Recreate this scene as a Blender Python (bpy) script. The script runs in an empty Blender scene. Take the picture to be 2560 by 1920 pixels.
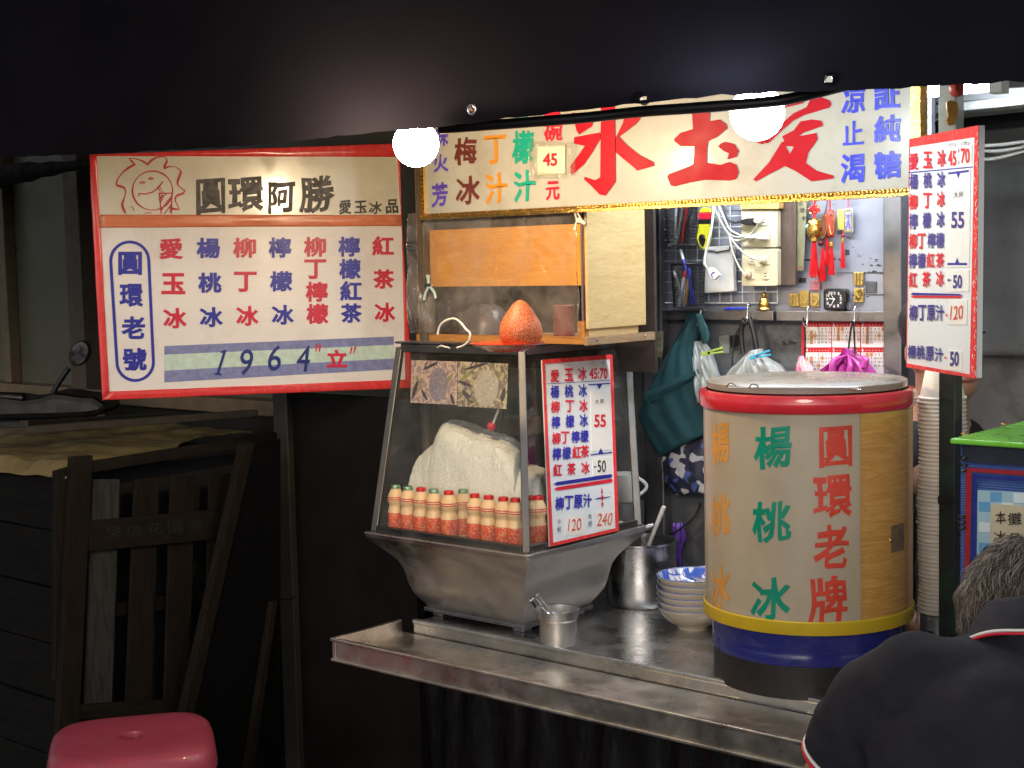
import bpy, bmesh, math, random
from mathutils import Vector as V, Matrix, noise as mnoise
rad = math.radians
RN = random.Random(11)
SC = bpy.context.scene
COL = SC.collection

# ------------------------------------------------------------------ camera
FOC = 3700.0                      # focal length in photo pixels (2560 wide)
PITCH, ROLL, YAW = rad(4.64), rad(1.27), rad(49.0)
EYE = V((0, 0, 1.62))
F0 = V((-math.cos(YAW), math.sin(YAW), 0)); R0 = V((math.sin(YAW), math.cos(YAW), 0)); UP = V((0, 0, 1))
CF = F0 * math.cos(PITCH) - UP * math.sin(PITCH)
_u = F0 * math.sin(PITCH) + UP * math.cos(PITCH)
CR = R0 * math.cos(ROLL) - _u * math.sin(ROLL)
CU = _u * math.cos(ROLL) + R0 * math.sin(ROLL)
cam = bpy.data.cameras.new('camera'); cam.sensor_width = 36; cam.lens = FOC / 2560 * 36
cam.clip_start = .05; cam.clip_end = 200
camo = bpy.data.objects.new('camera', cam); COL.objects.link(camo)
camo.matrix_world = Matrix(((CR.x, CU.x, -CF.x, EYE.x), (CR.y, CU.y, -CF.y, EYE.y), (CR.z, CU.z, -CF.z, EYE.z), (0, 0, 0, 1)))
SC.camera = camo

# ------------------------------------------------------------------ night sky, faint street glow, exposure
BULB_L, COOL_L, TUBE_L = 125.0, 36.0, 50.0
w = bpy.data.worlds.new('World'); SC.world = w; w.use_nodes = True
nt = w.node_tree; bgn = nt.nodes['Background']
sky = nt.nodes.new('ShaderNodeTexSky'); sky.sky_type = 'NISHITA'; sky.sun_disc = False
sky.sun_elevation = rad(17.6); sky.sun_rotation = math.atan2(-(F0 * .92 + R0 * .22).x, -(F0 * .92 + R0 * .22).y)
hs = nt.nodes.new('ShaderNodeHueSaturation'); hs.inputs['Saturation'].default_value = .15
nt.links.new(sky.outputs[0], hs.inputs['Color']); nt.links.new(hs.outputs[0], bgn.inputs[0])
bgn.inputs[1].default_value = .036
sun = bpy.data.lights.new('sun', 'SUN'); sun.energy = .30; sun.angle = rad(16); sun.color = (1, .86, .74)
suno = bpy.data.objects.new('sun', sun); COL.objects.link(suno)
# weak street glow from behind and above the viewer
suno.rotation_euler = (F0 * .92 + R0 * .22 - UP * .30).to_track_quat('-Z', 'Y').to_euler()
SC.view_settings.view_transform = 'Standard'; SC.view_settings.look = 'None'
SC.view_settings.exposure = 1.08; SC.view_settings.gamma = 1
SC.cycles.use_denoising = True
SC.cycles.max_bounces = 8; SC.cycles.transparent_max_bounces = 16
SC.cycles.caustics_reflective = False; SC.cycles.caustics_refractive = False
SC.cycles.sample_clamp_indirect = 3.0

# ------------------------------------------------------------------ rays and planes
def ray(px, py): return CF + CR * ((px - 1280) / FOC) + CU * ((960 - py) / FOC)
def hx(px, py, v): d = ray(px, py); return EYE + d * ((v - EYE.x) / d.x)
def hy(px, py, v): d = ray(px, py); return EYE + d * ((v - EYE.y) / d.y)
def hz(px, py, v): d = ray(px, py); return EYE + d * ((v - EYE.z) / d.z)
def hd(px, py, v): return EYE + ray(px, py) * v
def zm(ox, oy, s): return lambda x, y: (ox + x / s, oy + y / s)
FULL = zm(0, 0, 1 / 1.1573); PX = zm(0, 0, 1)
Z1 = zm(200, 320, 2.3705); Z2 = zm(960, 200, 2.765); Z3 = zm(1660, 160, 2.44); Z4 = zm(900, 780, 1.929)
Z5 = zm(1540, 780, 1.693); Z6 = zm(0, 800, 1.481); Z7 = zm(1900, 1000, 1.803); Z8 = zm(1560, 440, 2.861)
ZA = zm(2240, 160, 4.147); ZB = zm(2240, 860, 3.19); ZC = zm(980, 1160, 3.456); ZD = zm(1560, 480, 4.365)
ZE = zm(1940, 480, 3.317); ZF = zm(1440, 900, 2.37); ZG = zm(980, 520, 3.253); ZH = zm(0, 340, 2.024)

class Plane:                      # a real plane in the place: origin, across, up, towards the viewer
    def __init__(s, o, u, v):
        s.o = V(o); s.u = V(u).normalized(); s.n = s.u.cross(V(v)).normalized(); s.v = s.n.cross(s.u)
        if s.n.dot(EYE - s.o) < 0: s.n = -s.n
    def uv(s, px, py, w=0):
        d = ray(px, py); o = s.o + s.n * w
        p = EYE + d * ((o - EYE).dot(s.n) / d.dot(s.n)) - o
        return (p.dot(s.u), p.dot(s.v))
    def P(s, u, v, w=0): return s.o + s.u * u + s.v * v + s.n * w
    def hit(s, px, py, w=0): u, v = s.uv(px, py, w); return s.P(u, v, w)
def planeY(y): return Plane((0, y, 0), (1, 0, 0), (0, 0, 1))
def planeX(x): return Plane((x, 0, 0), (0, 1, 0), (0, 0, 1))
def planeV(p1, d1, p2, d2):       # vertical plane through two points
    a = hd(*p1, d1); b = hd(*p2, d2); u = b - a; u.z = 0
    return Plane(a, u, (0, 0, 1))
def plane3(a, b, c): return Plane(a, b - a, c - a)

# ------------------------------------------------------------------ mesh collector
class MB:
    def __init__(s): s.v = []; s.f = []
    def add(s, vs, fs):
        n = len(s.v); s.v += [V(q) for q in vs]; s.f += [[i + n for i in f] for f in fs]; return s
    def hexa(s, b, t):            # two rings of equal length
        n = len(b)
        return s.add(list(b) + list(t), [list(range(n))[::-1], list(range(n, 2 * n))] + [[i, (i + 1) % n, n + (i + 1) % n, n + i] for i in range(n)])
    def box(s, a, b):
        (x0, y0, z0), (x1, y1, z1) = a, b
        return s.hexa([(x0, y0, z0), (x1, y0, z0), (x1, y1, z0), (x0, y1, z0)], [(x0, y0, z1), (x1, y0, z1), (x1, y1, z1), (x0, y1, z1)])
    def bar(s, a, b, w, h, up=(0, 0, 1)):
        a = V(a); b = V(b); d = (b - a).normalized(); x = d.cross(V(up))
        if x.length < 1e-4: x = d.cross(V((1, 0, 0)))
        x.normalize(); y = x.cross(d)
        c = [x * i * w / 2 + y * j * h / 2 for i, j in ((-1, -1), (1, -1), (1, 1), (-1, 1))]
        return s.hexa([a + q for q in c], [b + q for q in c])
    def tube(s, pts, r, n=8, closed=False, caps=True):
        pts = [V(p) for p in pts]; m = len(pts); rs = r if isinstance(r, (list, tuple)) else [r] * m
        vs = []; fs = []; prev = None
        for i, p in enumerate(pts):
            a = pts[(i - 1) % m] if (closed or i > 0) else p; b = pts[(i + 1) % m] if (closed or i < m - 1) else p
            t = (b - a).normalized()
            x = (prev - t * prev.dot(t)) if prev else t.cross(V((.31, .17, .93)))
            if x.length < 1e-5: x = t.orthogonal()
            x.normalize(); prev = x; y = t.cross(x)
            vs += [p + (x * math.cos(k * math.tau / n) + y * math.sin(k * math.tau / n)) * rs[i] for k in range(n)]
        for i in range(m if closed else m - 1):
            j = (i + 1) % m
            fs += [[i * n + k, i * n + (k + 1) % n, j * n + (k + 1) % n, j * n + k] for k in range(n)]
        if caps and not closed: fs += [list(range(n))[::-1], list(range((m - 1) * n, m * n))]
        return s.add(vs, fs)
    def lathe(s, prof, c=(0, 0, 0), n=32, M=None, a0=0, a1=math.tau, fn=None):
        full = abs(a1 - a0 - math.tau) < 1e-6; m = n if full else n + 1
        c = V(c); vs = []; fs = []
        for r, z in prof:
            for k in range(m):
                a = a0 + (a1 - a0) * k / n; p = V((r * math.cos(a), r * math.sin(a), z))
                if fn: p = fn(p, a)
                if M: p = M @ p
                vs.append(c + p)
        for i in range(len(prof) - 1):
            for k in range(n):
                k2 = (k + 1) % m
                fs.append([i * m + k, i * m + k2, (i + 1) * m + k2, (i + 1) * m + k])
        return s.add(vs, fs)
    def grid(s, fn, nu, nv, closed=False):
        vs = [fn(i / nu, j / nv) for j in range(nv + 1) for i in range(nu if closed else nu + 1)]
        m = nu if closed else nu + 1
        return s.add(vs, [[j * m + i, j * m + (i + 1) % m, (j + 1) * m + (i + 1) % m, (j + 1) * m + i] for j in range(nv) for i in range(nu)])
    def prism(s, pl, uv, w0, w1):
        return s.hexa([pl.P(u, v, w0) for u, v in uv], [pl.P(u, v, w1) for u, v in uv])
    def slab(s, pl, zf, pts, w0, w1):  # outline as seen on the front surface, extruded back along the plane's normal
        return s.prism(pl, [pl.uv(*zf(x, y), w1) for x, y in pts], w0, w1)
    def flat(s, pl, zf, pts, w):
        return s.add([pl.hit(*zf(x, y), w) for x, y in pts], [list(range(len(pts)))])
    def ribbon(s, pl, zf, pts, wid, w, closed=False):  # a brushed line of given width on a plane
        q = [V(pl.uv(*zf(x, y), w)) for x, y in pts]; m = len(q); vs = []
        for i in range(m):
            a = q[(i - 1) % m] if (closed or i > 0) else q[i]; b = q[(i + 1) % m] if (closed or i < m - 1) else q[i]
            t = (b - a).normalized(); nn = V((-t.y, t.x)); ww = wid[i] if isinstance(wid, (list, tuple)) else wid
            vs += [pl.P(*(q[i] + nn * ww / 2), w), pl.P(*(q[i] - nn * ww / 2), w)]
        return s.add(vs, [[2 * i, 2 * i + 1, 2 * ((i + 1) % m) + 1, 2 * ((i + 1) % m)] for i in range(m if closed else m - 1)])
    def loft(s, pl, zf, rows, w, n=28, pleat=0, k=9, seed=0, sub=4):  # hanging soft thing: rows of left / right points and a depth
        rr = []
        for i in range(len(rows) - 1):
            for q in range(sub):
                t = q / sub; A, B = rows[i], rows[i + 1]
                rr.append(tuple(tuple(a + (b - a) * t for a, b in zip(A[e], B[e])) for e in (0, 1)) + (A[2] + (B[2] - A[2]) * t,))
        rr.append(rows[-1]); vs = []; m = len(rr)
        for i, (l, r, d) in enumerate(rr):
            a = V(pl.uv(*zf(*l), w)); b = V(pl.uv(*zf(*r), w))
            for j in range(n):
                th = math.tau * j / n; x = .5 - .5 * math.cos(th)
                pz = 1 + pleat * math.sin(k * th + seed + i * .25) + pleat * .7 * math.sin((k * 2 + 3) * th + seed * 2 - i * .4)
                p = a + (b - a) * x
                vs.append(pl.P(p.x, p.y, w + math.sin(th) * d / 2 * pz + pleat * .01 * math.sin(k * x * 3 + i * .5)))
        fs = [[i * n + j, i * n + (j + 1) % n, (i + 1) * n + (j + 1) % n, (i + 1) * n + j] for i in range(m - 1) for j in range(n)]
        return s.add(vs, fs + [list(range(n))[::-1], list(range((m - 1) * n, m * n))])
    def build(s, name, mat, parent=None, org=None, smooth=None, bevel=0, sub=0, solid=0, label=None, kind=None):
        o0 = V(org) if org is not None else world_org(parent)
        me = bpy.data.meshes.new(name); me.from_pydata([v - o0 for v in s.v], [], s.f); me.validate()
        bm = bmesh.new(); bm.from_mesh(me)
        if len(bm.faces) < 60000: bmesh.ops.recalc_face_normals(bm, faces=bm.faces)
        bm.to_mesh(me); bm.free()
        me.materials.append(mat)
        if smooth is not None: me.shade_smooth(); me.set_sharp_from_angle(angle=rad(smooth))
        o = bpy.data.objects.new(name, me); COL.objects.link(o)
        if parent: o.parent = parent
        else: o.location = o0
        if solid: m = o.modifiers.new('solid', 'SOLIDIFY'); m.thickness = solid; m.offset = 0
        if bevel: m = o.modifiers.new('bevel', 'BEVEL'); m.width = bevel; m.segments = 2; m.limit_method = 'ANGLE'; m.angle_limit = rad(40)
        if sub: m = o.modifiers.new('sub', 'SUBSURF'); m.levels = sub; m.render_levels = sub
        if label: o['label'] = label
        if kind: o['kind'] = kind
        return o

def world_org(o):
    p = V((0, 0, 0))
    while o: p = p + o.location; o = o.parent
    return p
def thing(name, label, cat, loc=(0, 0, 0), group=None):
    o = bpy.data.objects.new(name, None); COL.objects.link(o); o.location = loc; o.empty_display_size = .05
    return tag(o, label, cat, group)
def tag(o, label, cat, group=None):
    o['label'] = label; o['category'] = cat
    if group: o['group'] = group
    return o
def copy_tree(o, parent=None):
    c = o.copy(); COL.objects.link(c); c.parent = parent
    for ch in [q for q in bpy.data.objects if q.parent == o]: copy_tree(ch, c)
    return c
def rrect(x0, y0, x1, y1, r, n=5):
    out = []
    for cx, cy, a in ((x1 - r, y1 - r, 0), (x0 + r, y1 - r, 90), (x0 + r, y0 + r, 180), (x1 - r, y0 + r, 270)):
        out += [(cx + r * math.cos(rad(a + 90 * k / n)), cy + r * math.sin(rad(a + 90 * k / n))) for k in range(n + 1)]
    return out
def ell(cx, cy, rx, ry, n=24, rot=0):
    c, s_ = math.cos(rot), math.sin(rot)
    return [(cx + rx * math.cos(t) * c - ry * math.sin(t) * s_, cy + rx * math.cos(t) * s_ + ry * math.sin(t) * c) for t in [math.tau * k / n for k in range(n)]]
def curve(pts, n=8):                # Catmull-Rom through points
    P_ = [V(p) for p in pts]; P_ = [P_[0] * 2 - P_[1]] + P_ + [P_[-1] * 2 - P_[-2]]; out = []
    for i in range(1, len(P_) - 2):
        a, b, c, d = P_[i - 1:i + 3]
        for k in range(n):
            t = k / n
            out.append(.5 * ((2 * b) + (c - a) * t + (2 * a - 5 * b + 4 * c - d) * t * t + (3 * b - a - 3 * c + d) * t ** 3))
    return out + [P_[-2]]

# ------------------------------------------------------------------ lettering (built-in font outlines turned into mesh)
_G = {}
def glyph(ch, wt):                  # outline swollen by wt: the filled face plus its chamfer strip
    key = (ch, wt)
    if key not in _G:
        c = bpy.data.curves.new('lettering', 'FONT'); c.body = ch; c.resolution_u = 3
        if wt > 0: c.bevel_depth = wt; c.bevel_resolution = 0
        else: c.offset = wt
        o = bpy.data.objects.new('lettering', c); COL.objects.link(o); bpy.context.view_layer.update()
        me = bpy.data.meshes.new_from_object(o.evaluated_get(bpy.context.evaluated_depsgraph_get()))
        xs = [v.co.x for v in me.vertices]; ys = [v.co.y for v in me.vertices]
        x0, x1, y0, y1 = min(xs), max(xs), min(ys), max(ys)
        fs = [list(p.vertices) for p in me.polygons if min(me.vertices[i].co.z for i in p.vertices) > -1e-5]
        _G[key] = ([((v.co.x - x0) / (x1 - x0), (v.co.y - y0) / (y1 - y0), v.co.z) for v in me.vertices], fs)
        bpy.data.objects.remove(o); bpy.data.meshes.remove(me); bpy.data.curves.remove(c)
    return _G[key]
def brushed(q, seed):               # hand-painted look: strokes rise to the right and swell
    x, y = q
    y2 = y + .06 * (x - .5) + .018 * math.sin(7 * x + seed) + .012 * math.sin(15 * y + 2 * seed)
    x2 = x + .02 * math.sin(6 * y + seed * 1.7) + .012 * math.sin(13 * x + seed)
    return (x2, y2)
def put(mb, pl, zf, ch, cx, cy, w_, h_, wt=.03, off=.0015, shear=0, brush=False):
    vs, fs = glyph(ch, wt)
    c = [V(pl.uv(*zf(cx + i * w_ / 2, cy + j * h_ / 2), off)) for i, j in ((-1, 1), (1, 1), (1, -1), (-1, -1))]
    out = []
    used = {i for f in fs for i in f}; idx = {}
    for k, (x, y, z) in enumerate(vs):
        if k not in used: continue
        idx[k] = len(out)
        if brush: x, y = brushed((x, y), ord(ch[0]) % 17)
        x += shear * (y - .5)
        p = (c[0] * (1 - x) + c[1] * x) * (1 - y) + (c[3] * (1 - x) + c[2] * x) * y
        out.append(pl.P(p.x, p.y, off + z * .003))
    mb.add(out, [[idx[i] for i in f] for f in fs])

# ------------------------------------------------------------------ materials
def nodes(name):
    m = bpy.data.materials.new(name); m.use_nodes = True; t = m.node_tree
    return m, t, t.nodes['Principled BSDF']
def texco(t, sc=(1, 1, 1), rot=(0, 0, 0)):
    c = t.nodes.new('ShaderNodeTexCoord'); mp = t.nodes.new('ShaderNodeMapping')
    mp.inputs['Scale'].default_value = sc; mp.inputs['Rotation'].default_value = rot
    t.links.new(c.outputs['Object'], mp.inputs[0]); return mp.outputs[0]
def nz(t, co, scale, detail=5, rough=.6, dist=0):
    n = t.nodes.new('ShaderNodeTexNoise'); n.inputs['Scale'].default_value = scale; n.inputs['Detail'].default_value = detail
    n.inputs['Roughness'].default_value = rough; n.inputs['Distortion'].default_value = dist
    t.links.new(co, n.inputs['Vector']); return n.outputs['Fac']
def ramp(t, fac, stops):
    r = t.nodes.new('ShaderNodeValToRGB'); e = r.color_ramp.elements
    while len(e) < len(stops): e.new(.5)
    for q, (p, c) in zip(e, stops): q.position = p; q.color = tuple(c) + (1,) if len(c) == 3 else c
    t.links.new(fac, r.inputs[0]); return r.outputs[0]
def mult(c, k): return tuple(max(0, min(1, q * k)) for q in c)
def bumpn(t, b, h, strength, dist=.002):
    n = t.nodes.new('ShaderNodeBump'); n.inputs['Strength'].default_value = strength; n.inputs['Distance'].default_value = dist
    t.links.new(h, n.inputs['Height']); t.links.new(n.outputs[0], b.inputs['Normal'])
def M(name, col, rough=.5, metal=0, var=.12, vs=18, bump=.15, bs=160, spec=.5, coat=0, rv=.12, sc=(1, 1, 1), dirt=None, dscale=9, damt=.5, trans=0, sss=0, tcol=None):
    m, t, b = nodes(name); co = texco(t, sc)
    n1 = nz(t, co, vs)
    c = ramp(t, n1, [(.3, mult(col, 1 - var)), (.7, mult(col, 1 + var))])
    if dirt:
        d = nz(t, texco(t), dscale, 8, .7); df = ramp(t, d, [(.5, (0, 0, 0)), (.5 + .3 * (1.01 - damt), (1, 1, 1))])
        mx = t.nodes.new('ShaderNodeMixRGB'); mx.inputs[2].default_value = tuple(dirt) + (1,)
        ml = t.nodes.new('ShaderNodeMath'); ml.operation = 'MULTIPLY'; ml.inputs[1].default_value = damt
        t.links.new(df, ml.inputs[0]); t.links.new(ml.outputs[0], mx.inputs[0]); t.links.new(c, mx.inputs[1]); c = mx.outputs[0]
    t.links.new(c, b.inputs['Base Color'])
    if rv:
        r = ramp(t, nz(t, co, vs * 1.7, 6), [(.3, (max(0, rough - rv),) * 3), (.7, (min(1, rough + rv),) * 3)]); t.links.new(r, b.inputs['Roughness'])
    else: b.inputs['Roughness'].default_value = rough
    b.inputs['Metallic'].default_value = metal; b.inputs['Specular IOR Level'].default_value = spec
    b.inputs['Coat Weight'].default_value = coat; b.inputs['Coat Roughness'].default_value = .06
    if sss: b.inputs['Subsurface Weight'].default_value = sss; b.inputs['Subsurface Radius'].default_value = (.02, .015, .01); b.inputs['Subsurface Scale'].default_value = .3
    if bump: bumpn(t, b, nz(t, co, bs, 4), bump)
    if trans:
        tr = t.nodes.new('ShaderNodeBsdfTranslucent'); mx = t.nodes.new('ShaderNodeMixShader'); mx.inputs[0].default_value = trans
        if tcol: tr.inputs[0].default_value = tcol + (1,)
        else: t.links.new(c, tr.inputs[0])
        t.links.new(b.outputs[0], mx.inputs[1]); t.links.new(tr.outputs[0], mx.inputs[2]); t.links.new(mx.outputs[0], t.nodes['Material Output'].inputs[0])
    return m
def wood(name, c0, c1, axis='x', scale=9, rough=.45, coat=0, dark=None):
    m, t, b = nodes(name); sc = {'x': (1.2, 9, 9), 'y': (9, 1.2, 9), 'z': (9, 9, 1.2)}[axis]
    co = texco(t, sc); a = nz(t, co, scale, 8, .65, 1.2); c = ramp(t, a, [(.3, c0), (.5, tuple((p + q) / 2 for p, q in zip(c0, c1))), (.68, c1)])
    f = nz(t, texco(t, tuple(q * 6 for q in sc)), scale, 3); mx = t.nodes.new('ShaderNodeMixRGB'); mx.blend_type = 'MULTIPLY'; mx.inputs[0].default_value = .5
    t.links.new(c, mx.inputs[1]); t.links.new(ramp(t, f, [(.35, (.72,) * 3), (.6, (1, 1, 1))]), mx.inputs[2])
    t.links.new(mx.outputs[0], b.inputs['Base Color']); b.inputs['Roughness'].default_value = rough; b.inputs['Coat Weight'].default_value = coat
    if max(c1) < .06: b.inputs['Specular IOR Level'].default_value = .12
    bumpn(t, b, f, .2, .001); return m
def steel(name, col=(.52, .52, .53), rough=.3, sc=(1, 1, 1), grime=(.12, .1, .08), ga=.5, drops=0):
    m, t, b = nodes(name); co = texco(t)
    g = ramp(t, nz(t, co, 7, 9, .68), [(.42, col), (.72, tuple(p * (1 - ga) + q * ga for p, q in zip(col, grime)))])
    t.links.new(g, b.inputs['Base Color']); b.inputs['Metallic'].default_value = 1
    r = ramp(t, nz(t, co, 11, 8, .7), [(.3, (rough * .65,) * 3), (.75, (min(1, rough * 1.7),) * 3)]); t.links.new(r, b.inputs['Roughness'])
    br = nz(t, texco(t, tuple(q * 120 if q else 3 for q in sc)), 4, 3)
    if drops:
        vo = t.nodes.new('ShaderNodeTexVoronoi'); vo.inputs['Scale'].default_value = 190; t.links.new(co, vo.inputs['Vector'])
        msk = ramp(t, nz(t, co, 8, 4), [(.48, (0,) * 3), (.62, (1,) * 3)]); d = ramp(t, vo.outputs['Distance'], [(.1, (1,) * 3), (.5, (0,) * 3)])
        mu = t.nodes.new('ShaderNodeMixRGB'); mu.blend_type = 'MULTIPLY'; mu.inputs[0].default_value = 1; t.links.new(msk, mu.inputs[1]); t.links.new(d, mu.inputs[2])
        ad = t.nodes.new('ShaderNodeMixRGB'); ad.blend_type = 'ADD'; ad.inputs[0].default_value = 1; t.links.new(br, ad.inputs[1]); t.links.new(mu.outputs[0], ad.inputs[2])
        bumpn(t, b, ad.outputs[0], .35 * drops, .002)
    else: bumpn(t, b, br, .06, .001)
    return m
def glass(name, tint=(.96, .97, .97), refl=1.0, haze=.06, hcol=(.6, .58, .55), wrinkle=0, rough=.03, hs=14):
    m, t, b = nodes(name); t.nodes.remove(b); co = texco(t); out = t.nodes['Material Output']
    tr = t.nodes.new('ShaderNodeBsdfTransparent'); tr.inputs[0].default_value = tint + (1,)
    gl = t.nodes.new('ShaderNodeBsdfGlossy'); gl.inputs['Roughness'].default_value = rough
    fr = t.nodes.new('ShaderNodeFresnel'); geo = t.nodes.new('ShaderNodeNewGeometry'); io = t.nodes.new('ShaderNodeMath'); io.operation = 'MULTIPLY_ADD'; io.inputs[1].default_value = -.76; io.inputs[2].default_value = 1.45
    t.links.new(geo.outputs['Backfacing'], io.inputs[0]); t.links.new(io.outputs[0], fr.inputs[0])
    mu = t.nodes.new('ShaderNodeMath'); mu.operation = 'MULTIPLY'; mu.inputs[1].default_value = refl; t.links.new(fr.outputs[0], mu.inputs[0])
    df = t.nodes.new('ShaderNodeBsdfDiffuse'); df.inputs[0].default_value = hcol + (1,)
    m1 = t.nodes.new('ShaderNodeMixShader'); m2 = t.nodes.new('ShaderNodeMixShader')
    h = ramp(t, nz(t, co, hs, 6, .65), [(.4, (haze * .3,) * 3), (.75, (haze * 1.8,) * 3)])
    t.links.new(h, m1.inputs[0]); t.links.new(tr.outputs[0], m1.inputs[1]); t.links.new(df.outputs[0], m1.inputs[2])
    t.links.new(mu.outputs[0], m2.inputs[0]); t.links.new(m1.outputs[0], m2.inputs[1]); t.links.new(gl.outputs[0], m2.inputs[2])
    t.links.new(m2.outputs[0], out.inputs[0])
    if wrinkle:
        n = t.nodes.new('ShaderNodeBump'); n.inputs['Strength'].default_value = wrinkle; n.inputs['Distance'].default_value = .02
        t.links.new(nz(t, co, 9, 5, .55, 1.5), n.inputs['Height'])
        for q in (gl, fr): t.links.new(n.outputs[0], q.inputs['Normal'])
    return m
def lamp(name, col, s):
    m, t, b = nodes(name); t.nodes.remove(b); e = t.nodes.new('ShaderNodeEmission'); e.inputs[0].default_value = col + (1,); e.inputs[1].default_value = s
    t.links.new(e.outputs[0], t.nodes['Material Output'].inputs[0]); return m
def print_mat(name, cols, scale=30, rough=.35, coat=.3):   # a printed picture: blotches of several inks
    m, t, b = nodes(name); a = nz(t, texco(t), scale, 6, .6, 1.5)
    n = len(cols); t.links.new(ramp(t, a, [(.3 + .4 * i / (n - 1), c) for i, c in enumerate(cols)]), b.inputs['Base Color'])
    b.inputs['Roughness'].default_value = rough; b.inputs['Coat Weight'].default_value = coat; return m

STEEL = steel('stainless', rough=.27); STEEL_WET = steel('wet_stainless', (.70, .66, .62), .36, ga=.3, drops=.6)
STEEL_TOP = steel('counter_stainless', (.66, .66, .65), .27, ga=.5); STEEL_DARK = steel('dull_steel', (.3, .3, .32), .38, ga=.5)
CHROME = steel('chrome', (.7, .7, .7), .14, ga=.2)
RED_INK = M('red_ink', (.62, .015, .04), .4, var=.08, bump=.03); BLUE_INK = M('blue_ink', (.025, .03, .36), .4, var=.1, bump=.03)
NAVY_INK = M('navy_ink', (.035, .03, .22), .4, bump=.03); BLACK_INK = M('black_ink', (.02, .018, .018), .45, bump=.03)
WHITE_INK = M('white_ink', (.8, .8, .78), .5, bump=.03); ORANGE_INK = M('orange_ink', (.75, .26, .02), .4, bump=.03)
TEAL_INK = M('teal_ink', (.01, .36, .25), .4, bump=.03); BROWN_INK = M('brown_ink', (.15, .035, .03), .4, bump=.03); PURPLE_INK = M('purple_ink', (.11, .07, .50), .4, bump=.03)
WHITE_PL = M('white_plastic', (.78, .77, .75), .35, var=.04, bump=.03); BLACK_PL = M('black_plastic', (.012, .012, .014), .4, bump=.1)
CREAM_PL = M('cream_plastic', (.62, .58, .40), .4, var=.06, bump=.04, dirt=(.3, .26, .17), damt=.3, dscale=14)
RED_TAPE = M('red_tape', (.72, .05, .05), .25, var=.1, vs=30, bump=.25, bs=26, sc=(1, 1, .4)); YELLOW_PL = M('yellow_plastic', (.75, .55, .03), .4)
GOLD = M('gold_foil', (.8, .5, .13), .24, 1, var=.2, bump=.7, bs=230); PAPER = M('paper', (.75, .74, .69), .7, var=.05, bump=.05)
DARK_WOOD = wood('dark_wood', (.030, .022, .016), (.060, .044, .032), 'z', 8, .6)
# ================================================================== the setting
gm = MB().add([(-40, -40, 0), (40, -40, 0), (40, 40, 0), (-40, 40, 0)], [[0, 1, 2, 3]])
tag(gm.build('ground', M('asphalt', (.035, .033, .032), .8, var=.3, vs=6, bump=.6, bs=90), kind='structure'), 'dark asphalt ground of the lane', 'ground')

CT = .78                              # counter height
YF, YC, YB = 2.222, 2.442, 3.14       # tray front edge, counter front line, rear panel
XL, XR = -2.45, -.45
# ------------------------------------------------------------------ cart: counter, tray, curtain, body
cart = thing('stall_cart', 'long stainless steel stall counter with a raised serving tray along its front', 'stall counter', (-1.5, 2.8, 0))
mb = MB(); mb.box((XL, YC, CT - .035), (XR, YB + .1, CT)); mb.box((XL, YC - .004, CT - .004), (XR, YC + .012, CT + .007))
mb.build('countertop', STEEL_TOP, cart, bevel=.003)
mb = MB(); mb.box((XL - .03, YF + .012, CT - .032), (XR, YC - .006, CT - .026)); mb.box((XL - .03, YF, CT - .05), (XR, YF + .012, CT)); mb.box((XL - .042, YF, CT - .05), (XL - .03, YC - .006, CT + .002))
mb.box((XL - .042, YF - .006, CT - .006), (XR, YF, CT + .002)); mb.box((XL - .042, YF - .006, CT - .052), (XR, YF, CT - .045))
mb.build('serving_tray', steel('tray_stainless', (.74, .68, .60), .33, ga=.6), cart, bevel=.002)
cm = M('black_curtain', (.004, .0038, .005), .28, var=.3, bump=.5, bs=14, sc=(3, 3, .5), coat=.25)
mb = MB(); mb.grid(lambda u, v: V((XL + .005 + u * (XR - XL - .01), YC + .03 + .012 * math.sin(u * 60 + 2 * math.sin(v * 4)) + .006 * math.sin(u * 131), .02 + v * (CT - .06))), 160, 10)
mb.build('front_curtain', cm, cart, smooth=60, solid=.002)
mb = MB(); mb.box((XL, YC + .06, .08), (XL + .02, YB + .1, CT - .036)); mb.box((XR - .02, YC + .06, .08), (XR, YB + .1, CT - .036)); mb.box((XL + .02, YB + .06, .08), (XR - .02, YB + .08, CT - .036))
mb.build('body_panel', BLACK_PL, cart)
for x in (XL + .05, XR - .05):
    for y in (YC + .1, YB):
        MB().tube([(x, y, 0), (x, y, CT - .036)], .02, 10).build('leg', STEEL_DARK, cart, smooth=40)
# rear panel with its steel frame
BW = planeY(YB)
rear = thing('rear_panel', 'worn grey steel rear panel of the stall with rails and flaking stickers', 'stall back', (-1.7, YB, CT))
def bwrect(mb, zf, x0, y0, x1, y1, w0, w1, r=0):
    pts = rrect(x0, y0, x1, y1, r) if r else [(x0, y0), (x1, y0), (x1, y1), (x0, y1)]
    return mb.slab(BW, zf, pts, w0, w1)
pa = BW.uv(1620, 400); pb = BW.uv(2300, 400)
m_, t_, b_ = nodes('scuffed_panel'); co = texco(t_)
c_ = ramp(t_, nz(t_, co, 4, 8, .6), [(.35, (.22, .23, .29)), (.65, (.34, .36, .44))])
st = ramp(t_, nz(t_, texco(t_, (1, 1, 1.6)), 9, 9, .75, .6), [(.60, (0, 0, 0)), (.66, (1, 1, 1))]); mx = t_.nodes.new('ShaderNodeMixRGB')
t_.links.new(st, mx.inputs[0]); t_.links.new(c_, mx.inputs[1]); mx.inputs[2].default_value = (.03, .03, .035, 1); t_.links.new(mx.outputs[0], b_.inputs['Base Color']); b_.inputs['Roughness'].default_value = .38; b_.inputs['Metallic'].default_value = .25
SCUFF = m_
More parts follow.
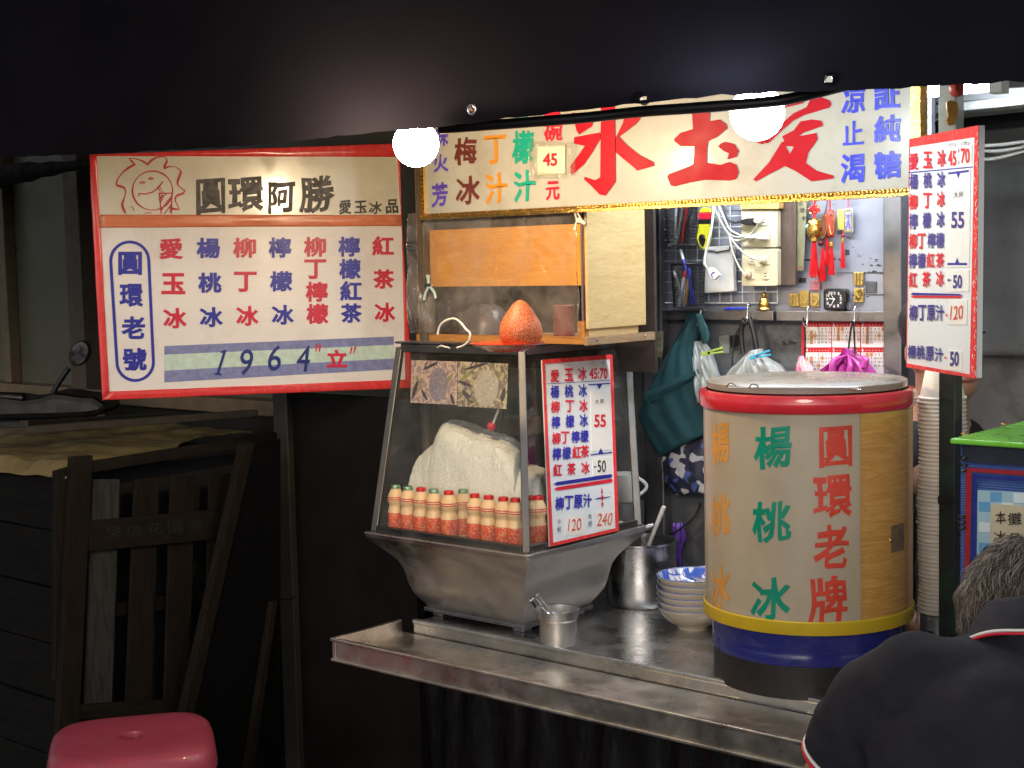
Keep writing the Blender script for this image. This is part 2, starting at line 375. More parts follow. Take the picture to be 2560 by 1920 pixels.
u1 = BW.uv(*ZE(240, 20))[0]; u2 = BW.uv(*ZE(945, 20))[0]; zr0 = BW.uv(*ZE(600, 985))[1]; zr1 = BW.uv(*ZE(600, 1070))[1]
u0 = BW.uv(*ZD(440, 600))[0]; um = BW.uv(*ZE(40, 900))[0]
MB().box((u0, YB, zr1), (u2 + .1, YB + .02, 2.1)).build('upper_sheet', SCUFF, rear)
MB().box((u0 - .3, YB + .004, CT), (u2 + .1, YB + .02, zr1)).build('lower_sheet', M('grey_sheet', (.13, .135, .15), .45, .3, var=.15, vs=6, dirt=(.03, .03, .03), damt=.6, dscale=7), rear)
for x0, x1, z0, z1, d in ((u0 - .045, u0 + .012, CT, 2.1, .035), (u2, u2 + .045, CT, 2.1, .035)):
    MB().box((x0, YB - d, z0), (x1, YB - .002, z1)).build('post', STEEL_DARK, rear, bevel=.003)
for x0, x1 in ((u0 + .012, um - .004), (um + .004, u2)):
    MB().box((x0, YB - .03, zr1), (x1, YB - .003, zr0)).build('rail', STEEL_DARK, rear, bevel=.002)
pd = planeY(YB - .001)
mb = MB()
for x0, y0, x1, y1 in ((190, 712, 246, 752), (745, 740, 835, 840), (235, 555, 330, 568), (500, 668, 945, 676), (575, 480, 612, 520), (560, 820, 600, 900), (700, 846, 940, 858)):
    mb.flat(BW, ZE, [(x0 + RN.uniform(-5, 5), y0 + RN.uniform(-4, 4)), (x1 + RN.uniform(-5, 5), y0 + RN.uniform(-4, 4)), (x1, y1 + RN.uniform(-5, 5)), (x0, y1 + RN.uniform(-5, 5))], .0012)
for k in range(34):
    cx, cy = RN.choice(((820, 650), (650, 930), (560, 560), (760, 590), (700, 860), (130, 1250))); cx += RN.gauss(0, 45); cy += RN.gauss(0, 24); r = RN.uniform(4, 17)
    mb.flat(BW, ZE, [(cx + r * RN.uniform(.5, 2.0) * math.cos(a), cy + r * RN.uniform(.3, .9) * math.sin(a)) for a in [math.tau * i / 9 for i in range(9)]], .0011 + k * 1e-5)
mb.build('sticker_residue', M('sticker_residue', (.03, .03, .035), .8, var=.5), rear)

# ------------------------------------------------------------------ black tarp valance with eyelet holes
TA, TB = hd(0, 393, 3.25), hd(2560, 201, 2.28)
TP = planeV((0, 393), 3.25, (2560, 201), 2.28)
edge = [(-1500, 500), (-400, 424), (0, 393), (242, 387), (643, 360), (985, 328), (1101, 320), (1300, 291), (1593, 258), (1790, 240), (1960, 231), (2086, 229), (2275, 220), (2560, 201), (2900, 176), (3500, 135)]
eu = [TP.uv(*p) for p in edge]
def ez(u):
    for a, b in zip(eu, eu[1:]):
        if a[0] <= u <= b[0]: return a[1] + (b[1] - a[1]) * (u - a[0]) / (b[0] - a[0])
    return eu[-1][1] if u > eu[0][0] else eu[0][1]
holes = [TP.uv(*p) for p in ((1183, 275), (1607, 246), (2075, 201))]
hr = .0065
us = sorted(set([eu[0][0] + (eu[-1][0] - eu[0][0]) * k / 220 for k in range(221)]))
for hu, hv in holes: us = [u for u in us if abs(u - hu) > hr * 1.4] + [hu - hr, hu + hr]
us.sort(); top = 1.15; off = [0, .008]; hrows = sorted(set(round(hv - ez(hu), 4) for hu, hv in holes))
vsr = [0, .006, .012]
for h in hrows: vsr += [h - hr, h + hr]
vsr = sorted(vsr + [.12, .16, .2, .26, .32, .4, .5, .62, .75, .9, 1.05])
mb = MB(); vv = []; NU = len(us)
for j, vr in enumerate(vsr):
    for u in us:
        e = ez(u) + .0035 * mnoise.noise(V((u * 30, 0, 3))) + .002 * mnoise.noise(V((u * 90, 7, 3)))
        fold = .012 * math.sin(u * 7.5) * (1 - .5 * min(1, vr)) + .018 * mnoise.noise(V((u * 2.2, vr * 3, 0))) + .005 * mnoise.noise(V((u * 9, vr * 7, 5)))
        vv.append(TP.P(u, e + vr, fold))
ff = []
for j in range(len(vsr) - 1):
    for i in range(NU - 1):
        cu = (us[i] + us[i + 1]) / 2; cvz = (vsr[j] + vsr[j + 1]) / 2
        if any(abs(cu - hu) < hr * .5 and abs(cvz - (hv - ez(hu))) < hr * .6 for hu, hv in holes): continue
        ff.append([j * NU + i, j * NU + i + 1, (j + 1) * NU + i + 1, (j + 1) * NU + i])
mb.add(vv, ff)
tarp = thing('hanging_tarp', 'black tarpaulin hung across the top of the stall with bright eyelet holes in its hem', 'tarp', TP.P(.8, 1.2, 0))
TM = M('black_tarp', (.0028, .0026, .0048), .7, var=.3, vs=5, bump=.4, bs=420, trans=.14, spec=.06, tcol=(.040, .037, .054))
mb.build('sheet', TM, tarp, smooth=60)
for hu, hv in holes:
    fold = .012 * math.sin(hu * 7.5) * .93 + .018 * mnoise.noise(V((hu * 2.2, .3, 0)))
    MB().tube([TP.P(hu + math.cos(a) * hr * 1.25, hv + math.sin(a) * hr * 1.35, fold) for a in [math.tau * k / 20 for k in range(20)]], .0028, 8, closed=True).build('eyelet', CHROME, tarp, smooth=60)
# awning roof over the stall, seen only from other places
roof = MB(); A0, A1 = TP.P(eu[0][0], ez(eu[0][0]) + 1.05, 0), TP.P(eu[-1][0], ez(eu[-1][0]) + 1.05, 0)
roof.add([A0, A1, A1 + V((-1.2, 2.6, .25)), A0 + V((-1.2, 2.6, .25))], [[0, 1, 2, 3]])
tag(roof.build('awning_roof', TM, org=(A0 + A1) / 2, solid=.004), 'dark awning roof sheet above the stall lights', 'awning')

# ------------------------------------------------------------------ bulbs on their lamp rail
def bulb(px, py, rp, dep, label, col, s):
    c = hd(px, py, dep); r = rp / FOC * dep
    t = thing('light_bulb', label, 'light bulb', c + V((0, 0, r)), 'bare round bulbs under the tarp')
    prof = [(r * math.sin(rad(a)), -r * math.cos(rad(a))) for a in range(0, 136, 9)]
    prof[0] = (.0004, -r)
    MB().lathe(prof, c, 28).build('globe', lamp('lit_globe', col, s), t, smooth=80)
    zt = prof[-1][1]; rt = prof[-1][0]
    MB().lathe([(rt, zt), (rt * .96, zt + .012), (rt * .8, zt + .03), (.016, zt + .04)], c, 28).build('collar', WHITE_PL, t, smooth=40)
    MB().lathe([(.0005, zt + .04), (.017, zt + .041), (.019, zt + .05), (.019, zt + .085), (.012, zt + .09), (.0005, zt + .09)], c, 20).build('socket', BLACK_PL, t, smooth=40)
    MB().tube([c + V((0, 0, zt + .09)), c + V((.004, .004, zt + .25)), c + V((0, 0, zt + .5))], .0035, 8).build('cord', BLACK_PL, t, smooth=60)
bulb(1040, 360, 57, 2.93, 'warm glowing bulb between the white menu sign and the banner', (1, .74, .46), BULB_L)
bulb(1893, 283, 68, 2.58, 'cool white glowing bulb in front of the large red characters', (.86, .94, 1), COOL_L)
rb = MB(); rail = [hd(*p, d) for p, d in (((1100, 322), 2.80), ((1430, 297), 2.68), ((1593, 280), 2.63), ((1720, 271), 2.57), ((1893, 258), 2.515), ((1985, 245), 2.50), ((2150, 205), 2.48), ((2300, 180), 2.46))]
rb.tube(curve(rail, 5), .0098, 10)
tag(rb.build('lamp_rail', BLACK_PL, org=rail[2], smooth=60), 'thin black conduit running just under the tarp hem', 'conduit')

# ------------------------------------------------------------------ top banner
YBN = 2.606; BN = planeY(YBN); bx0 = BN.uv(1059, 536)[0]; bx1 = BN.uv(2290, 470)[0]; bz0 = 1.745
ban = thing('stall_banner', 'long cream banner with large red brush characters and a gold braid edge', 'banner', ((bx0 + bx1) / 2, YBN, bz0))
MB().box((bx0, YBN, bz0), (bx1, YBN + .02, 2.04)).build('board', M('cream_board', (.46, .455, .40), .36, var=.06, vs=5, bump=.06, bs=12, coat=.06, dirt=(.28, .24, .16), damt=.4, dscale=6), ban, bevel=.002)
mb = MB(); g = .014
for a, b in (((bx0 - .004, bz0 - g), (bx1, bz0)), ((bx0 - .004, bz0), (bx0 + g * .7, 2.04)), ((bx1 - g * .5, bz0), (bx1 + .012, 2.04))):
    mb.box((a[0], YBN - .008, a[1]), (b[0], YBN + .024, b[1]))
n = 150
for k in range(n):
    x = bx0 + (bx1 - bx0) * k / n
    mb.lathe([(.0003, -.0045), (.004, -.002), (.004, .002), (.0003, .0045)], (x, YBN - .009, bz0 - .004), 6, Matrix.Rotation(.9, 3, 'Y'))
for k in range(30): mb.lathe([(.0003, -.0045), (.004, -.002), (.004, .002), (.0003, .0045)], (bx0 + .003, YBN - .009, bz0 + .295 * k / 30), 6, Matrix.Rotation(-.6, 3, 'Y'))
mb.build('gold_braid', GOLD, ban, smooth=50)
mb = MB()
for pts in ([(1290, 262), (1300, 225), (1400, 235), (1445, 275), (1440, 318), (1390, 350), (1350, 378), (1330, 350), (1318, 300)],
            [(1315, 395), (1490, 362), (1497, 402), (1440, 500), (1380, 585), (1297, 657), (1287, 640), (1290, 590), (1350, 510), (1388, 455), (1310, 440)],
            [(1500, 180), (1595, 180), (1598, 400), (1601, 702), (1530, 800), (1490, 792), (1430, 730), (1383, 688), (1385, 668), (1460, 692), (1494, 672), (1497, 400)],
            [(1602, 398), (1650, 300), (1670, 215), (1790, 225), (1785, 250), (1740, 305), (1680, 350), (1625, 392), (1680, 450), (1770, 520), (1865, 568), (1868, 592), (1750, 627), (1733, 610), (1660, 550), (1602, 500)]):
    mb.flat(BN, Z2, pts, .002)
for pts in ([(165, 240), (280, 240), (279, 310), (275, 348), (340, 338), (380, 368), (386, 392), (330, 440), (268, 472), (262, 520), (260, 602), (345, 615), (400, 597), (440, 613), (456, 660), (440, 700), (400, 711), (250, 706), (160, 722), (62, 746), (40, 740), (20, 690), (27, 673), (100, 645), (160, 622), (178, 610), (183, 560), (186, 502), (100, 500), (62, 470), (62, 456), (100, 420), (176, 396), (172, 320)],
            [(330, 503), (345, 485), (372, 474), (430, 488), (456, 530), (442, 566), (385, 581), (396, 545), (360, 528)],
            [(870, 262), (893, 212), (960, 203), (1010, 222), (1022, 245), (1005, 268), (930, 290), (860, 310), (790, 345), (730, 395), (640, 480), (620, 485), (640, 450), (720, 360), (790, 300)],
            [(600, 490), (570, 482), (560, 440), (590, 430), (640, 470)], [(540, 300), (640, 250), (790, 220), (860, 212), (850, 240), (700, 275), (560, 330)],
            [(720, 440), (790, 405), (832, 350), (900, 338), (960, 345), (972, 376), (900, 402), (848, 420), (822, 440), (930, 420), (938, 458), (880, 540), (866, 602), (930, 650), (1035, 680), (1036, 697), (900, 716), (800, 652), (738, 622), (640, 672), (562, 716), (543, 704), (640, 600), (690, 520), (715, 478), (738, 470), (745, 508), (768, 548), (792, 504), (745, 500)]):
    mb.flat(BN, Z3, pts, .002)
mb.build('large_red_lettering', M('deep_red_paint', (.46, .004, .018), .5, var=.12, vs=5, bump=.03, spec=.2), ban, label='three large red brush characters')
def banner_text(mat, items, name):
    mb = MB()
    for zf, ch, cx, cy, w_, h_ in items: put(mb, BN, zf, ch, cx, cy, w_, h_, .028, .002, brush=True)
    mb.build(name, mat, ban)
banner_text(BROWN_INK, [(Z2, '梅', 565, 490, 155, 190), (Z2, '冰', 580, 760, 170, 195), (Z2, '酸', 560, 215, 150, 190)], 'brown_lettering')
banner_text(ORANGE_INK, [(Z2, '丁', 770, 480, 150, 205), (Z2, '汁', 775, 750, 150, 210), (Z2, '柳', 760, 205, 150, 200)], 'orange_lettering')
banner_text(TEAL_INK, [(Z2, '檬', 960, 465, 150, 225), (Z2, '汁', 970, 735, 150, 215), (Z2, '檸', 955, 195, 150, 200)], 'green_lettering')
banner_text(RED_INK, [(Z2, '碗', 1170, 360, 125, 130), (Z2, '元', 1165, 765, 95, 130), (Z2, '一', 1165, 240, 110, 40)], 'small_red_lettering')
banner_text(PURPLE_INK, [(Z2, '味', 400, 390, 90, 130), (Z2, '火', 392, 575, 105, 125), (Z2, '芳', 385, 795, 110, 165)], 'purple_lettering')
banner_text(M('bright_blue_ink', (.03, .05, .62), .4, bump=.03), [(Z3, '凉', 1155, 215, 145, 180), (Z3, '止', 1150, 420, 125, 155), (Z3, '渴', 1150, 635, 150, 180), (Z3, '証', 1358, 180, 160, 190), (Z3, '純', 1360, 395, 160, 165), (Z3, '糖', 1362, 615, 165, 165)], 'blue_lettering')
cb = MB(); cb.slab(BN, Z2, [(1058, 460), (1250, 452), (1250, 648), (1060, 655)], .002, .006)
card = thing('price_card', 'small cream card reading 45 taped to the long banner', 'price card', BN.hit(*Z2(1155, 655), 0))
cb.build('card', M('cream_card', (.74, .68, .5), .5, bump=.03), card)
tx = MB(); put(tx, planeY(YBN - .006), Z2, '45', 1148, 550, 100, 90, .03, .001); tx.build('lettering', RED_INK, card)
cl = glass('clear_tape', (.95, .95, .93), 1.6, .12, (.8, .75, .62), 1.0, .1, 60); tp = MB()
def tape(zx0, zy0, zx1, zy1): 
    q = [V(BN.uv(*Z2(x, y), .008)) for x, y in ((zx0, zy0), (zx1, zy0), (zx1, zy1), (zx0, zy1))]
    tp.grid(lambda u, v: BN.P(*((q[0] * (1 - u) + q[1] * u) * (1 - v) + (q[3] * (1 - u) + q[2] * u) * v), .008 + .004 * abs(mnoise.noise(V((u * 6 + zx0, v * 6, 1))))), 14, 14)
tape(1000, 425, 1065, 700); tape(1245, 430, 1325, 660); tape(1040, 425, 1260, 462); tape(1040, 640, 1260, 680)
tp.build('clear_tape', cl, card, smooth=40)

# steel and wood posts that carry the banner
pt = MB(); x0 = BN.uv(1036, 700)[0]; x1 = BN.uv(1052, 700)[0]
pt.box((x0, YBN + .012, CT), (x1, YBN + .05, 2.05))
tag(pt.build('stall_post', wood('weathered_post', (.05, .04, .03), (.16, .12, .08), 'z', 8, .6), org=(x0, YBN, CT), bevel=.002), 'weathered wooden post beside the red edge of the menu sign', 'post')
# ================================================================== white menu sign on the left
SG = planeV((240, 690), 3.72, (1010, 690), 3.95)
sg = thing('menu_sign', 'large white hanging menu sign framed in red tape with a drawn smiling sun', 'sign', SG.hit(640, 990))
CORR = M('corrugated_plastic', (.80, .76, .73), .32, var=.03, vs=4, bump=0, coat=.3, dirt=(.52, .46, .40), damt=.35, dscale=5)
t_ = CORR.node_tree; wv = t_.nodes.new('ShaderNodeTexWave'); wv.bands_direction = 'Z'; wv.inputs['Scale'].default_value = 62; t_.links.new(texco(t_), wv.inputs[0]); bumpn(t_, t_.nodes['Principled BSDF'], wv.outputs['Fac'], .22, .001)
OUT = [(58, 160), (1875, 98), (1968, 1535), (132, 1605)]
MB().slab(SG, Z1, OUT, -.012, 0).build('panel', CORR, sg)
MB().slab(SG, Z1, [(100, 165), (1872, 172), (1896, 516), (112, 512)], .0005, .002).build('header_panel', M('ivory_acrylic', (.74, .70, .56), .2, var=.05, vs=5, bump=.03, bs=8, coat=.25, dirt=(.35, .3, .2), damt=.25), sg)
def strip(mb, pl, zf, a, b, wa, wb=None, w0=.0, w1=.003, wave=3, seed=0):   # a strip of tape between two points given by its two long edges
    (a0, a1), (b0, b1) = a, b
    A0, A1, B0, B1 = [V(pl.uv(*zf(*q))) for q in (a0, a1, b0, b1)]
    n = 40; ln = (A1 - A0).length; d = (B0 - A0).normalized()
    def f(u, v):
        p = (A0 + (A1 - A0) * u) * (1 - v) + (B0 + (B1 - B0) * u) * v + d * wave * 3e-4 * mnoise.noise(V((u * ln * 14, v * 1.5, seed)))
        return pl.P(p.x, p.y, w1 + .0012 * mnoise.noise(V((u * ln * 9, v * 2.5, seed + 3))) + .0015 * math.sin(v * 3.14))
    mb.grid(f, n, 8)
for i, (a, b) in enumerate([(((52, 162), (132, 1612)), ((98, 162), (172, 1560))), (((60, 158), (1880, 92)), ((98, 166), (1878, 172))), (((1872, 96), (1972, 1538)), ((1896, 172), (1926, 1490))), (((128, 1612), (1972, 1540)), ((168, 1562), (1930, 1490)))]):
    mb = MB(); strip(mb, SG, Z1, a, b, 0, seed=i * 5)
    mb.build('red_tape', RED_TAPE, sg, smooth=60, solid=.001)
mb = MB(); strip(mb, SG, Z1, ((108, 514), (1900, 516)), ((112, 590), (1908, 580)), 0, seed=31)
mb.build('orange_tape', M('orange_tape', (.72, .22, .10), .28, var=.12, bump=.2, bs=30, sc=(.4, .4, 1)), sg, smooth=60, solid=.001)
RI = M('sign_red', (.60, .012, .05), .4, var=.05, bump=.02); BI = M('sign_blue', (.02, .025, .34), .4, var=.05, bump=.02)
def lettering(mat, pl, items, name, par, wt=.035, off=.002, brush=False, label=None, shear=0):
    mb = MB()
    for it in items: put(mb, pl, it[0], *it[1:6], wt, off, shear, brush)
    return mb.build(name, mat, par, label=label)
S = lambda s, *r: [(Z1, c) + q for c, q in zip(s, r)]
red = S('愛玉冰', (540, 715, 145, 125), (553, 922, 142, 125), (563, 1127, 142, 122)) + S('柳丁冰', (975, 710, 138, 122), (980, 911, 135, 120), (992, 1113, 135, 118)) + \
    S('柳丁檸檬', (1392, 705, 132, 120), (1394, 836, 130, 118), (1403, 970, 132, 120), (1407, 1101, 132, 120)) + S('紅茶冰', (1795, 698, 130, 116), (1800, 895, 128, 115), (1807, 1092, 126, 115))
blu = S('楊桃冰', (760, 712, 140, 124), (770, 918, 140, 122), (778, 1120, 140, 120)) + S('檸檬冰', (1185, 708, 135, 122), (1192, 908, 135, 120), (1202, 1107, 134, 118)) + \
    S('檸檬紅茶', (1595, 703, 130, 120), (1600, 835, 130, 120), (1605, 965, 130, 118), (1608, 1097, 128, 116)) + S('圓環老號', (297, 802, 140, 138), (305, 992, 142, 138), (315, 1183, 142, 135), (325, 1372, 142, 138))
lettering(RI, SG, red, 'red_lettering', sg, .034); lettering(BI, SG, blu, 'blue_lettering', sg, .034)
cap = [(295 + 113 * math.cos(a), 788 + 113 * math.sin(a)) for a in [math.pi + math.pi * k / 16 for k in range(17)]] + [(327 + 108 * math.cos(a), 1388 + 108 * math.sin(a)) for a in [math.pi * k / 16 for k in range(17)]]
MB().ribbon(SG, Z1, cap, .0072, .002, True).build('blue_outline', BI, sg)
lettering(M('brush_ink', (.035, .028, .024), .5, var=.4, vs=40), SG, S('圓環阿勝', (775, 402, 172, 215), (985, 395, 215, 205), (1193, 410, 160, 185), (1402, 392, 205, 225)) + S('愛玉冰品', (1572, 467, 75, 85), (1663, 468, 74, 74), (1750, 472, 80, 74), (1850, 463, 74, 84)), 'brush_lettering', sg, .03, .0035, True)
sunp = [(270, 505), (258, 480), (250, 455), (258, 425), (268, 400), (272, 375), (262, 355), (240, 345), (217, 340), (218, 318), (232, 290), (258, 260), (288, 236), (325, 215), (305, 195), (290, 180), (330, 182), (370, 195), (402, 216), (420, 195), (450, 175), (490, 168), (514, 180), (516, 200), (500, 228), (497, 240), (530, 228), (565, 230), (590, 245), (600, 262), (588, 290), (578, 318), (580, 340), (600, 355), (622, 372), (610, 388), (580, 398), (565, 412), (566, 435), (578, 458), (588, 482), (555, 480), (535, 470)]
mb = MB(); wd = [.0042 + .0022 * math.sin(k * 1.1) for k in range(len(sunp))]
mb.ribbon(SG, Z1, sunp, wd, .0035); mb.ribbon(SG, Z1, ell(430, 371, 119, 116, 36), [.0032 + .001 * math.sin(k * .5) for k in range(36)], .0036, True)
for p_, w_ in (([(348, 405), (350, 388), (385, 392), (430, 380), (465, 355), (485, 325), (492, 318)], .0022), ([(355, 328), (370, 318), (386, 322), (370, 331)], .0026), ([(405, 305), (420, 294), (436, 298), (420, 307)], .0026), ([(455, 345), (485, 390)], .0012), ([(466, 338), (500, 388)], .0012),
               ([(465, 388), (548, 386)], .0022), ([(470, 388), (482, 508)], .002), ([(546, 386), (542, 508)], .002), ([(474, 445), (500, 400), (512, 390)], .0018), ([(480, 490), (520, 430), (545, 405)], .0018), ([(500, 508), (544, 450)], .0018), ([(470, 430), (490, 395)], .003), ([(535, 500), (543, 470)], .003), ([(290, 470), (310, 465), (322, 490)], .001), ([(385, 508), (400, 500), (425, 503)], .0014)):
    mb.ribbon(SG, Z1, p_, w_ * 1.4, .0037)
mb.build('sun_drawing', M('red_marker', (.52, .02, .04), .5, var=.15), sg)
SB = M('mottled_blue', (.20, .22, .42), .5, var=.22, vs=60); SM = M('mottled_mint', (.52, .66, .57), .5, var=.14, vs=60)
for mt, a, b in ((SB, ((500, 1292), (1860, 1235)), ((500, 1343), (1860, 1285))), (SM, ((500, 1343), (1860, 1285)), ((500, 1438), (1860, 1366))), (SB, ((500, 1438), (1860, 1366)), ((500, 1507), (1860, 1430)))):
    MB().flat(SG, Z1, [a[0], a[1], b[1], b[0]], .0012).build('stripe', mt, sg)
mb = MB()
mb.flat(SG, Z1, [(845, 1318), (870, 1312), (826, 1452), (842, 1458), (838, 1466), (796, 1462), (798, 1454), (810, 1450), (846, 1334), (832, 1332), (834, 1324)], .0025)
for c, x, y in (('9', 985, 1388), ('6', 1155, 1362), ('4', 1325, 1367)): put(mb, SG, Z1, c, x, y, 78, 154, .006, .0025, .22)
mb.build('year_lettering', M('year_ink', (.01, .025, .19), .4), sg)
lettering(RI, SG, [(Z1, '立', 1522, 1366, 122, 105)], 'founding_lettering', sg, .04, .0025)
mb = MB()
for a, b in (((1405, 1282), (1398, 1325)), ((1424, 1284), (1418, 1326)), ((1612, 1300), (1600, 1340)), ((1634, 1296), (1620, 1336))): mb.ribbon(SG, Z1, [a, b], [.0055, .003], .0025)
mb.build('quotation_marks', RI, sg)
# ripped black tape hanging from the sign's top left edge, and hanging wires
hk = MB(); a = SG.hit(430, 330, -.01); b = SG.hit(815, 330, -.01)
for q in (a, b): hk.tube([q, q + V((0, 0, .5))], .0022, 6)
hk.build('hanging_wire', CHROME, sg)

# ================================================================== the two price boards
def arrow_bar(mb, pl, zf, x0, y0, x1, y1, h, off, lh=1, rh=1):
    t = h * .9
    mb.flat(pl, zf, [(x0, y0), (x0 + t * lh, y0 - h / 2), (x1 - t * rh, y1 - h / 2), (x1, y1), (x1 - t * rh, y1 + h / 2), (x0 + t * lh, y0 + h / 2)], off)
# ---- board leaning on the ice cabinet
CG = {}
# ================================================================== ice display cabinet
ZR = .989
X0, X1, Y0, Y1 = -2.566, -2.06, 2.407, 2.852         # rim
fr = hz(1304, 878, 1.42); ZT = 1.42
TX1, TY0 = fr.x, fr.y; TX0 = hy(998, 880, TY0).x + .004; TY1 = hx(1574, 869, TX1).y - .01
cab = thing('ice_display_cabinet', 'stainless steel shaved ice display cabinet with sloping glass sides on a flared base', 'display cabinet', ((X0 + X1) / 2, (Y0 + Y1) / 2, CT))
cx, cy = (X0 + X1) / 2, (Y0 + Y1) / 2; hx_, hy_ = (X1 - X0) / 2, (Y1 - Y0) / 2
def ring(k, z, bul=0): return [V((cx + sx * (hx_ - k), cy + sy * (hy_ - k), z)) for sx, sy in ((-1, -1), (1, -1), (1, 1), (-1, 1))]
# flared base: cyma profile swept round the rectangle
prof = [(.103, CT + .020), (.094, CT + .034), (.084, CT + .048), (.076, CT + .062), (.070, CT + .08), (.066, CT + .10), (.0615, CT + .12), (.053, CT + .137), (.041, CT + .152), (.026, CT + .168), (.011, CT + .183), (.0, CT + .196)]
mb = MB(); rings = []
for k, z in prof:
    r = ring(k, z); pts = []
    for a, b in zip(r, r[1:] + r[:1]): pts += [a + (b - a) * (q / 12) for q in range(12)]
    rings.append([p + V((0, 0, 0)) + (p - V((cx, cy, p.z))).normalized() * .002 * mnoise.noise(p * 9) for p in pts])
n = len(rings[0]); vs = [p for r in rings for p in r]
mb.add(vs, [[i * n + j, i * n + (j + 1) % n, (i + 1) * n + (j + 1) % n, (i + 1) * n + j] for i in range(len(rings) - 1) for j in range(n)] + [list(range(n))])
mb.build('flared_base', STEEL_WET, cab, smooth=35)
mb = MB(); mb.hexa(ring(.094, CT + .012), ring(.094, CT + .022)); mb.hexa(ring(.104, CT + .022), ring(.104, CT + .03)); mb.build('plinth', STEEL_DARK, cab, bevel=.002)
for sx, sy in ((-1, -1), (1, -1), (1, 1), (-1, 1)):
    x, y = cx + sx * (hx_ - .125), cy + sy * (hy_ - .125)
    MB().box((x - .016, y - .016, CT), (x + .016, y + .016, CT + .0125)).build('foot', STEEL_DARK, cab, bevel=.002)
mb = MB(); mb.hexa(ring(0, ZR - .014), ring(-.004, ZR)); mb.build('rim', STEEL_WET, cab, bevel=.0025)
mb = MB(); mb.hexa(ring(.012, ZR + .0005), ring(.012, ZR + .003)); mb.build('floor_tray', STEEL_WET, cab)
gb = .016                                         # glass starts this far inside the rim
B = [V((X0 + gb, Y0 + gb, ZR)), V((X1 - gb, Y0 + gb, ZR)), V((X1 - gb, Y1 - gb, ZR)), V((X0 + gb, Y1 - gb, ZR))]
T = [V((TX0, TY0, ZT)), V((TX1, TY0, ZT)), V((TX1, TY1, ZT)), V((TX0, TY1, ZT))]
FRM = steel('frame_steel', (.17, .165, .16), .42, ga=.5)
for i in range(4):
    j = (i + 1) % 4
    MB().bar(B[i], T[i], .017, .017).build('corner_post', FRM, cab, bevel=.002)
    MB().bar(B[i] + (B[j] - B[i]).normalized() * .009 + V((0, 0, .008)), B[j] - (B[j] - B[i]).normalized() * .009 + V((0, 0, .008)), .014, .016).build('bottom_frame', FRM, cab, bevel=.002)
    MB().bar(T[i] + (T[j] - T[i]).normalized() * .009, T[j] - (T[j] - T[i]).normalized() * .009, .016, .020).build('top_frame', FRM, cab, bevel=.002)
mb = MB(); mb.box((TX0 - .01, TY0 - .01, ZT + .0105), (TX1 + .01, TY1 + .01, ZT + .016)); mb.build('top_plate', STEEL, cab, bevel=.002)
GL = glass('cabinet_glass', (.96, .97, .96), .9, .025, (.55, .5, .45), rough=.02)
for i in range(4):
    j = (i + 1) % 4; m = (B[i] + B[j] + T[i] + T[j]) / 4; q = [B[i], B[j], T[j], T[i]]
    if i == 2: continue
    q = [p + (m - p) * .02 for p in q]; nn = (q[1] - q[0]).cross(q[3] - q[0]).normalized() * .0015
    MB().hexa([p - nn for p in q], [p + nn for p in q]).build('glass_pane', GL, cab)
MB().tube([V((X1 - .002, Y1 - .004, ZR - .005)), V((X1 + .012, Y1 + .008, ZR + .0))], [.007, .006], 10).build('corner_knob', CHROME, cab, smooth=50)
# ---- heap of shaved ice
ZI = ZR + .004; IP = planeY(2.51)
sil = [IP.uv(*Z4(x, y)) for x, y in ((140, 900), (150, 850), (172, 775), (205, 742), (245, 715), (290, 680), (328, 648), (342, 610), (355, 580), (372, 562), (395, 556), (440, 567), (490, 588), (540, 612), (600, 626), (650, 636), (690, 655), (735, 705), (740, 735), (725, 790), (790, 800), (850, 820), (880, 900))]
def hgt(x):
    for a, b in zip(sil, sil[1:]):
        if a[0] <= x <= b[0]: return a[1] + (b[1] - a[1]) * (x - a[0]) / max(1e-6, b[0] - a[0]) - ZI
    return .02
ix0, ix1 = X0 + .03, X1 - .035; iy0, iy1 = Y0 + .085, Y1 - .03
def icef(u, v):
    x = ix0 + (ix1 - ix0) * u; y = iy0 + (iy1 - iy0) * v; b = 2 * v - 1
    e = max(0, 1 - (b ** 2.4 if b > 0 else abs(b) ** 7)) * min(1, min(u, 1 - u) * 18 + .3); p = V((x, y, 0))
    lo = ZI + hgt(x + .66 * (y - 2.51)) * (.25 + .75 * e); k = (lo - ZI) / .3
    q = V((x, y, lo)); n3 = mnoise.noise_vector(q * 17) * .0045 + mnoise.noise_vector(q * 45) * .002 + mnoise.noise_vector(q * 130) * .0016
    q = q + n3; q.z = max(ZI + .0005, q.z); return q
im, it, ib = nodes('shaved_ice'); co = texco(it); ib.inputs['Base Color'].default_value = (.94, .91, .83, 1); ib.inputs['Roughness'].default_value = .45
ib.inputs['Subsurface Weight'].default_value = .2; ib.inputs['Subsurface Radius'].default_value = (.02, .02, .02); ib.inputs['Subsurface Scale'].default_value = .5
vo = it.nodes.new('ShaderNodeTexVoronoi'); vo.inputs['Scale'].default_value = 260; it.links.new(co, vo.inputs['Vector']); ad = it.nodes.new('ShaderNodeMixRGB'); ad.blend_type = 'ADD'; ad.inputs[0].default_value = .7
it.links.new(vo.outputs['Distance'], ad.inputs[1]); it.links.new(nz(it, co, 70, 6, .7), ad.inputs[2]); bumpn(it, ib, ad.outputs[0], .5, .003)
ice = MB(); ice.grid(icef, 190, 150)
tag(ice.build('shaved_ice', im, org=(cx, cy, ZI), smooth=180), 'large heap of white shaved ice inside the glass cabinet', 'shaved ice')
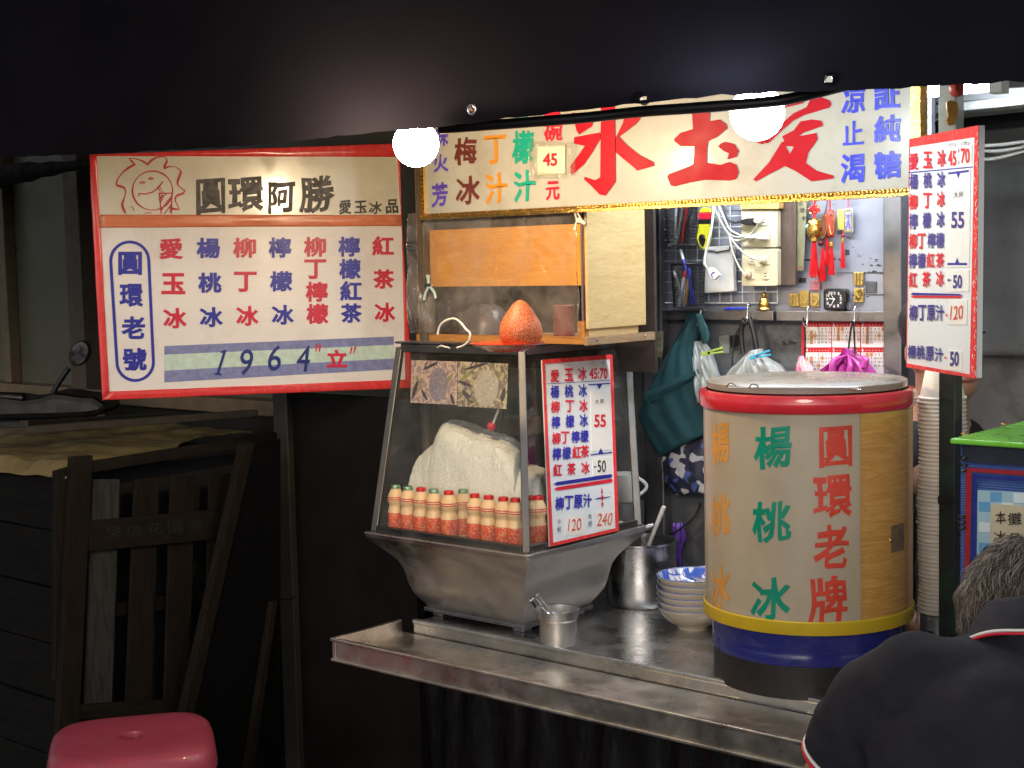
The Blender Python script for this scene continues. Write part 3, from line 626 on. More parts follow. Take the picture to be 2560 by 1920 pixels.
# ---- small yogurt drink bottles standing along the glass
BT = M('milk_drink', (.78, .55, .30), .35, var=.05, bump=.02, sss=.2)
lm_, lt_, lb_ = nodes('red_print'); co = texco(lt_); v1 = nz(lt_, texco(lt_, (1, 1, 2.2)), 190, 3, .6)
lt_.links.new(ramp(lt_, v1, [(.50, (.68, .07, .03)), (.62, (.76, .42, .22))]), lb_.inputs['Base Color']); lb_.inputs['Roughness'].default_value = .35
FR_ = M('red_foil', (.62, .02, .02), .25, .3, bump=.5, bs=500); FG_ = M('green_foil', (.25, .4, .25), .22, .8, var=.6, vs=200, bump=.6, bs=500)
def bottle(loc, green):
    W, H = 1.26, 1.10
    t = thing('yogurt_drink_bottle', 'x', 'bottle', loc, 'yogurt drink bottles in the cabinet')
    c = V(loc)
    MB().lathe([(r * W, z * H) for r, z in [(.0005, 0), (.0145, .0005), (.0160, .004), (.0160, .041), (.0150, .047), (.0132, .054), (.0132, .058), (.0155, .064), (.0162, .068), (.0160, .0745), (.0125, .083), (.0095, .090), (.0080, .0935), (.0080, .099), (.0005, .0992)]], c, 22).build('body', BT, t, smooth=40)
    MB().lathe([(r * W, z * H) for r, z in [(.0161, .007), (.01625, .008), (.01625, .040), (.0161, .041)]], c, 22).build('label', lm_, t, smooth=40)
    for z in (.069, .0735): MB().lathe([(r * W, q * H) for r, q in [(.0162, z), (.01645, z + .0006), (.01645, z + .0014), (.0162, z + .002)]], c, 22).build('red_line', RED_INK, t, smooth=40)
    MB().lathe([(r * W, z * H) for r, z in [(.0080, .0925), (.0094, .093), (.0090, .0985), (.0084, .1005), (.0005, .1015)]], c, 18).build('foil_cap', FG_ if green else FR_, t, smooth=30)
    return t
bp = planeY(Y0 + .045); base_r = bottle((0, 0, 0), False); base_g = bottle((0, 0, 0), True); RIG = {}
bl = [(178, 1, 0, 0, 'leftmost bottle of the row, green and silver foil cap, by the left cabinet post'), (238, 1, 0, 0, 'second bottle from the left in the row, with a green foil cap'), (300, 0, 0, 0, 'third bottle from the left, the first with a plain red cap'), (362, 1, 0, 0, 'fourth bottle from the left, green foil cap, right after the first red cap'),
      (433, 0, 0, 0, 'fifth bottle from the left, standing slightly forward of the row with a red cap'), (502, 1, .034, 0, 'bottle set back between its neighbours in mid row'), (557, 0, 0, 0, 'bottle with bright red cap just right of the set back one'), (625, 0, 0, 0, 'eighth bottle from the left, below the right part of the ice heap'), (695, 0, 0, 0, 'ninth bottle from the left, next to last before the steel corner post'), (752, 0, .004, 0, 'bottle half hidden by the front steel corner post')]
first = {}
for i, (px, g, back, _, lab) in enumerate(bl):
    p = planeY(Y0 + .042 + back).hit(*Z4(px, 1060)); loc = V((p.x, p.y, ZR + .0035))
    src = base_g if g else base_r
    o = src if not first.get(g) else copy_tree(src)
    first[g] = 1; o.location = loc; o.rotation_euler.z = i * 1.9; o['label'] = lab
for (px, dx, lab) in ((826, -.012, 'bottle just behind the steel corner post seen through the right pane'), (862, 0, 'last bottle at the right, seen through the side pane beside the price board')):
    p = planeX(X1 - .048 + dx).hit(*Z4(px, 1060)); o = copy_tree(base_r); o.location = V((p.x, p.y, ZR + .0035)); o.rotation_euler.z = px; o['label'] = lab
# ---- two picture cards of a fruit hanging inside the front pane
FP = plane3(B[0] + V((0, .012, 0)), B[1] + V((0, .012, 0)), (T[0] + T[1]) / 2 + V((0, .012, 0)))
P1 = print_mat('foliage_print', [(.10, .05, .09), (.52, .34, .27), (.76, .56, .44), (.28, .18, .22), (.62, .44, .36), (.80, .62, .52)], 34); P2 = print_mat('leafy_print', [(.12, .06, .10), (.70, .56, .42), (.50, .44, .26), (.16, .10, .12), (.40, .33, .22), (.78, .66, .52)], 32)
LEAF = M('leaf_print', (.07, .06, .08), .35, var=.5, vs=60, coat=.3); OL = M('olive_leaf_print', (.30, .27, .13), .35, var=.4, vs=60, coat=.3)
FRU = M('fruit_print', (.50, .44, .36), .35, var=.3, vs=180, coat=.3); FRV = M('violet_fruit_print', (.30, .25, .30), .35, var=.35, vs=160, coat=.3)
for q, mt, fm, fe, lv, lab in (([(248, 232), (469, 238), (467, 448), (243, 437)], P1, FRV, ell(377, 350, 44, 82, 24, .05), [ell(285, 340, 9, 40, 10, -.4), ell(265, 375, 9, 45, 10, .3), ell(310, 400, 7, 30, 10, -.5), ell(430, 320, 8, 34, 10, .7), ell(445, 420, 8, 28, 10, -.3), ell(340, 260, 7, 42, 10, 1.1)], 'print of a mauve oval fruit on a branch, left card inside the pane'),
                          ([(472, 238), (714, 250), (706, 468), (470, 454)], P2, FRU, ell(610, 368, 58, 90, 24, .12), [ell(510, 310, 9, 46, 10, .8), ell(520, 410, 12, 40, 10, -.7), ell(560, 262, 7, 60, 10, 1.3), ell(660, 320, 9, 40, 10, .5), ell(690, 400, 10, 36, 10, .2), ell(505, 345, 8, 36, 10, -1.2), ell(560, 430, 10, 38, 10, 1.9)], 'print of a pale speckled fruit among leaves, right card inside the pane')):
    c = thing('fruit_picture', lab, 'picture card', FP.hit(*Z4(q[2][0], q[2][1])), 'fruit picture cards')
    MB().slab(FP, Z4, q, -.001, 0).build('print', mt, c)
    lf = MB(); lg = MB()
    for i, p in enumerate(lv): (lf if i % 3 else lg).flat(FP, Z4, p, .0006 + i * 1e-4)
    lf.build('leaves', LEAF, c); lg.build('branches', OL, c); MB().flat(FP, Z4, fe, .0016).build('fruit', fm, c)
# ---- red ended stick hanging in the cabinet
sp = planeY(2.56); st = MB(); st.tube([sp.hit(*Z4(668, 470)), sp.hit(*Z4(640, 545))], .0028, 8)
s_ = thing('stirring_stick', 'thin clear stick with a red ball end above the ice', 'stick', sp.hit(*Z4(634, 552)))
st.build('rod', WHITE_PL, s_, smooth=50); MB().lathe([(.0105 * math.sin(math.pi * k / 10) + 1e-4, -.0105 * math.cos(math.pi * k / 10)) for k in range(11)], sp.hit(*Z4(634, 552)), 16).build('ball', RED_INK, s_, smooth=80)
# ice scoop bowl (bluish) nestled at the heap's right shoulder
bw = planeY(2.57).hit(*Z4(700, 735))

# ---- price board on the cabinet's right side
nrm = (B[2] - B[1]).cross(T[1] - B[1]).normalized()
if nrm.x < 0: nrm = -nrm
CBP = plane3(B[1] + nrm * .016, B[2] + nrm * .016, T[1] + nrm * .016)
def board(pl, zf, outer, inner, name, label, thick, rows, group, org):
    t = thing('price_board', label, 'price board', org, group)
    MB().slab(pl, zf, outer, -thick, 0).build('panel', M(name + '_panel', (.72, .76, .78), .3, var=.03, vs=5, bump=.03, coat=.2), t, bevel=.0015)
    n = len(outer)
    for i in range(n):
        if inner[i] == outer[i] and inner[(i + 1) % n] == outer[(i + 1) % n]: continue
        MB().slab(pl, zf, [outer[i], outer[(i + 1) % n], inner[(i + 1) % n], inner[i]], .0003, .0016 + i * 1e-4).build('red_tape', RED_TAPE, t)
    for mat, nm, chs in rows:
        mb = MB()
        for c in chs: put(mb, pl, zf, *c[:5], c[5] if len(c) > 5 else .03, .0022)
        mb.build(nm, mat, t)
    return t
def pcard(t, pl, zf, q, w=.0005): MB().slab(pl, zf, q, w - .0004, w + .0008).build('price_card', PAPER, t)
R_ = lambda s, *xy: list(zip(s, *[[p[i] for p in xy] for i in (0, 1, 2, 3)]))
def row(s, xs, y, w_, h_, dy=0): return [(c, x, y + dy * (x - xs[0]), w_, h_) for c, x in zip(s, xs)]
redc = row('愛玉冰', (940, 1008, 1073), 308, 43, 62, -.08) + [('45:70', 1150, 297, 88, 54)] + row('柳丁冰', (942, 1012, 1078), 458, 42, 60, -.05) + row('柳丁', (947, 990), 610, 41, 60, -.1) + row('紅茶', (1045, 1085), 676, 42, 60, -.1) + row('紅茶冰', (953, 1020, 1088), 762, 42, 60, -.08) + [('55', 1158, 525, 56, 62)]
bluc = row('楊桃冰', (940, 1008, 1075), 385, 42, 62, -.05) + row('檸檬冰', (945, 1013, 1080), 532, 42, 62, -.07) + row('檸檬', (1040, 1083), 602, 40, 60, -.08) + row('檸檬', (950, 997), 684, 42, 62, -.08) + row('柳丁原汁', (963, 1008, 1053, 1097), 924, 42, 66, -.11)
blkc = [('大', 1143, 432, 20, 24, 0), ('杯', 1168, 431, 20, 28, 0), ('小', 1120, 245, 13, 16, 0), ('大', 1172, 243, 14, 16, 0), ('小', 962, 1010, 18, 24, 0), ('杯', 962, 1050, 20, 30, 0), ('大', 1109, 984, 18, 26, 0), ('杯', 1111, 1022, 20, 32, 0), ('50', 1166, 744, 40, 58, .01)]
ob = [(880, 230), (1218, 204), (1249, 1055), (918, 1132)]; ibq = [(892, 250), (1207, 226), (1234, 1042), (932, 1112)]
t = board(CBP, Z4, ob, ibq, 'cabinet_board', 'red edged price board leaning on the side glass of the ice cabinet', .006, [(RED_INK, 'red_lettering', redc), (BLUE_INK, 'blue_lettering', bluc), (BLACK_INK, 'black_lettering', blkc)], 'price boards', CBP.hit(*Z4(918, 1132)))
for q in ([(1112, 386), (1206, 380), (1211, 664), (1117, 672)], [(1122, 705), (1210, 700), (1212, 782), (1125, 790)], [(988, 985), (1082, 972), (1084, 1070), (990, 1080)], [(1132, 962), (1226, 950), (1229, 1045), (1136, 1055)], [(1102, 265), (1205, 258), (1207, 320), (1105, 328)]): pcard(t, CBP, Z4, q)
mb = MB(); put(mb, CBP, Z4, '120', 1036, 1026, 62, 58, .0, .0024, .1, True); put(mb, CBP, Z4, '240', 1181, 1000, 72, 62, .0, .0024, .1, True); mb.build('handwritten_price', M('orange_red_ink', (.68, .09, .03), .45), t)
mb = MB()
mb.ribbon(CBP, Z4, [(905, 346), (1207, 329)], .0012, .0017); mb.ribbon(CBP, Z4, [(1103, 351), (1207, 344)], .0028, .0017); mb.flat(CBP, Z4, [(1142, 350), (1168, 349), (1155, 372)], .0018)
mb.ribbon(CBP, Z4, [(1112, 689), (1216, 676)], .0028, .0017); mb.flat(CBP, Z4, [(1148, 683), (1174, 681), (1161, 656)], .0018); arrow_bar(mb, CBP, Z4, 935, 828, 1218, 790, 17, .0018, 1, .4)
mb.flat(CBP, Z4, [(1128, 903), (1150, 895), (1207, 889), (1207, 893), (1150, 902)], .0017); mb.ribbon(CBP, Z4, [(1128, 747), (1142, 745)], .0016, .0024); mb.flat(CBP, Z4, [(1126, 747), (1134, 741), (1134, 753)], .0025)
mb.build('blue_rule', M('rule_blue', (.02, .025, .30), .4), t)
mb = MB(); arrow_bar(mb, CBP, Z4, 937, 853, 1220, 812, 17, .0018, 1, .4); mb.flat(CBP, Z4, [(1166, 845), (1172, 870), (1168, 880), (1163, 870)], .0018); mb.flat(CBP, Z4, [(1168, 880), (1176, 895), (1169, 912), (1161, 897)], .0019); mb.flat(CBP, Z4, [(1169, 912), (1174, 925), (1169, 942), (1164, 925)], .0018)
mb.build('red_rule', RED_INK, t)

# ---- price board hanging on the right pole
PB = planeV((2268, 640), 2.78, (2446, 640), 2.54)
ob = [(1497, 453), (1922, 371), (1902, 1918), (1472, 1845)]; ibq = [(1497, 505), (1890, 448), (1868, 1880), (1472, 1815)]
o2 = [PX(*Z3(*p)) for p in ob]
ob = [(2273, 347), (2446, 313), (2439, 946), (2265, 918)]; ibq = [(2273, 368), (2436, 343), (2424, 936), (2265, 908)]
redc = row('愛玉冰', (1523, 1607, 1692), 595, 53, 104, -.12) + [('45', 1757, 575, 52, 95), ('70', 1837, 560, 54, 95)] + row('柳丁冰', (1520, 1606, 1688), 842, 50, 96, -.1) + row('柳丁', (1518, 1570), 1081, 48, 96) + row('紅茶', (1625, 1683), 1197, 50, 92) + row('紅茶冰', (1517, 1599, 1682), 1316, 50, 95, -.04)
bluc = row('楊桃冰', (1522, 1606, 1690), 718, 50, 98, -.08) + row('檸檬冰', (1520, 1602, 1686), 960, 50, 98, -.07) + row('檸檬', (1630, 1683), 1076, 48, 96) + row('檸檬', (1517, 1570), 1200, 48, 94) + row('柳丁原汁', (1520, 1574, 1628, 1682), 1518, 50, 98) + [('55', 1791, 952, 80, 102), ('50', 1790, 1328, 56, 84)]
zb = lambda x, y: Z3((ZB(x, y)[0] - 1660), 0)
def b2z(x, y): a, b = ZB(x, y); return ((a - 1660) * 2.44, (b - 160) * 2.44)
for ch, x, y, hh in (('楊', 125, 64, 110), ('桃', 196, 68, 112), ('原', 268, 76, 116), ('汁', 341, 85, 110)): q = b2z(x, y); bluc.append((ch, q[0], q[1], 50, hh * .765))
q = b2z(465, 118); bluc.append(('50', q[0], q[1], 54, 92))
blkc = [('(小)', 1757, 493, 50, 32, 0), ('(大)', 1838, 484, 48, 32, 0), ('大', 1780, 798, 30, 40, 0), ('杯', 1812, 797, 28, 44, 0)]
def z3px(p): return ((p[0] - 1660) * 2.44, (p[1] - 160) * 2.44)
t = board(PB, Z3, [z3px(p) for p in ob], [z3px(p) for p in ibq], 'pole_board', 'tall red edged price board hanging from the steel pole at the right', .013, [(RED_INK, 'red_lettering', redc), (M('faded_blue_ink', (.05, .045, .25), .4), 'blue_lettering', bluc), (BLACK_INK, 'black_lettering', blkc)], 'price boards', PB.hit(2268, 920))
for q in ([(1722, 655), (1868, 640), (1862, 1240), (1716, 1240)], [(1718, 1262), (1860, 1255), (1858, 1388), (1716, 1390)], [(1735, 1440), (1848, 1440), (1846, 1590), (1732, 1590)], [(1728, 515), (1878, 490), (1876, 610), (1728, 635)], [b2z(410, 45), b2z(525, 60), b2z(523, 220), b2z(408, 205)]): pcard(t, PB, Z3, q)
mb = MB(); put(mb, PB, Z3, '120', 1784, 1516, 76, 84, 0, .0024, .1, True); mb.ribbon(PB, Z3, [(1717, 1532), (1727, 1532)], .0035, .0018); q = b2z(392, 108); mb.ribbon(PB, Z3, [(q[0] - 5, q[1]), (q[0] + 5, q[1])], .0035, .0018); mb.build('handwritten_price', bpy.data.materials['orange_red_ink'], t)
mb = MB(); mb.ribbon(PB, Z3, [(1490, 663), (1885, 628)], .0018, .0017); mb.ribbon(PB, Z3, [(1733, 668), (1860, 652)], .004, .0017); mb.flat(PB, Z3, [(1782, 665), (1808, 662), (1795, 700)], .0018); mb.ribbon(PB, Z3, [(1728, 1220), (1848, 1220)], .004, .0017); mb.flat(PB, Z3, [(1775, 1216), (1801, 1216), (1788, 1180)], .0018)
mb.flat(PB, Z3, [(1503, 1405), (1515, 1395), (1805, 1402), (1820, 1412), (1520, 1410)], .0018); mb.ribbon(PB, Z3, [(1732, 1318), (1752, 1318)], .002, .0024); mb.flat(PB, Z3, [(1727, 1318), (1738, 1306), (1738, 1330)], .0025); mb.ribbon(PB, Z3, [(1797, 515), (1797, 540)], .002, .0024); mb.ribbon(PB, Z3, [(1797, 590), (1797, 612)], .002, .0024)
mb.build('blue_rule', bpy.data.materials['rule_blue'], t)
mb = MB(); mb.flat(PB, Z3, [(1503, 1415), (1520, 1413), (1820, 1415), (1805, 1428), (1515, 1425)], .0018); mb.build('red_rule', RED_INK, t)
mb = MB()
for k in range(60):
    v_ = k / 59; a = PB.hit(2446 - 7 * v_ + RN.uniform(-7, 3), 320 + 620 * v_, .002)
    b = a + PB.v * RN.uniform(-.012, .012) + PB.u * RN.uniform(-.006, .006)
    mb.tube([a, (a + b) / 2 + PB.n * .001, b], .0005, 4)
mb.build('tape_creases', WHITE_INK, t)
# ================================================================== wooden window box behind the cabinet
FW = wood('orange_veneer', (.80, .33, .04), (.90, .44, .07), 'x', 5, .32, .3); BW_ = wood('blond_veneer', (.56, .40, .17), (.68, .51, .25), 'y', 5, .4, .15)
YX = YBN + .035; BX = planeY(YX)
xc = BX.uv(*ZG(1575, 400))[0]; xl = BX.uv(*ZG(215, 700))[0]
zp0 = BX.uv(*ZG(1300, 632))[1]; zp1 = BX.uv(*ZG(1300, 138))[1]; zs0 = BX.uv(*ZG(1400, 1105))[1]; zs1 = BX.uv(*ZG(1400, 1045))[1]
box = thing('wooden_window_box', 'wooden display box with an orange veneer front board and a blond side board', 'wooden box', ((xl + xc) / 2, YX + .1, zs0))
MB().box((xl + .015, YX, zp0), (xc - .006, YX + .008, zp1)).build('front_board', FW, box, bevel=.001)
SP = planeX(xc); ye = SP.uv(*ZG(2040, 600))[0]; zb = SP.uv(*ZG(1700, 975))[1]
MB().box((xc, YX - .004, zb), (xc + .008, ye, 2.0)).build('side_board', BW_, box, bevel=.001)
MB().box((xc - .006, YX + .01, zs1), (xc - .001, ye - .02, 2.0)).build('inner_side_board', BW_, box)
OW = wood('orange_batten', (.42, .17, .04), (.58, .27, .07), 'x', 7, .45)
MB().box((xl, YX - .012, zs0), (xc + .002, YX + .012, zs1)).build('bottom_batten', OW, box, bevel=.0015)
MB().box((xc + .002, YX - .014, zs0 - .002), (xc + .012, ye + .03, zs1)).build('shelf_edge', wood('worn_batten', (.22, .14, .08), (.42, .28, .15), 'y', 8, .55), box, bevel=.001)
mb = MB()
for y in (YX + .02, ye - .01): mb.lathe([(.0004, 0), (.004, .0006), (.0045, 0)], (xc + .013, y, (zs0 + zs1) / 2), 12, Matrix.Rotation(rad(90), 3, 'Y'))
mb.build('screws', CHROME, box, smooth=60)
MB().box((xl, YX - .002, zs1), (xl + .014, YX + .02, 2.0)).build('left_upright', OW, box, bevel=.001)
MB().box((xc - .012, YX - .003, zs1), (xc - .0065, YX + .01, 2.0)).build('right_upright', wood('grey_edge', (.15, .11, .13), (.24, .18, .18), 'z', 7), box)
MB().box((xc - .022, YX - .008, zs1 + .0), (xc - .002, YX + .008, zs1 + .036)).build('corner_block', OW, box, bevel=.001)
MB().box((xl, YX + .012, zs0), (xc - .007, ye, zs0 + .012)).build('floor_board', OW, box)
MB().box((xl, YX + .02, 1.28), (xl + .01, ye + .05, 2.0)).build('left_side_board', DARK_WOOD, box)
MB().box((xl, ye + .06, 1.35), (xc - .01, ye + .07, 2.0)).build('back_board', M('dark_back', (.035, .028, .025), .6, var=.5, vs=9), box)
# dim odds and ends inside the box
def heapthing(nm, lab, cat, zx, zy, dy, mat, prof, n=20, sc=1):
    p = planeY(YX + dy).hit(*ZG(zx, zy)); p.z = zs0 + .0125
    return tag(MB().lathe([(r * sc, z * sc) for r, z in prof], p, n).build(nm, mat, org=p, smooth=50), lab, cat)
heapthing('mixing_bowl', 'pale upturned bowl dimly seen behind the clear plastic sheet', 'bowl', 760, 1000, .10, M('dull_bowl', (.12, .10, .10), .3), [(.001, .075), (.03, .073), (.055, .055), (.066, .02), (.068, 0)])
heapthing('tin_can', 'small reddish tin standing behind the clear plastic right of the orange cone', 'tin', 1400, 1000, .09, M('red_tin', (.22, .05, .04), .4), [(.001, 0), (.026, 0), (.026, .07), (.027, .072), (.024, .074), (.001, .074)])
heapthing('tin_can', 'pale squat tin behind the clear plastic near the string loop', 'tin', 640, 1000, .12, M('pale_tin', (.2, .18, .16), .4), [(.001, 0), (.03, 0), (.03, .05), (.031, .052), (.028, .053), (.001, .053)])
# clear plastic sheet hung over the front
def sheetf(u, v):
    x = xl - .012 + (xc - xl + .006) * u; z = zs1 + .003 + (bz0 + .002 - zs1) * v
    return V((x, YX - .016 - .010 * abs(mnoise.noise(V((u * 3.5, v * 2, 2)))) - .006 * math.sin(u * 23 + 4 * v) * max(0, .35 - u) * 3 - .012 * max(0, .2 - u) * (1 + math.sin(v * 9)) - .005 * abs(mnoise.noise(V((u * 9 + v * 6, v * 3, 8)))), z))
mb = MB(); mb.grid(sheetf, 90, 60)
tag(mb.build('plastic_sheet', glass('clear_sheet', (.975, .965, .95), 1.3, .085, (.7, .6, .5), .8, .07, 8), org=sheetf(.5, 1), smooth=180, solid=.0006), 'clear wrinkled plastic sheet hung over the orange board', 'plastic sheet')
# clamps
CLP = M('pale_blue_clip', (.42, .55, .50), .4, bump=.03)
pl = planeY(YX - .03)
c = thing('clothes_peg', 'pale blue plastic peg gripping the left edge of the clear sheet', 'clothes peg', pl.hit(*ZG(300, 640)))
MB().tube(curve([pl.hit(*ZG(*p)) for p in ((262, 748), (270, 700), (290, 655), (300, 610), (285, 545))]), .0038, 8).build('arm', CLP, c, smooth=50)
MB().tube(curve([pl.hit(*ZG(*p)) for p in ((355, 735), (345, 690), (318, 650), (296, 612), (300, 545))]), .0038, 8).build('arm', CLP, c, smooth=50)
MB().tube([pl.hit(*ZG(272, 628), .002), pl.hit(*ZG(325, 624), .002)], .0045, 10).build('spring', CHROME, c, smooth=50)
c = thing('bulldog_clip', 'white clip holding the top right corner of the clear sheet', 'clip', pl.hit(*ZG(1520, 95)))
MB().slab(pl, ZG, [(1488, 85), (1520, 78), (1562, 118), (1560, 138), (1530, 120), (1500, 118)], -.004, .002).build('jaw', M('milky_plastic', (.75, .65, .5), .3), c, bevel=.001)
for q in (((1500, 85), (1482, 28)), ((1545, 100), (1495, 20)), ((1498, 118), (1482, 178))): MB().tube([pl.hit(*ZG(*q[0])), pl.hit(*ZG(*q[1]), .006)], .0022, 8).build('lever', bpy.data.materials['milky_plastic'], c, smooth=50)
c = pl.hit(*ZG(222, 235)); oc = MB(); oc.slab(planeY(YX - .004), ZG, [(190, 185), (248, 182), (245, 230), (230, 300), (205, 315), (205, 265)], -.01, .004)
tag(oc.build('corner_bracket', M('orange_plastic', (.7, .3, .03), .4), org=c, bevel=.001), 'small orange bracket at the box edge beside the menu sign', 'bracket')
# ---- on top of the cabinet
zt = ZT + .0165
pp = hz(*ZG(935, 1118), zt + .012)
plate = tag(MB().lathe([(.0005, .002), (.035, .002), (.040, .0), (.043, .003), (.078, .0165), (.0785, .018), (.076, .0185), (.045, .006), (.0005, .005)], (pp.x, pp.y, zt), 44).build('plate', M('red_melamine', (.62, .055, .02), .25, var=.05, bump=.02, coat=.3), org=(pp.x, pp.y, zt), smooth=45), 'shallow red melamine plate on top of the ice cabinet', 'plate')
gm_, gt, gb_ = nodes('grainy_orange'); co = texco(gt); vo = gt.nodes.new('ShaderNodeTexVoronoi'); vo.inputs['Scale'].default_value = 420; gt.links.new(co, vo.inputs['Vector'])
gt.links.new(ramp(gt, vo.outputs['Distance'], [(.12, (.78, .38, .20)), (.40, (.50, .12, .03)), (.75, (.30, .04, .01))]), gb_.inputs['Base Color']); gb_.inputs['Roughness'].default_value = .55; bumpn(gt, gb_, vo.outputs['Distance'], -.9, .003)
pc = planeY(pp.y).hit(*ZG(1045, 1100)); prof = [(.0005, .0), (.026, .001), (.036, .008), (.0435, .022), (.0455, .036), (.042, .052), (.034, .068), (.025, .082), (.016, .093), (.008, .0995), (.0005, .102)]
tag(MB().lathe(prof, (pc.x, pp.y + .002, zt + .0062), 40, fn=lambda p, a: p + V((p.x, p.y, 0)) * .05 * mnoise.noise(p * 40)).build('fruit_cone', gm_, org=(pc.x, pp.y, zt), smooth=80), 'grainy orange pear shaped cone standing on the red plate', 'fruit cone')
ls = planeY(pp.y - .01); mb = MB(); mb.tube(curve([ls.hit(*ZG(*p)) for p in ((372, 1028), (376, 1000), (395, 950), (440, 915), (508, 900), (560, 935), (600, 985), (632, 1015), (634, 1050), (618, 1090), (575, 1122), (528, 1138))]), .0024, 8)
mb.tube(curve([ls.hit(*ZG(*p)) for p in ((370, 1135), (400, 1122), (430, 1128), (470, 1140))]), .0018, 6)
tag(mb.build('string_loop', M('white_cord', (.72, .66, .58), .6, bump=.8, bs=500), org=ls.hit(*ZG(528, 1138)), smooth=60), 'twisted white string loop on top of the ice cabinet', 'string')

# ================================================================== on the counter
def on_counter(px, py): return hz(px, py, CT)
# metal cup with spoons
c = on_counter(1397, 1618); d = (c - EYE).length; r = 55 / FOC * d * .98
cq = on_counter(1397, 1622) + F0 * r * .8; cx_, cy_ = cq.x, cq.y; top = .080
cup = thing('steel_cup', 'small steel cup with a rolled rim standing at the front of the counter', 'cup', (cx_, cy_, CT))
MB().lathe([(.0005, .001), (r * .80, .001), (r * .84, .006), (r * .86, top * .70), (r * .95, top * .76), (r * .95, top * .97), (r * 1.03, top * .985), (r * 1.03, top), (r * .93, top * .99), (r * .92, top * .78), (r * .83, top * .72), (r * .80, .01), (.0005, .008)], (cx_, cy_, CT), 44).build('body', steel('bright_steel', (.72, .71, .70), .3, ga=.25), cup, smooth=35)
for i, (tx, ty, lab, mt) in enumerate(((1207, 1185, 'dark spoon handle leaning left most in the steel cup', BLACK_PL), (1240, 1165, 'bright flat spoon handle between two dark ones in the steel cup', CHROME), (1265, 1140, 'dark spoon handle with a ringed end, tallest in the steel cup', STEEL_DARK))):
    pe = planeY(cy_ - .004 + i * .005).hit(*ZC(tx, ty)); ps = V((cx_ + .0 + .010 * i, cy_ + .008 * i, CT + .012)); 
    t = thing('spoon', lab, 'spoon', ps, 'spoons in the steel cup')
    dv = (pe - ps); md = ps + dv * .5
    MB().bar(md, pe, .008 if i == 1 else .006, .0035, up=(0, 1, 0)).build('handle', mt, t, bevel=.001); MB().tube([ps, ps + dv * .1, ps + dv * .25, md], [.006, .009, .004, .003], 8).build('shaft', CHROME, t, smooth=50)
    if i != 1: MB().tube([pe + V((.004 * math.cos(a), 0, .004 * math.sin(a) + .003)) for a in [math.tau * k / 12 for k in range(12)]], .0018, 6, closed=True).build('ring_end', CHROME, t, smooth=60)
# stock pot behind the cabinet
c = on_counter(1602, 1524); d = (c - EYE).length; r = 88 / FOC * d; cq = on_counter(1612, 1526) + F0 * r * .92; px_, py_ = cq.x, cq.y; hp = .158
pot = thing('stock_pot', 'large dented steel pot behind the ice cabinet', 'pot', (px_, py_, CT))
MB().lathe([(.0005, .001), (r * .9, .001), (r * .97, .01), (r, .03), (r, hp - .006), (r * 1.035, hp - .004), (r * 1.04, hp), (r * .98, hp), (r * .965, hp - .01), (r * .965, .02), (.0005, .012)], (px_, py_, CT), 56).build('body', steel('pot_steel', (.5, .5, .51), .26, ga=.4, drops=.3), pot, smooth=35)
MB().lathe([(.0005, .0), (r * .955, .0)], (px_, py_, CT + .10), 40).build('dark_liquid', M('dark_liquid', (.04, .03, .02), .08, bump=0), pot)
lp = planeY(py_ - .02); a, b = lp.hit(*ZF(522, 868)), lp.hit(*ZF(415, 1135)); dv = b - a
ld = thing('ladle', 'long pale ladle handle sticking out of the stock pot', 'ladle', b)
MB().tube([a, a + dv * .04, a + dv * .5, b, b + dv * .25], [.0045, .0058, .005, .0042, .004], 10).build('handle', M('enamel_handle', (.6, .62, .62), .3), ld, smooth=50)
e = b + dv * .27; MB().lathe([(.0005, -.022), (.016, -.018), (.026, -.006), (.028, .004), (.026, .004), (.015, -.014), (.0005, -.018)], (e.x, e.y, max(e.z, CT + .04)), 24).build('bowl', CHROME, ld, smooth=60)
# stack of porcelain bowls
c = on_counter(1738, 1578); d = (c - EYE).length; r = 88 / FOC * d; cq = c + F0 * r * .42; bx_, by_ = cq.x, cq.y
PORC = M('cream_porcelain', (.72, .60, .46), .18, var=.05, bump=.02, coat=.4)
bm_, bt_, bb_ = nodes('blue_pattern_porcelain'); co = texco(bt_, (1, 1, 0)); vo = bt_.nodes.new('ShaderNodeTexVoronoi'); vo.feature = 'DISTANCE_TO_EDGE'; vo.inputs['Scale'].default_value = 75; vo.inputs['Randomness'].default_value = .15; bt_.links.new(texco(bt_, (1, 1, 0), (0, 0, .7)), vo.inputs['Vector'])
ln = ramp(bt_, vo.outputs['Distance'], [(.04, (.05, .09, .45)), (.09, (.74, .74, .76))]); big = ramp(bt_, nz(bt_, co, 22, 2), [(.44, (0,) * 3), (.47, (1,) * 3)]); mx = bt_.nodes.new('ShaderNodeMixRGB'); bt_.links.new(big, mx.inputs[0]); mx.inputs[1].default_value = (.06, .13, .52, 1); bt_.links.new(ln, mx.inputs[2]); bt_.links.new(mx.outputs[0], bb_.inputs['Base Color']); bb_.inputs['Roughness'].default_value = .15; bb_.inputs['Coat Weight'].default_value = .4
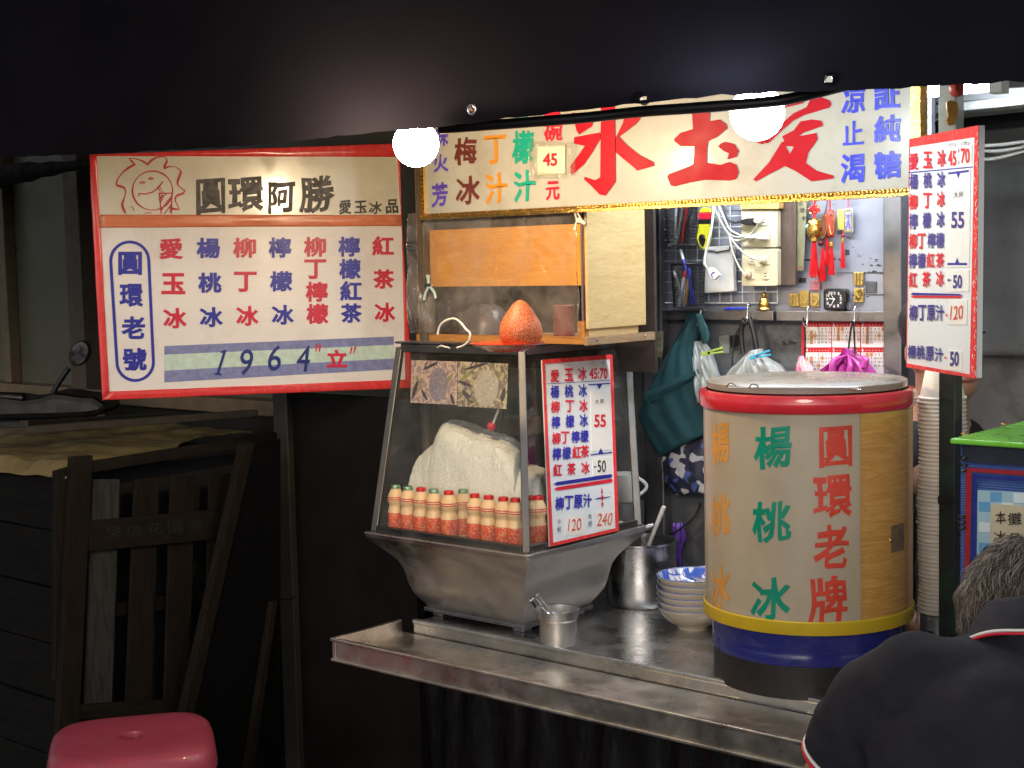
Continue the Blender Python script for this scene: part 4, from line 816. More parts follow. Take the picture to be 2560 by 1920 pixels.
def bowl(loc, lab, grp='stacked porcelain bowls'):
    c = V(loc); t = thing('porcelain_bowl', lab, 'bowl', loc, grp)
    MB().lathe([(q, z * .79) for q, z in [(.0005, .004), (r * .36, .004), (r * .38, .0), (r * .43, .0), (r * .46, .008), (r * .70, .022), (r * .88, .042), (r * .955, .056), (r, .064), (r * .995, .0665)]], c, 48).build('outer_wall', PORC, t, smooth=50)
    MB().lathe([(q, z * .79) for q, z in [(r * .995, .0665), (r * .955, .064), (r * .87, .046), (r * .68, .028), (r * .42, .016), (.0005, .013)]], c, 48).build('inner_glaze', bm_, t, smooth=60)
    MB().tube([c + V((r * .993 * math.cos(a), r * .993 * math.sin(a), .0523)) for a in [math.tau * k / 48 for k in range(48)]], .0014, 6, closed=True).build('rim', M('blue_rim', (.2, .26, .5), .2) if 'blue_rim' not in bpy.data.materials else bpy.data.materials['blue_rim'], t, smooth=60)
    return t
b0 = bowl((0, 0, 0), 'bowl at the bottom of the stack of porcelain bowls, resting on the counter')
bl_ = ['bowl at the bottom of the porcelain stack beside the barrel, resting on the counter', 'second bowl from the bottom of the porcelain stack', 'third bowl from the bottom of the porcelain stack', 'third bowl from the top of the porcelain stack', 'second bowl from the top of the porcelain stack', 'topmost bowl of the porcelain stack, its blue lattice inside showing']
for k in range(6):
    o = b0 if k == 0 else copy_tree(b0); o.location = (bx_ + RN.uniform(-.002, .002), by_ + RN.uniform(-.002, .002), CT + .0142 * k); o['label'] = bl_[k]; o.rotation_euler.z = k
c2 = planeY(by_ + .13).hit(1800, 1430); o = copy_tree(b0); o.location = (c2.x, c2.y, CT + .052); o['label'] = 'single blue and white bowl behind the stack, half hidden by the barrel'
del o['group']
c3 = V((c2.x, c2.y, CT)); hh = tag(MB().lathe([(.0005, .052), (.06, .052), (.062, .05), (.062, 0), (.0005, 0)], c3, 24).build('upturned_tub', STEEL_DARK, org=c3, smooth=40), 'low steel tub carrying the single blue bowl', 'tub')

# ================================================================== big drinks barrel
D = 2.938; A = EYE + F0 * D + R0 * ((2018 - 1280) / FOC * D); ax, ay = A.x, A.y; BR = .204
def bz(py): return EYE.z - (py - 645) / FOC * (D - BR)
zt1, zt0, zb1, zb0, zn0 = bz(993), bz(1040), bz(1570), bz(1606), bz(1694)
bar = thing('drinks_barrel', 'big round translucent drinks barrel with red rim, yellow and blue bands and brush lettering', 'barrel', (ax, ay, CT))
C0 = (ax, ay, 0)
brl_, bt, bb = nodes('frosted_plastic'); co = texco(bt)
bt.links.new(ramp(bt, nz(bt, co, 3, 5), [(.3, (.44, .37, .27)), (.7, (.52, .44, .33))]), bb.inputs['Base Color']); stx = nz(bt, texco(bt, (1, 1, .55)), 5, 8, .7); sm0 = ramp(bt, stx, [(.45, (1, 1, 1)), (.8, (.72, .69, .62))]); mxs = bt.nodes.new('ShaderNodeMixRGB'); mxs.blend_type = 'MULTIPLY'; mxs.inputs[0].default_value = .7; bt.links.new(bb.inputs['Base Color'].links[0].from_socket, mxs.inputs[1]); bt.links.new(sm0, mxs.inputs[2]); bt.links.new(mxs.outputs[0], bb.inputs['Base Color']); bb.inputs['Roughness'].default_value = .32; bb.inputs['Coat Weight'].default_value = .35; bb.inputs['Coat Roughness'].default_value = .12
bb.inputs['Subsurface Weight'].default_value = .15; bb.inputs['Subsurface Radius'].default_value = (.05, .04, .03); bb.inputs['Subsurface Scale'].default_value = .4; bumpn(bt, bb, nz(bt, co, 400, 2), .06, .001)
MB().lathe([(BR, zb1 - .002), (BR, zt0 + .002)], C0, 96).build('body', brl_, bar, smooth=60)
MB().lathe([(BR, zt0), (BR + .006, zt0 + .001), (BR + .0085, zt0 + .006), (BR + .0085, zt1 - .008), (BR + .006, zt1 - .002), (BR - .002, zt1), (BR - .006, zt1)], C0, 96).build('red_rim', M('glossy_red', (.66, .03, .045), .16, var=.04, bump=.02, bs=40, coat=.6), bar, smooth=35)
lidm = glass('lid_acrylic', (.82, .78, .74), 1.3, .35, (.55, .5, .46), rough=.05, hs=7)
MB().lathe([(.0005, zt1 + .0005), (BR - .012, zt1 + .0005), (BR - .008, zt1 + .003), (BR - .008, zt1 + .0145), (BR - .011, zt1 + .0165), (.0005, zt1 + .0165)], C0, 96).build('lid', M('milky_acrylic', (.25, .225, .19), .3, var=.12, vs=6, bump=.01, coat=.1), bar, smooth=35)
mb = MB(); s0 = hz(*Z5(475, 318), zt1 + .017); s1 = hz(*Z5(1030, 320), zt1 + .017); mb.bar(s0, s1, .004, .0012); mb.build('lid_seam', WHITE_PL, bar)
for zx, zy in ((487, 316), (582, 320)):
    q = hz(*Z5(zx, zy), zt1 + .0165); MB().tube(curve([q + V((-.008, -.004, 0)), q + V((-.003, 0, .006)), q + V((.005, .002, .005)), q + V((.009, .004, 0))]), .0012, 6).build('lid_wire', BLACK_PL, bar, smooth=60)
q = hz(*Z5(1010, 328), zt1 + .0185); MB().bar(q - V((.016, -.012, 0)), q + V((.016, -.012, 0)), .008, .004).build('lid_hinge', CHROME, bar, bevel=.001)
MB().lathe([(BR - .001, zb0), (BR + .004, zb0 + .0005), (BR + .0045, zb0 + .003), (BR + .0045, zb1 - .002), (BR + .001, zb1)], C0, 96).build('yellow_band', M('yellow_band', (.60, .42, .02), .35, var=.1, bump=.05, dirt=(.2, .12, .02), damt=.3), bar, smooth=35)
MB().lathe([(BR - .001, zb0), (BR - .013, zb0 - .001), (BR - .012, zb0 - .03), (BR - .015, zb0 - .04), (BR - .013, zn0 + .02), (BR - .014, zn0)], C0, 96).build('blue_base', M('blue_plastic', (.025, .03, .20), .22, var=.1, bump=.1, bs=20, coat=.3), bar, smooth=60)
MB().lathe([(BR - .0142, zn0), (BR - .0155, zn0 - .001), (BR - .0155, CT), (.001, CT)], C0, 72).build('black_foot', M('black_rubber', (.012, .011, .012), .45), bar, smooth=40)
def cyl(px, py, rr):
    d = ray(px, py); ex, ey = EYE.x - ax, EYE.y - ay
    a = d.x ** 2 + d.y ** 2; b = ex * d.x + ey * d.y; c = ex * ex + ey * ey - rr * rr; di = b * b - a * c
    t = (-b - math.sqrt(max(0, di))) / a; p = EYE + d * t
    return math.atan2(p.y - ay, p.x - ax), p.z
def onbar(th, z, rr): return V((ax + rr * math.cos(th), ay + rr * math.sin(th), z))
def barrel_text(items, mat, name, rr=BR + .0005):
    mb = MB()
    for ch, zx, zy, w_, h_ in items:
        vs, fs = glyph(ch, .026); bm = bmesh.new(); bv = [bm.verts.new((*brushed(q[:2], ord(ch) % 17), q[2])) for q in vs]
        for f_ in fs:
            try: bm.faces.new([bv[i] for i in f_])
            except ValueError: pass
        for k in range(-1, 13): bmesh.ops.bisect_plane(bm, geom=bm.verts[:] + bm.edges[:] + bm.faces[:], plane_co=(k / 11, 0, 0), plane_no=(1, 0, 0))
        (t0, z0), (t1, z1) = cyl(*Z5(zx - w_ / 2, zy + h_ / 2), rr), cyl(*Z5(zx + w_ / 2, zy + h_ / 2), rr); (t2, z2), (t3, z3) = cyl(*Z5(zx - w_ / 2, zy - h_ / 2), rr), cyl(*Z5(zx + w_ / 2, zy - h_ / 2), rr)
        bm.verts.index_update()
        mb.add([onbar((t0 * (1 - v.co.x) + t1 * v.co.x) * (1 - v.co.y) + (t2 * (1 - v.co.x) + t3 * v.co.x) * v.co.y, (z0 * (1 - v.co.x) + z1 * v.co.x) * (1 - v.co.y) + (z2 * (1 - v.co.x) + z3 * v.co.x) * v.co.y, rr + v.co.z * .003) for v in bm.verts], [[v.index for v in f_.verts] for f_ in bm.faces])
        bm.free()
    mb.build(name, mat, bar)
barrel_text([('楊', 665, 572, 160, 180), ('桃', 658, 888, 165, 178), ('冰', 655, 1212, 170, 178)], M('barrel_green', (.0, .25, .15), .35), 'green_lettering')
barrel_text([('圓', 930, 567, 140, 176), ('環', 918, 780, 168, 180), ('老', 910, 995, 150, 190), ('牌', 897, 1218, 165, 195)], M('barrel_red', (.62, .06, .035), .35), 'red_lettering')
barrel_text([('楊', 442, 555, 78, 176), ('桃', 442, 860, 82, 180), ('冰', 442, 1165, 82, 175)], M('barrel_orange', (.68, .32, .07), .35), 'orange_lettering')
# wood veneer wrapped round the right side
ta, za = cyl(*Z5(1035, 900), BR + .001); tb = ta + 1.35; zw1 = zt0 - .001; zw0 = bz(1575) - .003
vm, vt, vb = nodes('barrel_veneer'); co = texco(vt, (7, 7, 60)); g_ = nz(vt, co, 1.6, 6, .6, 2); vt.links.new(ramp(vt, g_, [(.35, (.50, .25, .05)), (.65, (.66, .37, .10))]), vb.inputs['Base Color']); vb.inputs['Roughness'].default_value = .3; vb.inputs['Coat Weight'].default_value = .4
MB().grid(lambda u, v: onbar(ta + (tb - ta) * u, zw0 + (zw1 - zw0) * v, BR + .0016 + .001 * (u < .02)), 40, 4).build('wood_veneer', vm, bar, smooth=80)
t0_, z0_ = cyl(*Z5(1165, 905), BR + .003); t1_, z1_ = cyl(*Z5(1220, 1005), BR + .003)
MB().grid(lambda u, v: onbar(t0_ + (t1_ - t0_) * u, z1_ + (z0_ - z1_) * v, BR + .0028), 8, 2).build('brown_tape', M('brown_tape', (.20, .14, .07), .3), bar, smooth=80)
MB().lathe([(.0004, .004), (.004, .003), (.0045, 0)], onbar(cyl(*Z5(1158, 966), BR)[0], cyl(*Z5(1158, 966), BR)[1], BR + .002), 12, Matrix.Rotation(rad(90), 3, 'Y')).build('tack', GOLD, bar, smooth=60)
# ================================================================== things on the rear panel
def hang(zf, x, y, w=.0): return BW.hit(*zf(x, y), w)
def hook(zf, x, y, lab):
    p = hang(zf, x, y, .034); t = MB().tube(curve([p + V((0, .012, .0)), p + V((0, .004, .012)), p + V((0, -.004, .006)), p + V((0, -.006, -.012)), p + V((.001, -.010, -.03)), p + V((.002, -.020, -.036)), p + V((.002, -.028, -.028))], 5), .0016, 8)
    return tag(t.build('s_hook', CHROME, org=p, smooth=60), lab, 'hook', 'hooks on the rear rail')
hook(ZD, 850, 1300, 'steel hook on the rail carrying the dark teal apron'); hook(ZD, 1360, 1270, 'steel hook on the rail carrying the black straps'); hook(ZE, 270, 985, 'steel hook carrying the thin black string left of the calendar'); hook(ZE, 660, 985, 'steel hook on the rail just above the magenta ribbon bag')
# wire grid
gx0, gx1 = BW.uv(*ZD(480, 900))[0], BW.uv(*ZD(1700, 900))[0]; gz0, gz1 = BW.uv(*ZD(1300, 1210))[1], BW.uv(*ZD(1300, 20))[1]; mb = MB()
for k in range(11): x = gx0 + (gx1 - gx0) * k / 10; mb.tube([(x, YB - .012, gz0 - .0), (x, YB - .012, gz1)], .0013, 6)
for k in range(11): z = gz0 + (gz1 - gz0) * k / 10; mb.tube([(gx0, YB - .0146, z), (gx1, YB - .0146, z)], .0013 if k else .0022, 6)
tag(mb.build('wire_grid', M('white_wire', (.55, .58, .62), .35, bump=0), org=(gx0, YB, gz0)), 'white wire grid fixed to the rear panel behind the pen cups', 'wire grid')
# backing board behind sockets
def flatbox(nm, lab, cat, zf, pts, w0, w1, mat, r=0, bevel=.001, par=None):
    mb = MB().slab(BW, zf, pts, w0, w1)
    if par: return mb.build(nm, mat, par, bevel=bevel)
    return tag(mb.build(nm, mat, org=hang(zf, *pts[0], w0), bevel=bevel), lab, cat)
flatbox('brown_board', 'brown wooden board behind the socket plates', 'board', ZE, [(-100, 10), (165, 20), (162, 772), (-100, 775)], .016, .026, wood('brown_board', (.055, .035, .03), (.11, .075, .06), 'z', 6, .5))
flatbox('note_strip', 'long olive paper strip with ink writing beside the brown board', 'note', ZE, [(175, 20), (258, 22), (228, 655), (165, 650)], .017, .018, M('olive_paper', (.20, .19, .11), .6, var=.15))
mb = MB(); pn = planeY(YB - .019)
for ch, x, y, s_ in (('北', 205, 95, 34), ('管', 217, 150, 38), ('水', 228, 215, 36)): put(mb, pn, ZE, ch, x, y, s_, s_, .01, .0005, brush=True)
o = mb.build('ink_lettering', BLACK_INK, bpy.data.objects['note_strip'])
mb = MB(); put(mb, pn, ZE, '150', 195, 626, 46, 26, .01, .0005); mb.build('price_lettering', M('dim_red_ink', (.3, .03, .02), .5), bpy.data.objects['note_strip'])
# socket plates
OUTL = M('socket_face', (.58, .55, .40), .35, bump=.02)
def socket_plate(zx0, zy0, zx1, zy1, lab, outlets):
    t = thing('socket_plate', lab, 'socket plate', hang(ZD, zx0, zy1, .03), 'socket plates on the rear panel')
    MB().slab(BW, ZD, rrect(zx0, zy0, zx1, zy1, 22), .027, .044).build('plate', CREAM_PL, t, bevel=.0015)
    for x, y in outlets:
        o = MB().slab(BW, ZD, rrect(x - 38, y - 48, x + 38, y + 48, 5), .0435, .0465).build('outlet', OUTL, t, bevel=.0006)
        mb = MB()
        for dy in (-16, 16): mb.slab(BW, ZD, [(x - 12, y + dy - 5), (x + 12, y + dy - 5), (x + 12, y + dy + 5), (x - 12, y + dy + 5)], .0464, .0468)
        mb.build('slots', BLACK_PL, o)
    return t
socket_plate(1282, 196, 1672, 606, 'upper cream socket plate with a black plug and clear cables', ((1525, 318), (1525, 490), (1390, 490), (1390, 318)))
socket_plate(1284, 618, 1676, 1026, 'lower cream socket plate with two round plugs and one free socket', ((1545, 742), (1398, 742), (1385, 900), (1542, 903)))
flatbox('power_box', 'yellowed plastic power strip half hidden under the banner', 'power strip', ZD, rrect(1265, 78, 1690, 186, 14), .027, .05, M('yellowed_plastic', (.55, .36, .13), .4, var=.1))
CLR = M('clear_cable', (.58, .55, .48), .28, bump=.05); WC = M('white_cable', (.72, .71, .68), .35, bump=.05)
def cable(pts, r, mat, lab, w=.05, nm='cable'):
    p = [hang(ZD, x, y, (q[0] if q else w)) for x, y, *q in pts]
    return tag(MB().tube(curve(p, 7), r, 8).build(nm, mat, org=p[0], smooth=60), lab, 'cable')
def plug(zx, zy, mat, lab, rnd=True, w=.047):
    p = hang(ZD, zx, zy, w); t = thing('plug', lab, 'plug', p); Mx = Matrix.Rotation(rad(90), 3, 'X')
    if rnd:
        MB().lathe([(.0005, 0), (.0095, 0), (.0098, .004), (.0088, .008), (.006, .010), (.005, .018), (.0005, .019)], p, 20, Mx).build('body', mat, t, smooth=40)
        MB().lathe([(.0062, .0095), (.0068, .0105), (.0062, .0118)], p, 20, Mx).build('ring', M('plug_ring', (.5, .35, .25), .4) if 'plug_ring' not in bpy.data.materials else bpy.data.materials['plug_ring'], t, smooth=40)
    else:
        pts = [(zx - 100, zy - 20), (zx - 40, zy - 38), (zx + 40, zy - 42), (zx + 44, zy + 40), (zx - 40, zy + 36), (zx - 100, zy + 22)]
        MB().slab(BW, ZD, pts, w, w + .014).build('body', mat, t, bevel=.002); MB().tube([hang(ZD, zx - 170, zy + 10, w + .007), hang(ZD, zx - 95, zy, w + .007)], .0032, 8).build('sleeve', mat, t, smooth=60)
    return t
plug(1370, 325, BLACK_PL, 'black mains plug in the upper socket plate', False); plug(1475, 312, CLR, 'clear round plug at the top right of the upper socket plate'); plug(1515, 480, WC, 'white plug lying in the lower row of the upper socket plate', False)
plug(1520, 745, CREAM_PL, 'round cream plug in the upper row of the lower socket plate'); plug(1355, 905, bpy.data.materials['plug_ring'], 'round rust tinged plug in the bottom left of the lower socket plate')
cable([(925, 60), (985, 200), (1080, 380), (1180, 480), (1300, 490), (1400, 440), (1470, 330, .065)], .0024, CLR, 'clear cable looping up to the top right plug')
cable([(950, 60), (1010, 220), (1100, 400), (1190, 520), (1320, 520), (1430, 495, .055)], .0024, CLR, 'clear cable ending at the white plug', .056)
cable([(1000, 60), (1070, 230), (1150, 400), (1240, 460), (1330, 490), (1400, 500, .055)], .0022, WC, 'thin pale cable lying above the clear ones', .062)
cable([(1060, 90), (1095, 190), (1130, 290), (1200, 330), (1275, 330, .056)], .0026, BLACK_PL, 'black cable of the black mains plug', .057)
cable([(1120, 420), (1190, 540), (1290, 650), (1400, 720), (1470, 742, .064)], .0022, CLR, 'cable running down to the round cream plug', .058)
cable([(1150, 480), (1170, 600), (1210, 720), (1270, 840), (1320, 900, .064)], .0022, CLR, 'cable running down to the rust tinged plug', .06)
cable([(980, 40), (972, 250), (950, 420), (905, 600), (878, 740), (880, 790), (905, 830, .06)], .0032, WC, 'thick white cable hanging in front of the note pad', .066)
wp = hang(ZD, 970, 890, .062); t = thing('plug', 'white flat plug dangling on the note pad', 'plug', wp)
MB().slab(BW, ZD, [(905, 845), (935, 822), (985, 835), (1040, 905), (985, 962), (950, 945), (915, 880)], .058, .068).build('body', WHITE_PL, t, bevel=.002)
mb = MB(); mb.tube([hang(ZD, 1025, 900, .063), hang(ZD, 1046, 906, .063)], .0012, 6); mb.tube([hang(ZD, 1005, 935, .063), hang(ZD, 1024, 942, .063)], .0012, 6); mb.build('prongs', CHROME, t)
MB().flat(BW, ZD, [(945, 905), (970, 870), (1000, 880), (985, 888), (972, 886), (958, 908), (975, 930), (968, 935)], .0685).build('blue_mark', BLUE_INK, t)
# lighter
t = thing('gas_lighter', 'yellow gas lighter with a red and black top hanging from the wire grid', 'lighter', hang(ZD, 870, 690, .03))
lx = planeY(YB - .03)
MB().slab(lx, ZD, [(812, 345), (935, 345), (930, 440), (922, 520), (905, 590), (885, 632), (850, 628), (820, 590), (790, 530), (785, 490), (800, 440)], -.008, .008).build('body', M('yellow_body', (.60, .58, .03), .3), t, bevel=.003)
MB().slab(lx, ZD, [(848, 458), (876, 470), (890, 520), (878, 570), (858, 602), (828, 560), (812, 515), (820, 480)], .0078, .0088).build('trigger_opening', BLACK_PL, t); MB().slab(lx, ZD, [(850, 462), (882, 470), (878, 510), (845, 500)], .0085, .011).build('trigger', STEEL_DARK, t, bevel=.001)
for a, b, mt, nm in ((300, 345, BLACK_PL, 'black_ring'), (228, 298, RED_INK, 'red_cap')): MB().slab(lx, ZD, rrect(808, a, 942, b, 8), -.010, .010).build(nm, mt, t, bevel=.003)
MB().slab(lx, ZD, [(812, 226), (820, 195), (845, 172), (875, 166), (905, 174), (930, 198), (938, 226)], -.009, .009).build('yellow_tip', bpy.data.materials['yellow_body'], t, bevel=.003); MB().slab(lx, ZD, [(845, 630), (885, 632), (880, 690), (848, 690)], -.005, .005).build('nozzle', STEEL_DARK, t, bevel=.002)
# note pad
t = thing('note_pad', 'white note pad held by a black wire clip on the rear panel', 'note pad', hang(ZD, 870, 1100, .02))
MB().slab(BW, ZD, [(912, 600), (1180, 580), (1198, 1085), (868, 1105), (848, 1100), (862, 720)], .018, .034).build('pages', M('pad_paper', (.56, .56, .55), .6, var=.06, dirt=(.28, .26, .22), damt=.35, dscale=10), t, bevel=.0015)
MB().tube([hang(ZD, x, y, .036) for x, y in ((915, 640), (985, 645), (1020, 660), (1060, 645), (1150, 636), (1158, 585))], .0016, 6).build('wire_clip', BLACK_PL, t, smooth=50)
# mesh pen cups with pens
def pen(par_lab, cupc, dx, dy, tilt, rot, ln, mat, mat2, grp):
    a = cupc + V((dx, dy, .004)); d = V((math.sin(tilt) * math.cos(rot), math.sin(tilt) * math.sin(rot), math.cos(tilt)))
    t = thing('pen', par_lab, 'pen', a, grp)
    MB().tube([a, a + d * .008, a + d * (ln * .82)], [.001, .0036, .0038], 10).build('barrel', mat, t, smooth=50); MB().tube([a + d * (ln * .82), a + d * (ln * .95), a + d * ln], [.0042, .0042, .003], 10).build('cap', mat2, t, smooth=50)
def pencup(zx0, zy0, zx1, zy1, w, lab, pens, grp):
    l, r_ = BW.hit(*ZD(zx0, zy1), w), BW.hit(*ZD(zx1, zy1), w); rr = (r_ - l).length / 2 * .93; c = (l + r_) / 2; h = BW.uv(*ZD(zx0, zy0), w)[1] - BW.uv(*ZD(zx0, zy1), w)[1]
    t = thing('mesh_pen_cup', lab, 'pen cup', c, 'mesh pen cups')
    n, m = 54, 30; mb = MB(); vs = []; fs = []
    for j in range(m + 1):
        for i in range(n): a = math.tau * (i + .5 * (j % 2)) / n; k = .88 + .12 * j / m; vs.append(c + V((rr * k * math.cos(a), rr * k * math.sin(a), h * j / m)))
    for j in range(0, m - 1):
        for i in range(n):
            i2 = i if j % 2 == 0 else (i + 1) % n
            fs.append([j * n + (i2 + (0 if j % 2 == 0 else 0)) % n, (j + 1) * n + (i if j % 2 == 0 else (i + 1)) % n, (j + 2) * n + i2 % n, (j + 1) * n + ((i - 1) if j % 2 == 0 else i) % n])
    mb.add(vs, fs); o = mb.build('mesh_wall', BLACK_PL, t); md = o.modifiers.new('wire', 'WIREFRAME'); md.thickness = .0017; md.use_even_offset = False
    mb = MB(); mb.tube([c + V((rr * math.cos(a), rr * math.sin(a), h)) for a in [math.tau * k / 36 for k in range(36)]], .0018, 8, closed=True); mb.build('rim', BLACK_PL, t, smooth=60)
    mb = MB(); mb.lathe([(.0005, 0), (rr * .885, 0), (rr * .89, .004)], c, 30); mb.build('base', BLACK_PL, t, smooth=50)
    for i, (dx, dy, tilt, rot, ln, mt, m2, lb) in enumerate(pens): pen(lb, c, dx * rr, dy * rr, tilt, rot, ln, mt, m2, grp)
PB_ = M('blue_pen', (.02, .04, .38), .25); PW_ = M('white_pen', (.7, .7, .74), .25); PR_ = M('red_pen', (.6, .03, .03), .25); PG_ = M('grey_pen', (.3, .3, .32), .3); PO_ = M('orange_pen', (.7, .3, .08), .3)
pencup(540, 785, 872, 1262, .06, 'lower black mesh pen cup holding a tall white and blue pen', [(.5, 0, .30, math.pi, .148, PB_, PW_, 'white topped blue pen standing tall out of the lower mesh cup'), (-.45, .1, .1, .4, .085, PW_, PW_, 'short white pen inside the lower mesh cup at its left'), (-.1, -.2, .15, 1, .09, PO_, PW_, 'orange pen low inside the lower mesh cup'), (.1, -.5, -.35, .1, .095, PG_, PW_, 'grey pen leaning inside the lower mesh cup'), (-.5, -.3, .2, .3, .09, PW_, PR_, 'white pen with red cap inside the lower mesh cup'), (.4, -.3, .12, 2.6, .095, PB_, PB_, 'plain blue pen inside the lower mesh cup')], 'pens in the lower cup')
pencup(470, 80, 790, 585, .05, 'upper black mesh pen cup with a red pen inside, cut by the banner', [(.2, -.3, .18, 0, .12, PR_, PR_, 'red pen leaning in the upper mesh cup'), (-.2, -.3, .2, .2, .12, PG_, PW_, 'grey pen crossing the middle of the upper mesh cup'), (-.5, 0, .05, 1, .115, PW_, PB_, 'white pen at the left side of the upper mesh cup'), (-.1, .2, .3, .3, .12, BLACK_PL, PG_, 'black pen leaning right in the upper mesh cup')], 'pens in the upper cup')
bp_ = MB(); a, b = hang(ZD, 1098, 1275, .032), hang(ZD, 1340, 1272, .032); bp_.tube([a, a + (b - a) * .8, b], [.0034, .0036, .0026], 10)
tag(bp_.build('pen', PB_, org=a, smooth=50), 'blue pen lying on the rail left of the gold figurine', 'pen')
# gold figurine on the rail
p = hang(ZD, 1530, 1290, .022); t = thing('gold_figurine', 'small gold seated figurine on the rear rail', 'figurine', p)
MB().lathe([(.0005, -.001), (.0155, 0), (.017, .003), (.0145, .007), (.0005, .008)], p, 20).build('pedestal', GOLD, t, smooth=40); MB().lathe([(.0005, .007), (.012, .008), (.0135, .014), (.011, .022), (.0085, .029), (.0035, .032), (.0005, .033)], p, 18, fn=lambda q, a: q + V((q.x, q.y, 0)) * .18 * math.sin(3 * a + q.z * 300)).build('body', GOLD, t, smooth=60); MB().lathe([(.0065 * math.sin(math.pi * k / 8) + 1e-4, .037 - .007 * math.cos(math.pi * k / 8)) for k in range(9)], p, 14).build('head', GOLD, t, smooth=80)
# small gold plaques
for zx, zy, w_, h_, lab in ((150, 895, 82, 108, 'ribbed gold plaque at the left end of the row above the rail'), (232, 888, 76, 140, 'plain greenish gold plaque between the ribbed one and the figure plaque'), (320, 897, 76, 110, 'gold plaque with a raised figure left of the clock'), (683, 720, 84, 112, 'ribbed gold plaque above the sunburst plaque'), (683, 858, 82, 112, 'gold sunburst plaque right of the clock')):
    t = thing('gold_plaque', lab, 'plaque', hang(ZE, zx, zy + h_ / 2, .004), 'gold plaques on the rear panel')
    gmat = M('plaque_gold', (.50, .38, .14), .34, .9, var=.25, vs=60, bump=.5, bs=300) if 'plaque_gold' not in bpy.data.materials else bpy.data.materials['plaque_gold']
    MB().slab(BW, ZE, rrect(zx - w_ / 2, zy - h_ / 2, zx + w_ / 2, zy + h_ / 2, 4), .002, .006).build('plate', gmat, t, bevel=.0008)
    mb = MB()
    if 'ribbed' in lab and 'between' not in lab:
        for dx in (-27, 0, 27): mb.slab(BW, ZE, [(zx + dx - 8, zy - h_ * .44), (zx + dx + 8, zy - h_ * .44), (zx + dx + 8, zy + h_ * .44), (zx + dx - 8, zy + h_ * .44)], .0058, .009)
    elif 'sunburst' in lab:
        for k in range(20): a = math.tau * k / 20; mb.slab(BW, ZE, [(zx + 6 * math.cos(a + .5), zy + 6 * math.sin(a + .5)), (zx + w_ * .46 * math.cos(a), zy + h_ * .46 * math.sin(a)), (zx + 6 * math.cos(a - .5), zy + 6 * math.sin(a - .5))], .0058, .0078 + .0001 * k)
    elif 'figure plaque' in lab: mb.slab(BW, ZE, ell(zx, zy, 24, 48, 18), .0058, .0075)
    else:
        mb.slab(BW, ZE, ell(zx, zy + 16, 26, 30, 18), .0058, .009); mb.slab(BW, ZE, ell(zx + 2, zy - 26, 14, 17, 16), .0058, .0085)
    mb.build('relief', gmat, t, bevel=.0006)
# clock
t = thing('alarm_clock', 'square black alarm clock with white numerals on the rear rail', 'clock', hang(ZE, 475, 985, .02))
MB().slab(BW, ZE, rrect(390, 800, 562, 982, 30), .003, .034).build('case', M('gloss_black', (.012, .012, .016), .15, bump=.01, coat=.6), t, bevel=.003); MB().slab(BW, ZE, rrect(402, 815, 550, 966, 18), .0345, .036).build('dial', M('dial_black', (.014, .014, .02), .4), t)
mb = MB(); ck = planeY(YB - .036)
for ch, x, y in (('12', 482, 838), ('1', 519, 842), ('2', 535, 865), ('3', 537, 888), ('4', 535, 918), ('5', 515, 943), ('6', 482, 946), ('7', 447, 943), ('8', 428, 922), ('9', 424, 890), ('10', 430, 857), ('11', 450, 838)): put(mb, ck, ZE, ch, x, y, 9 if ch == '1' else (24 if len(ch) > 1 else 17), 23, .012, .0006)
mb.build('numerals', WHITE_INK, t); mb = MB()
mb.ribbon(ck, ZE, [(480, 890), (444, 826)], [.0016, .0008], .0016); mb.ribbon(ck, ZE, [(480, 890), (455, 945)], [.0018, .001], .0018); mb.ribbon(ck, ZE, [(490, 892), (440, 882)], [.0018, .0022], .002); mb.flat(ck, ZE, ell(479, 888, 8, 9, 14), .0022); mb.build('hands', WHITE_INK, t)
p = hang(ZE, 612, 975, .02); tag(MB().lathe([(.0005, 0), (.006, 0), (.0065, .012), (.005, .017), (.0005, .019)], p, 16).build('glass_bottle', glass('small_glass', (.85, .85, .85), 1.2, .15), org=p, smooth=50), 'tiny clear glass bottle between the clock and the sunburst plaque', 'bottle')
flatbox('amulet_card', 'small red edged card below the large tassel', 'card', ZE, [(282, 735), (368, 735), (366, 815), (284, 818)], .003, .005, M('amulet_print', (.40, .14, .18), .4, var=.6, vs=160))
flatbox('amulet_card', 'dark square card stuck right of the ribbed gold plaque', 'card', ZE, [(748, 742), (832, 744), (828, 838), (752, 834)], .002, .0034, M('dark_card', (.07, .07, .08), .6, var=.5, vs=120))
# hanging charms with tassels
TAS = M('tassel_red', (.66, .012, .018), .5, var=.15, vs=80, bump=.3, bs=300)
def tassel(par, zx, zy0, zy1, wz, w, gold=True):
    a = hang(ZE, zx, zy0, w); b = hang(ZE, zx, zy1, w); R_2 = (hang(ZE, zx + wz / 2, zy0, w) - a).length; mb = MB(); L = (a - b).length
    for k in range(64):
        th = RN.uniform(0, math.tau); q = math.sqrt(RN.random()) * R_2; s_ = V((math.cos(th) * q * .6, math.sin(th) * q * .6, 0)); e = V((math.cos(th) * q, math.sin(th) * q, 0)) + V((RN.gauss(0, .001), 0, 0))
        mb.tube([a + s_ * .5, a + s_ - V((0, 0, L * .4)), a + e - V((0, 0, L * RN.uniform(.9, 1.0)))], .0006, 4)
    mb.build('tassel', TAS, par)
    if gold: MB().lathe([(.0005, .004), (R_2 * .6, .003), (R_2 * .75, -.002), (R_2 * .7, -.008), (.0005, -.009)], a, 14).build('gold_cap', GOLD, par, smooth=60)
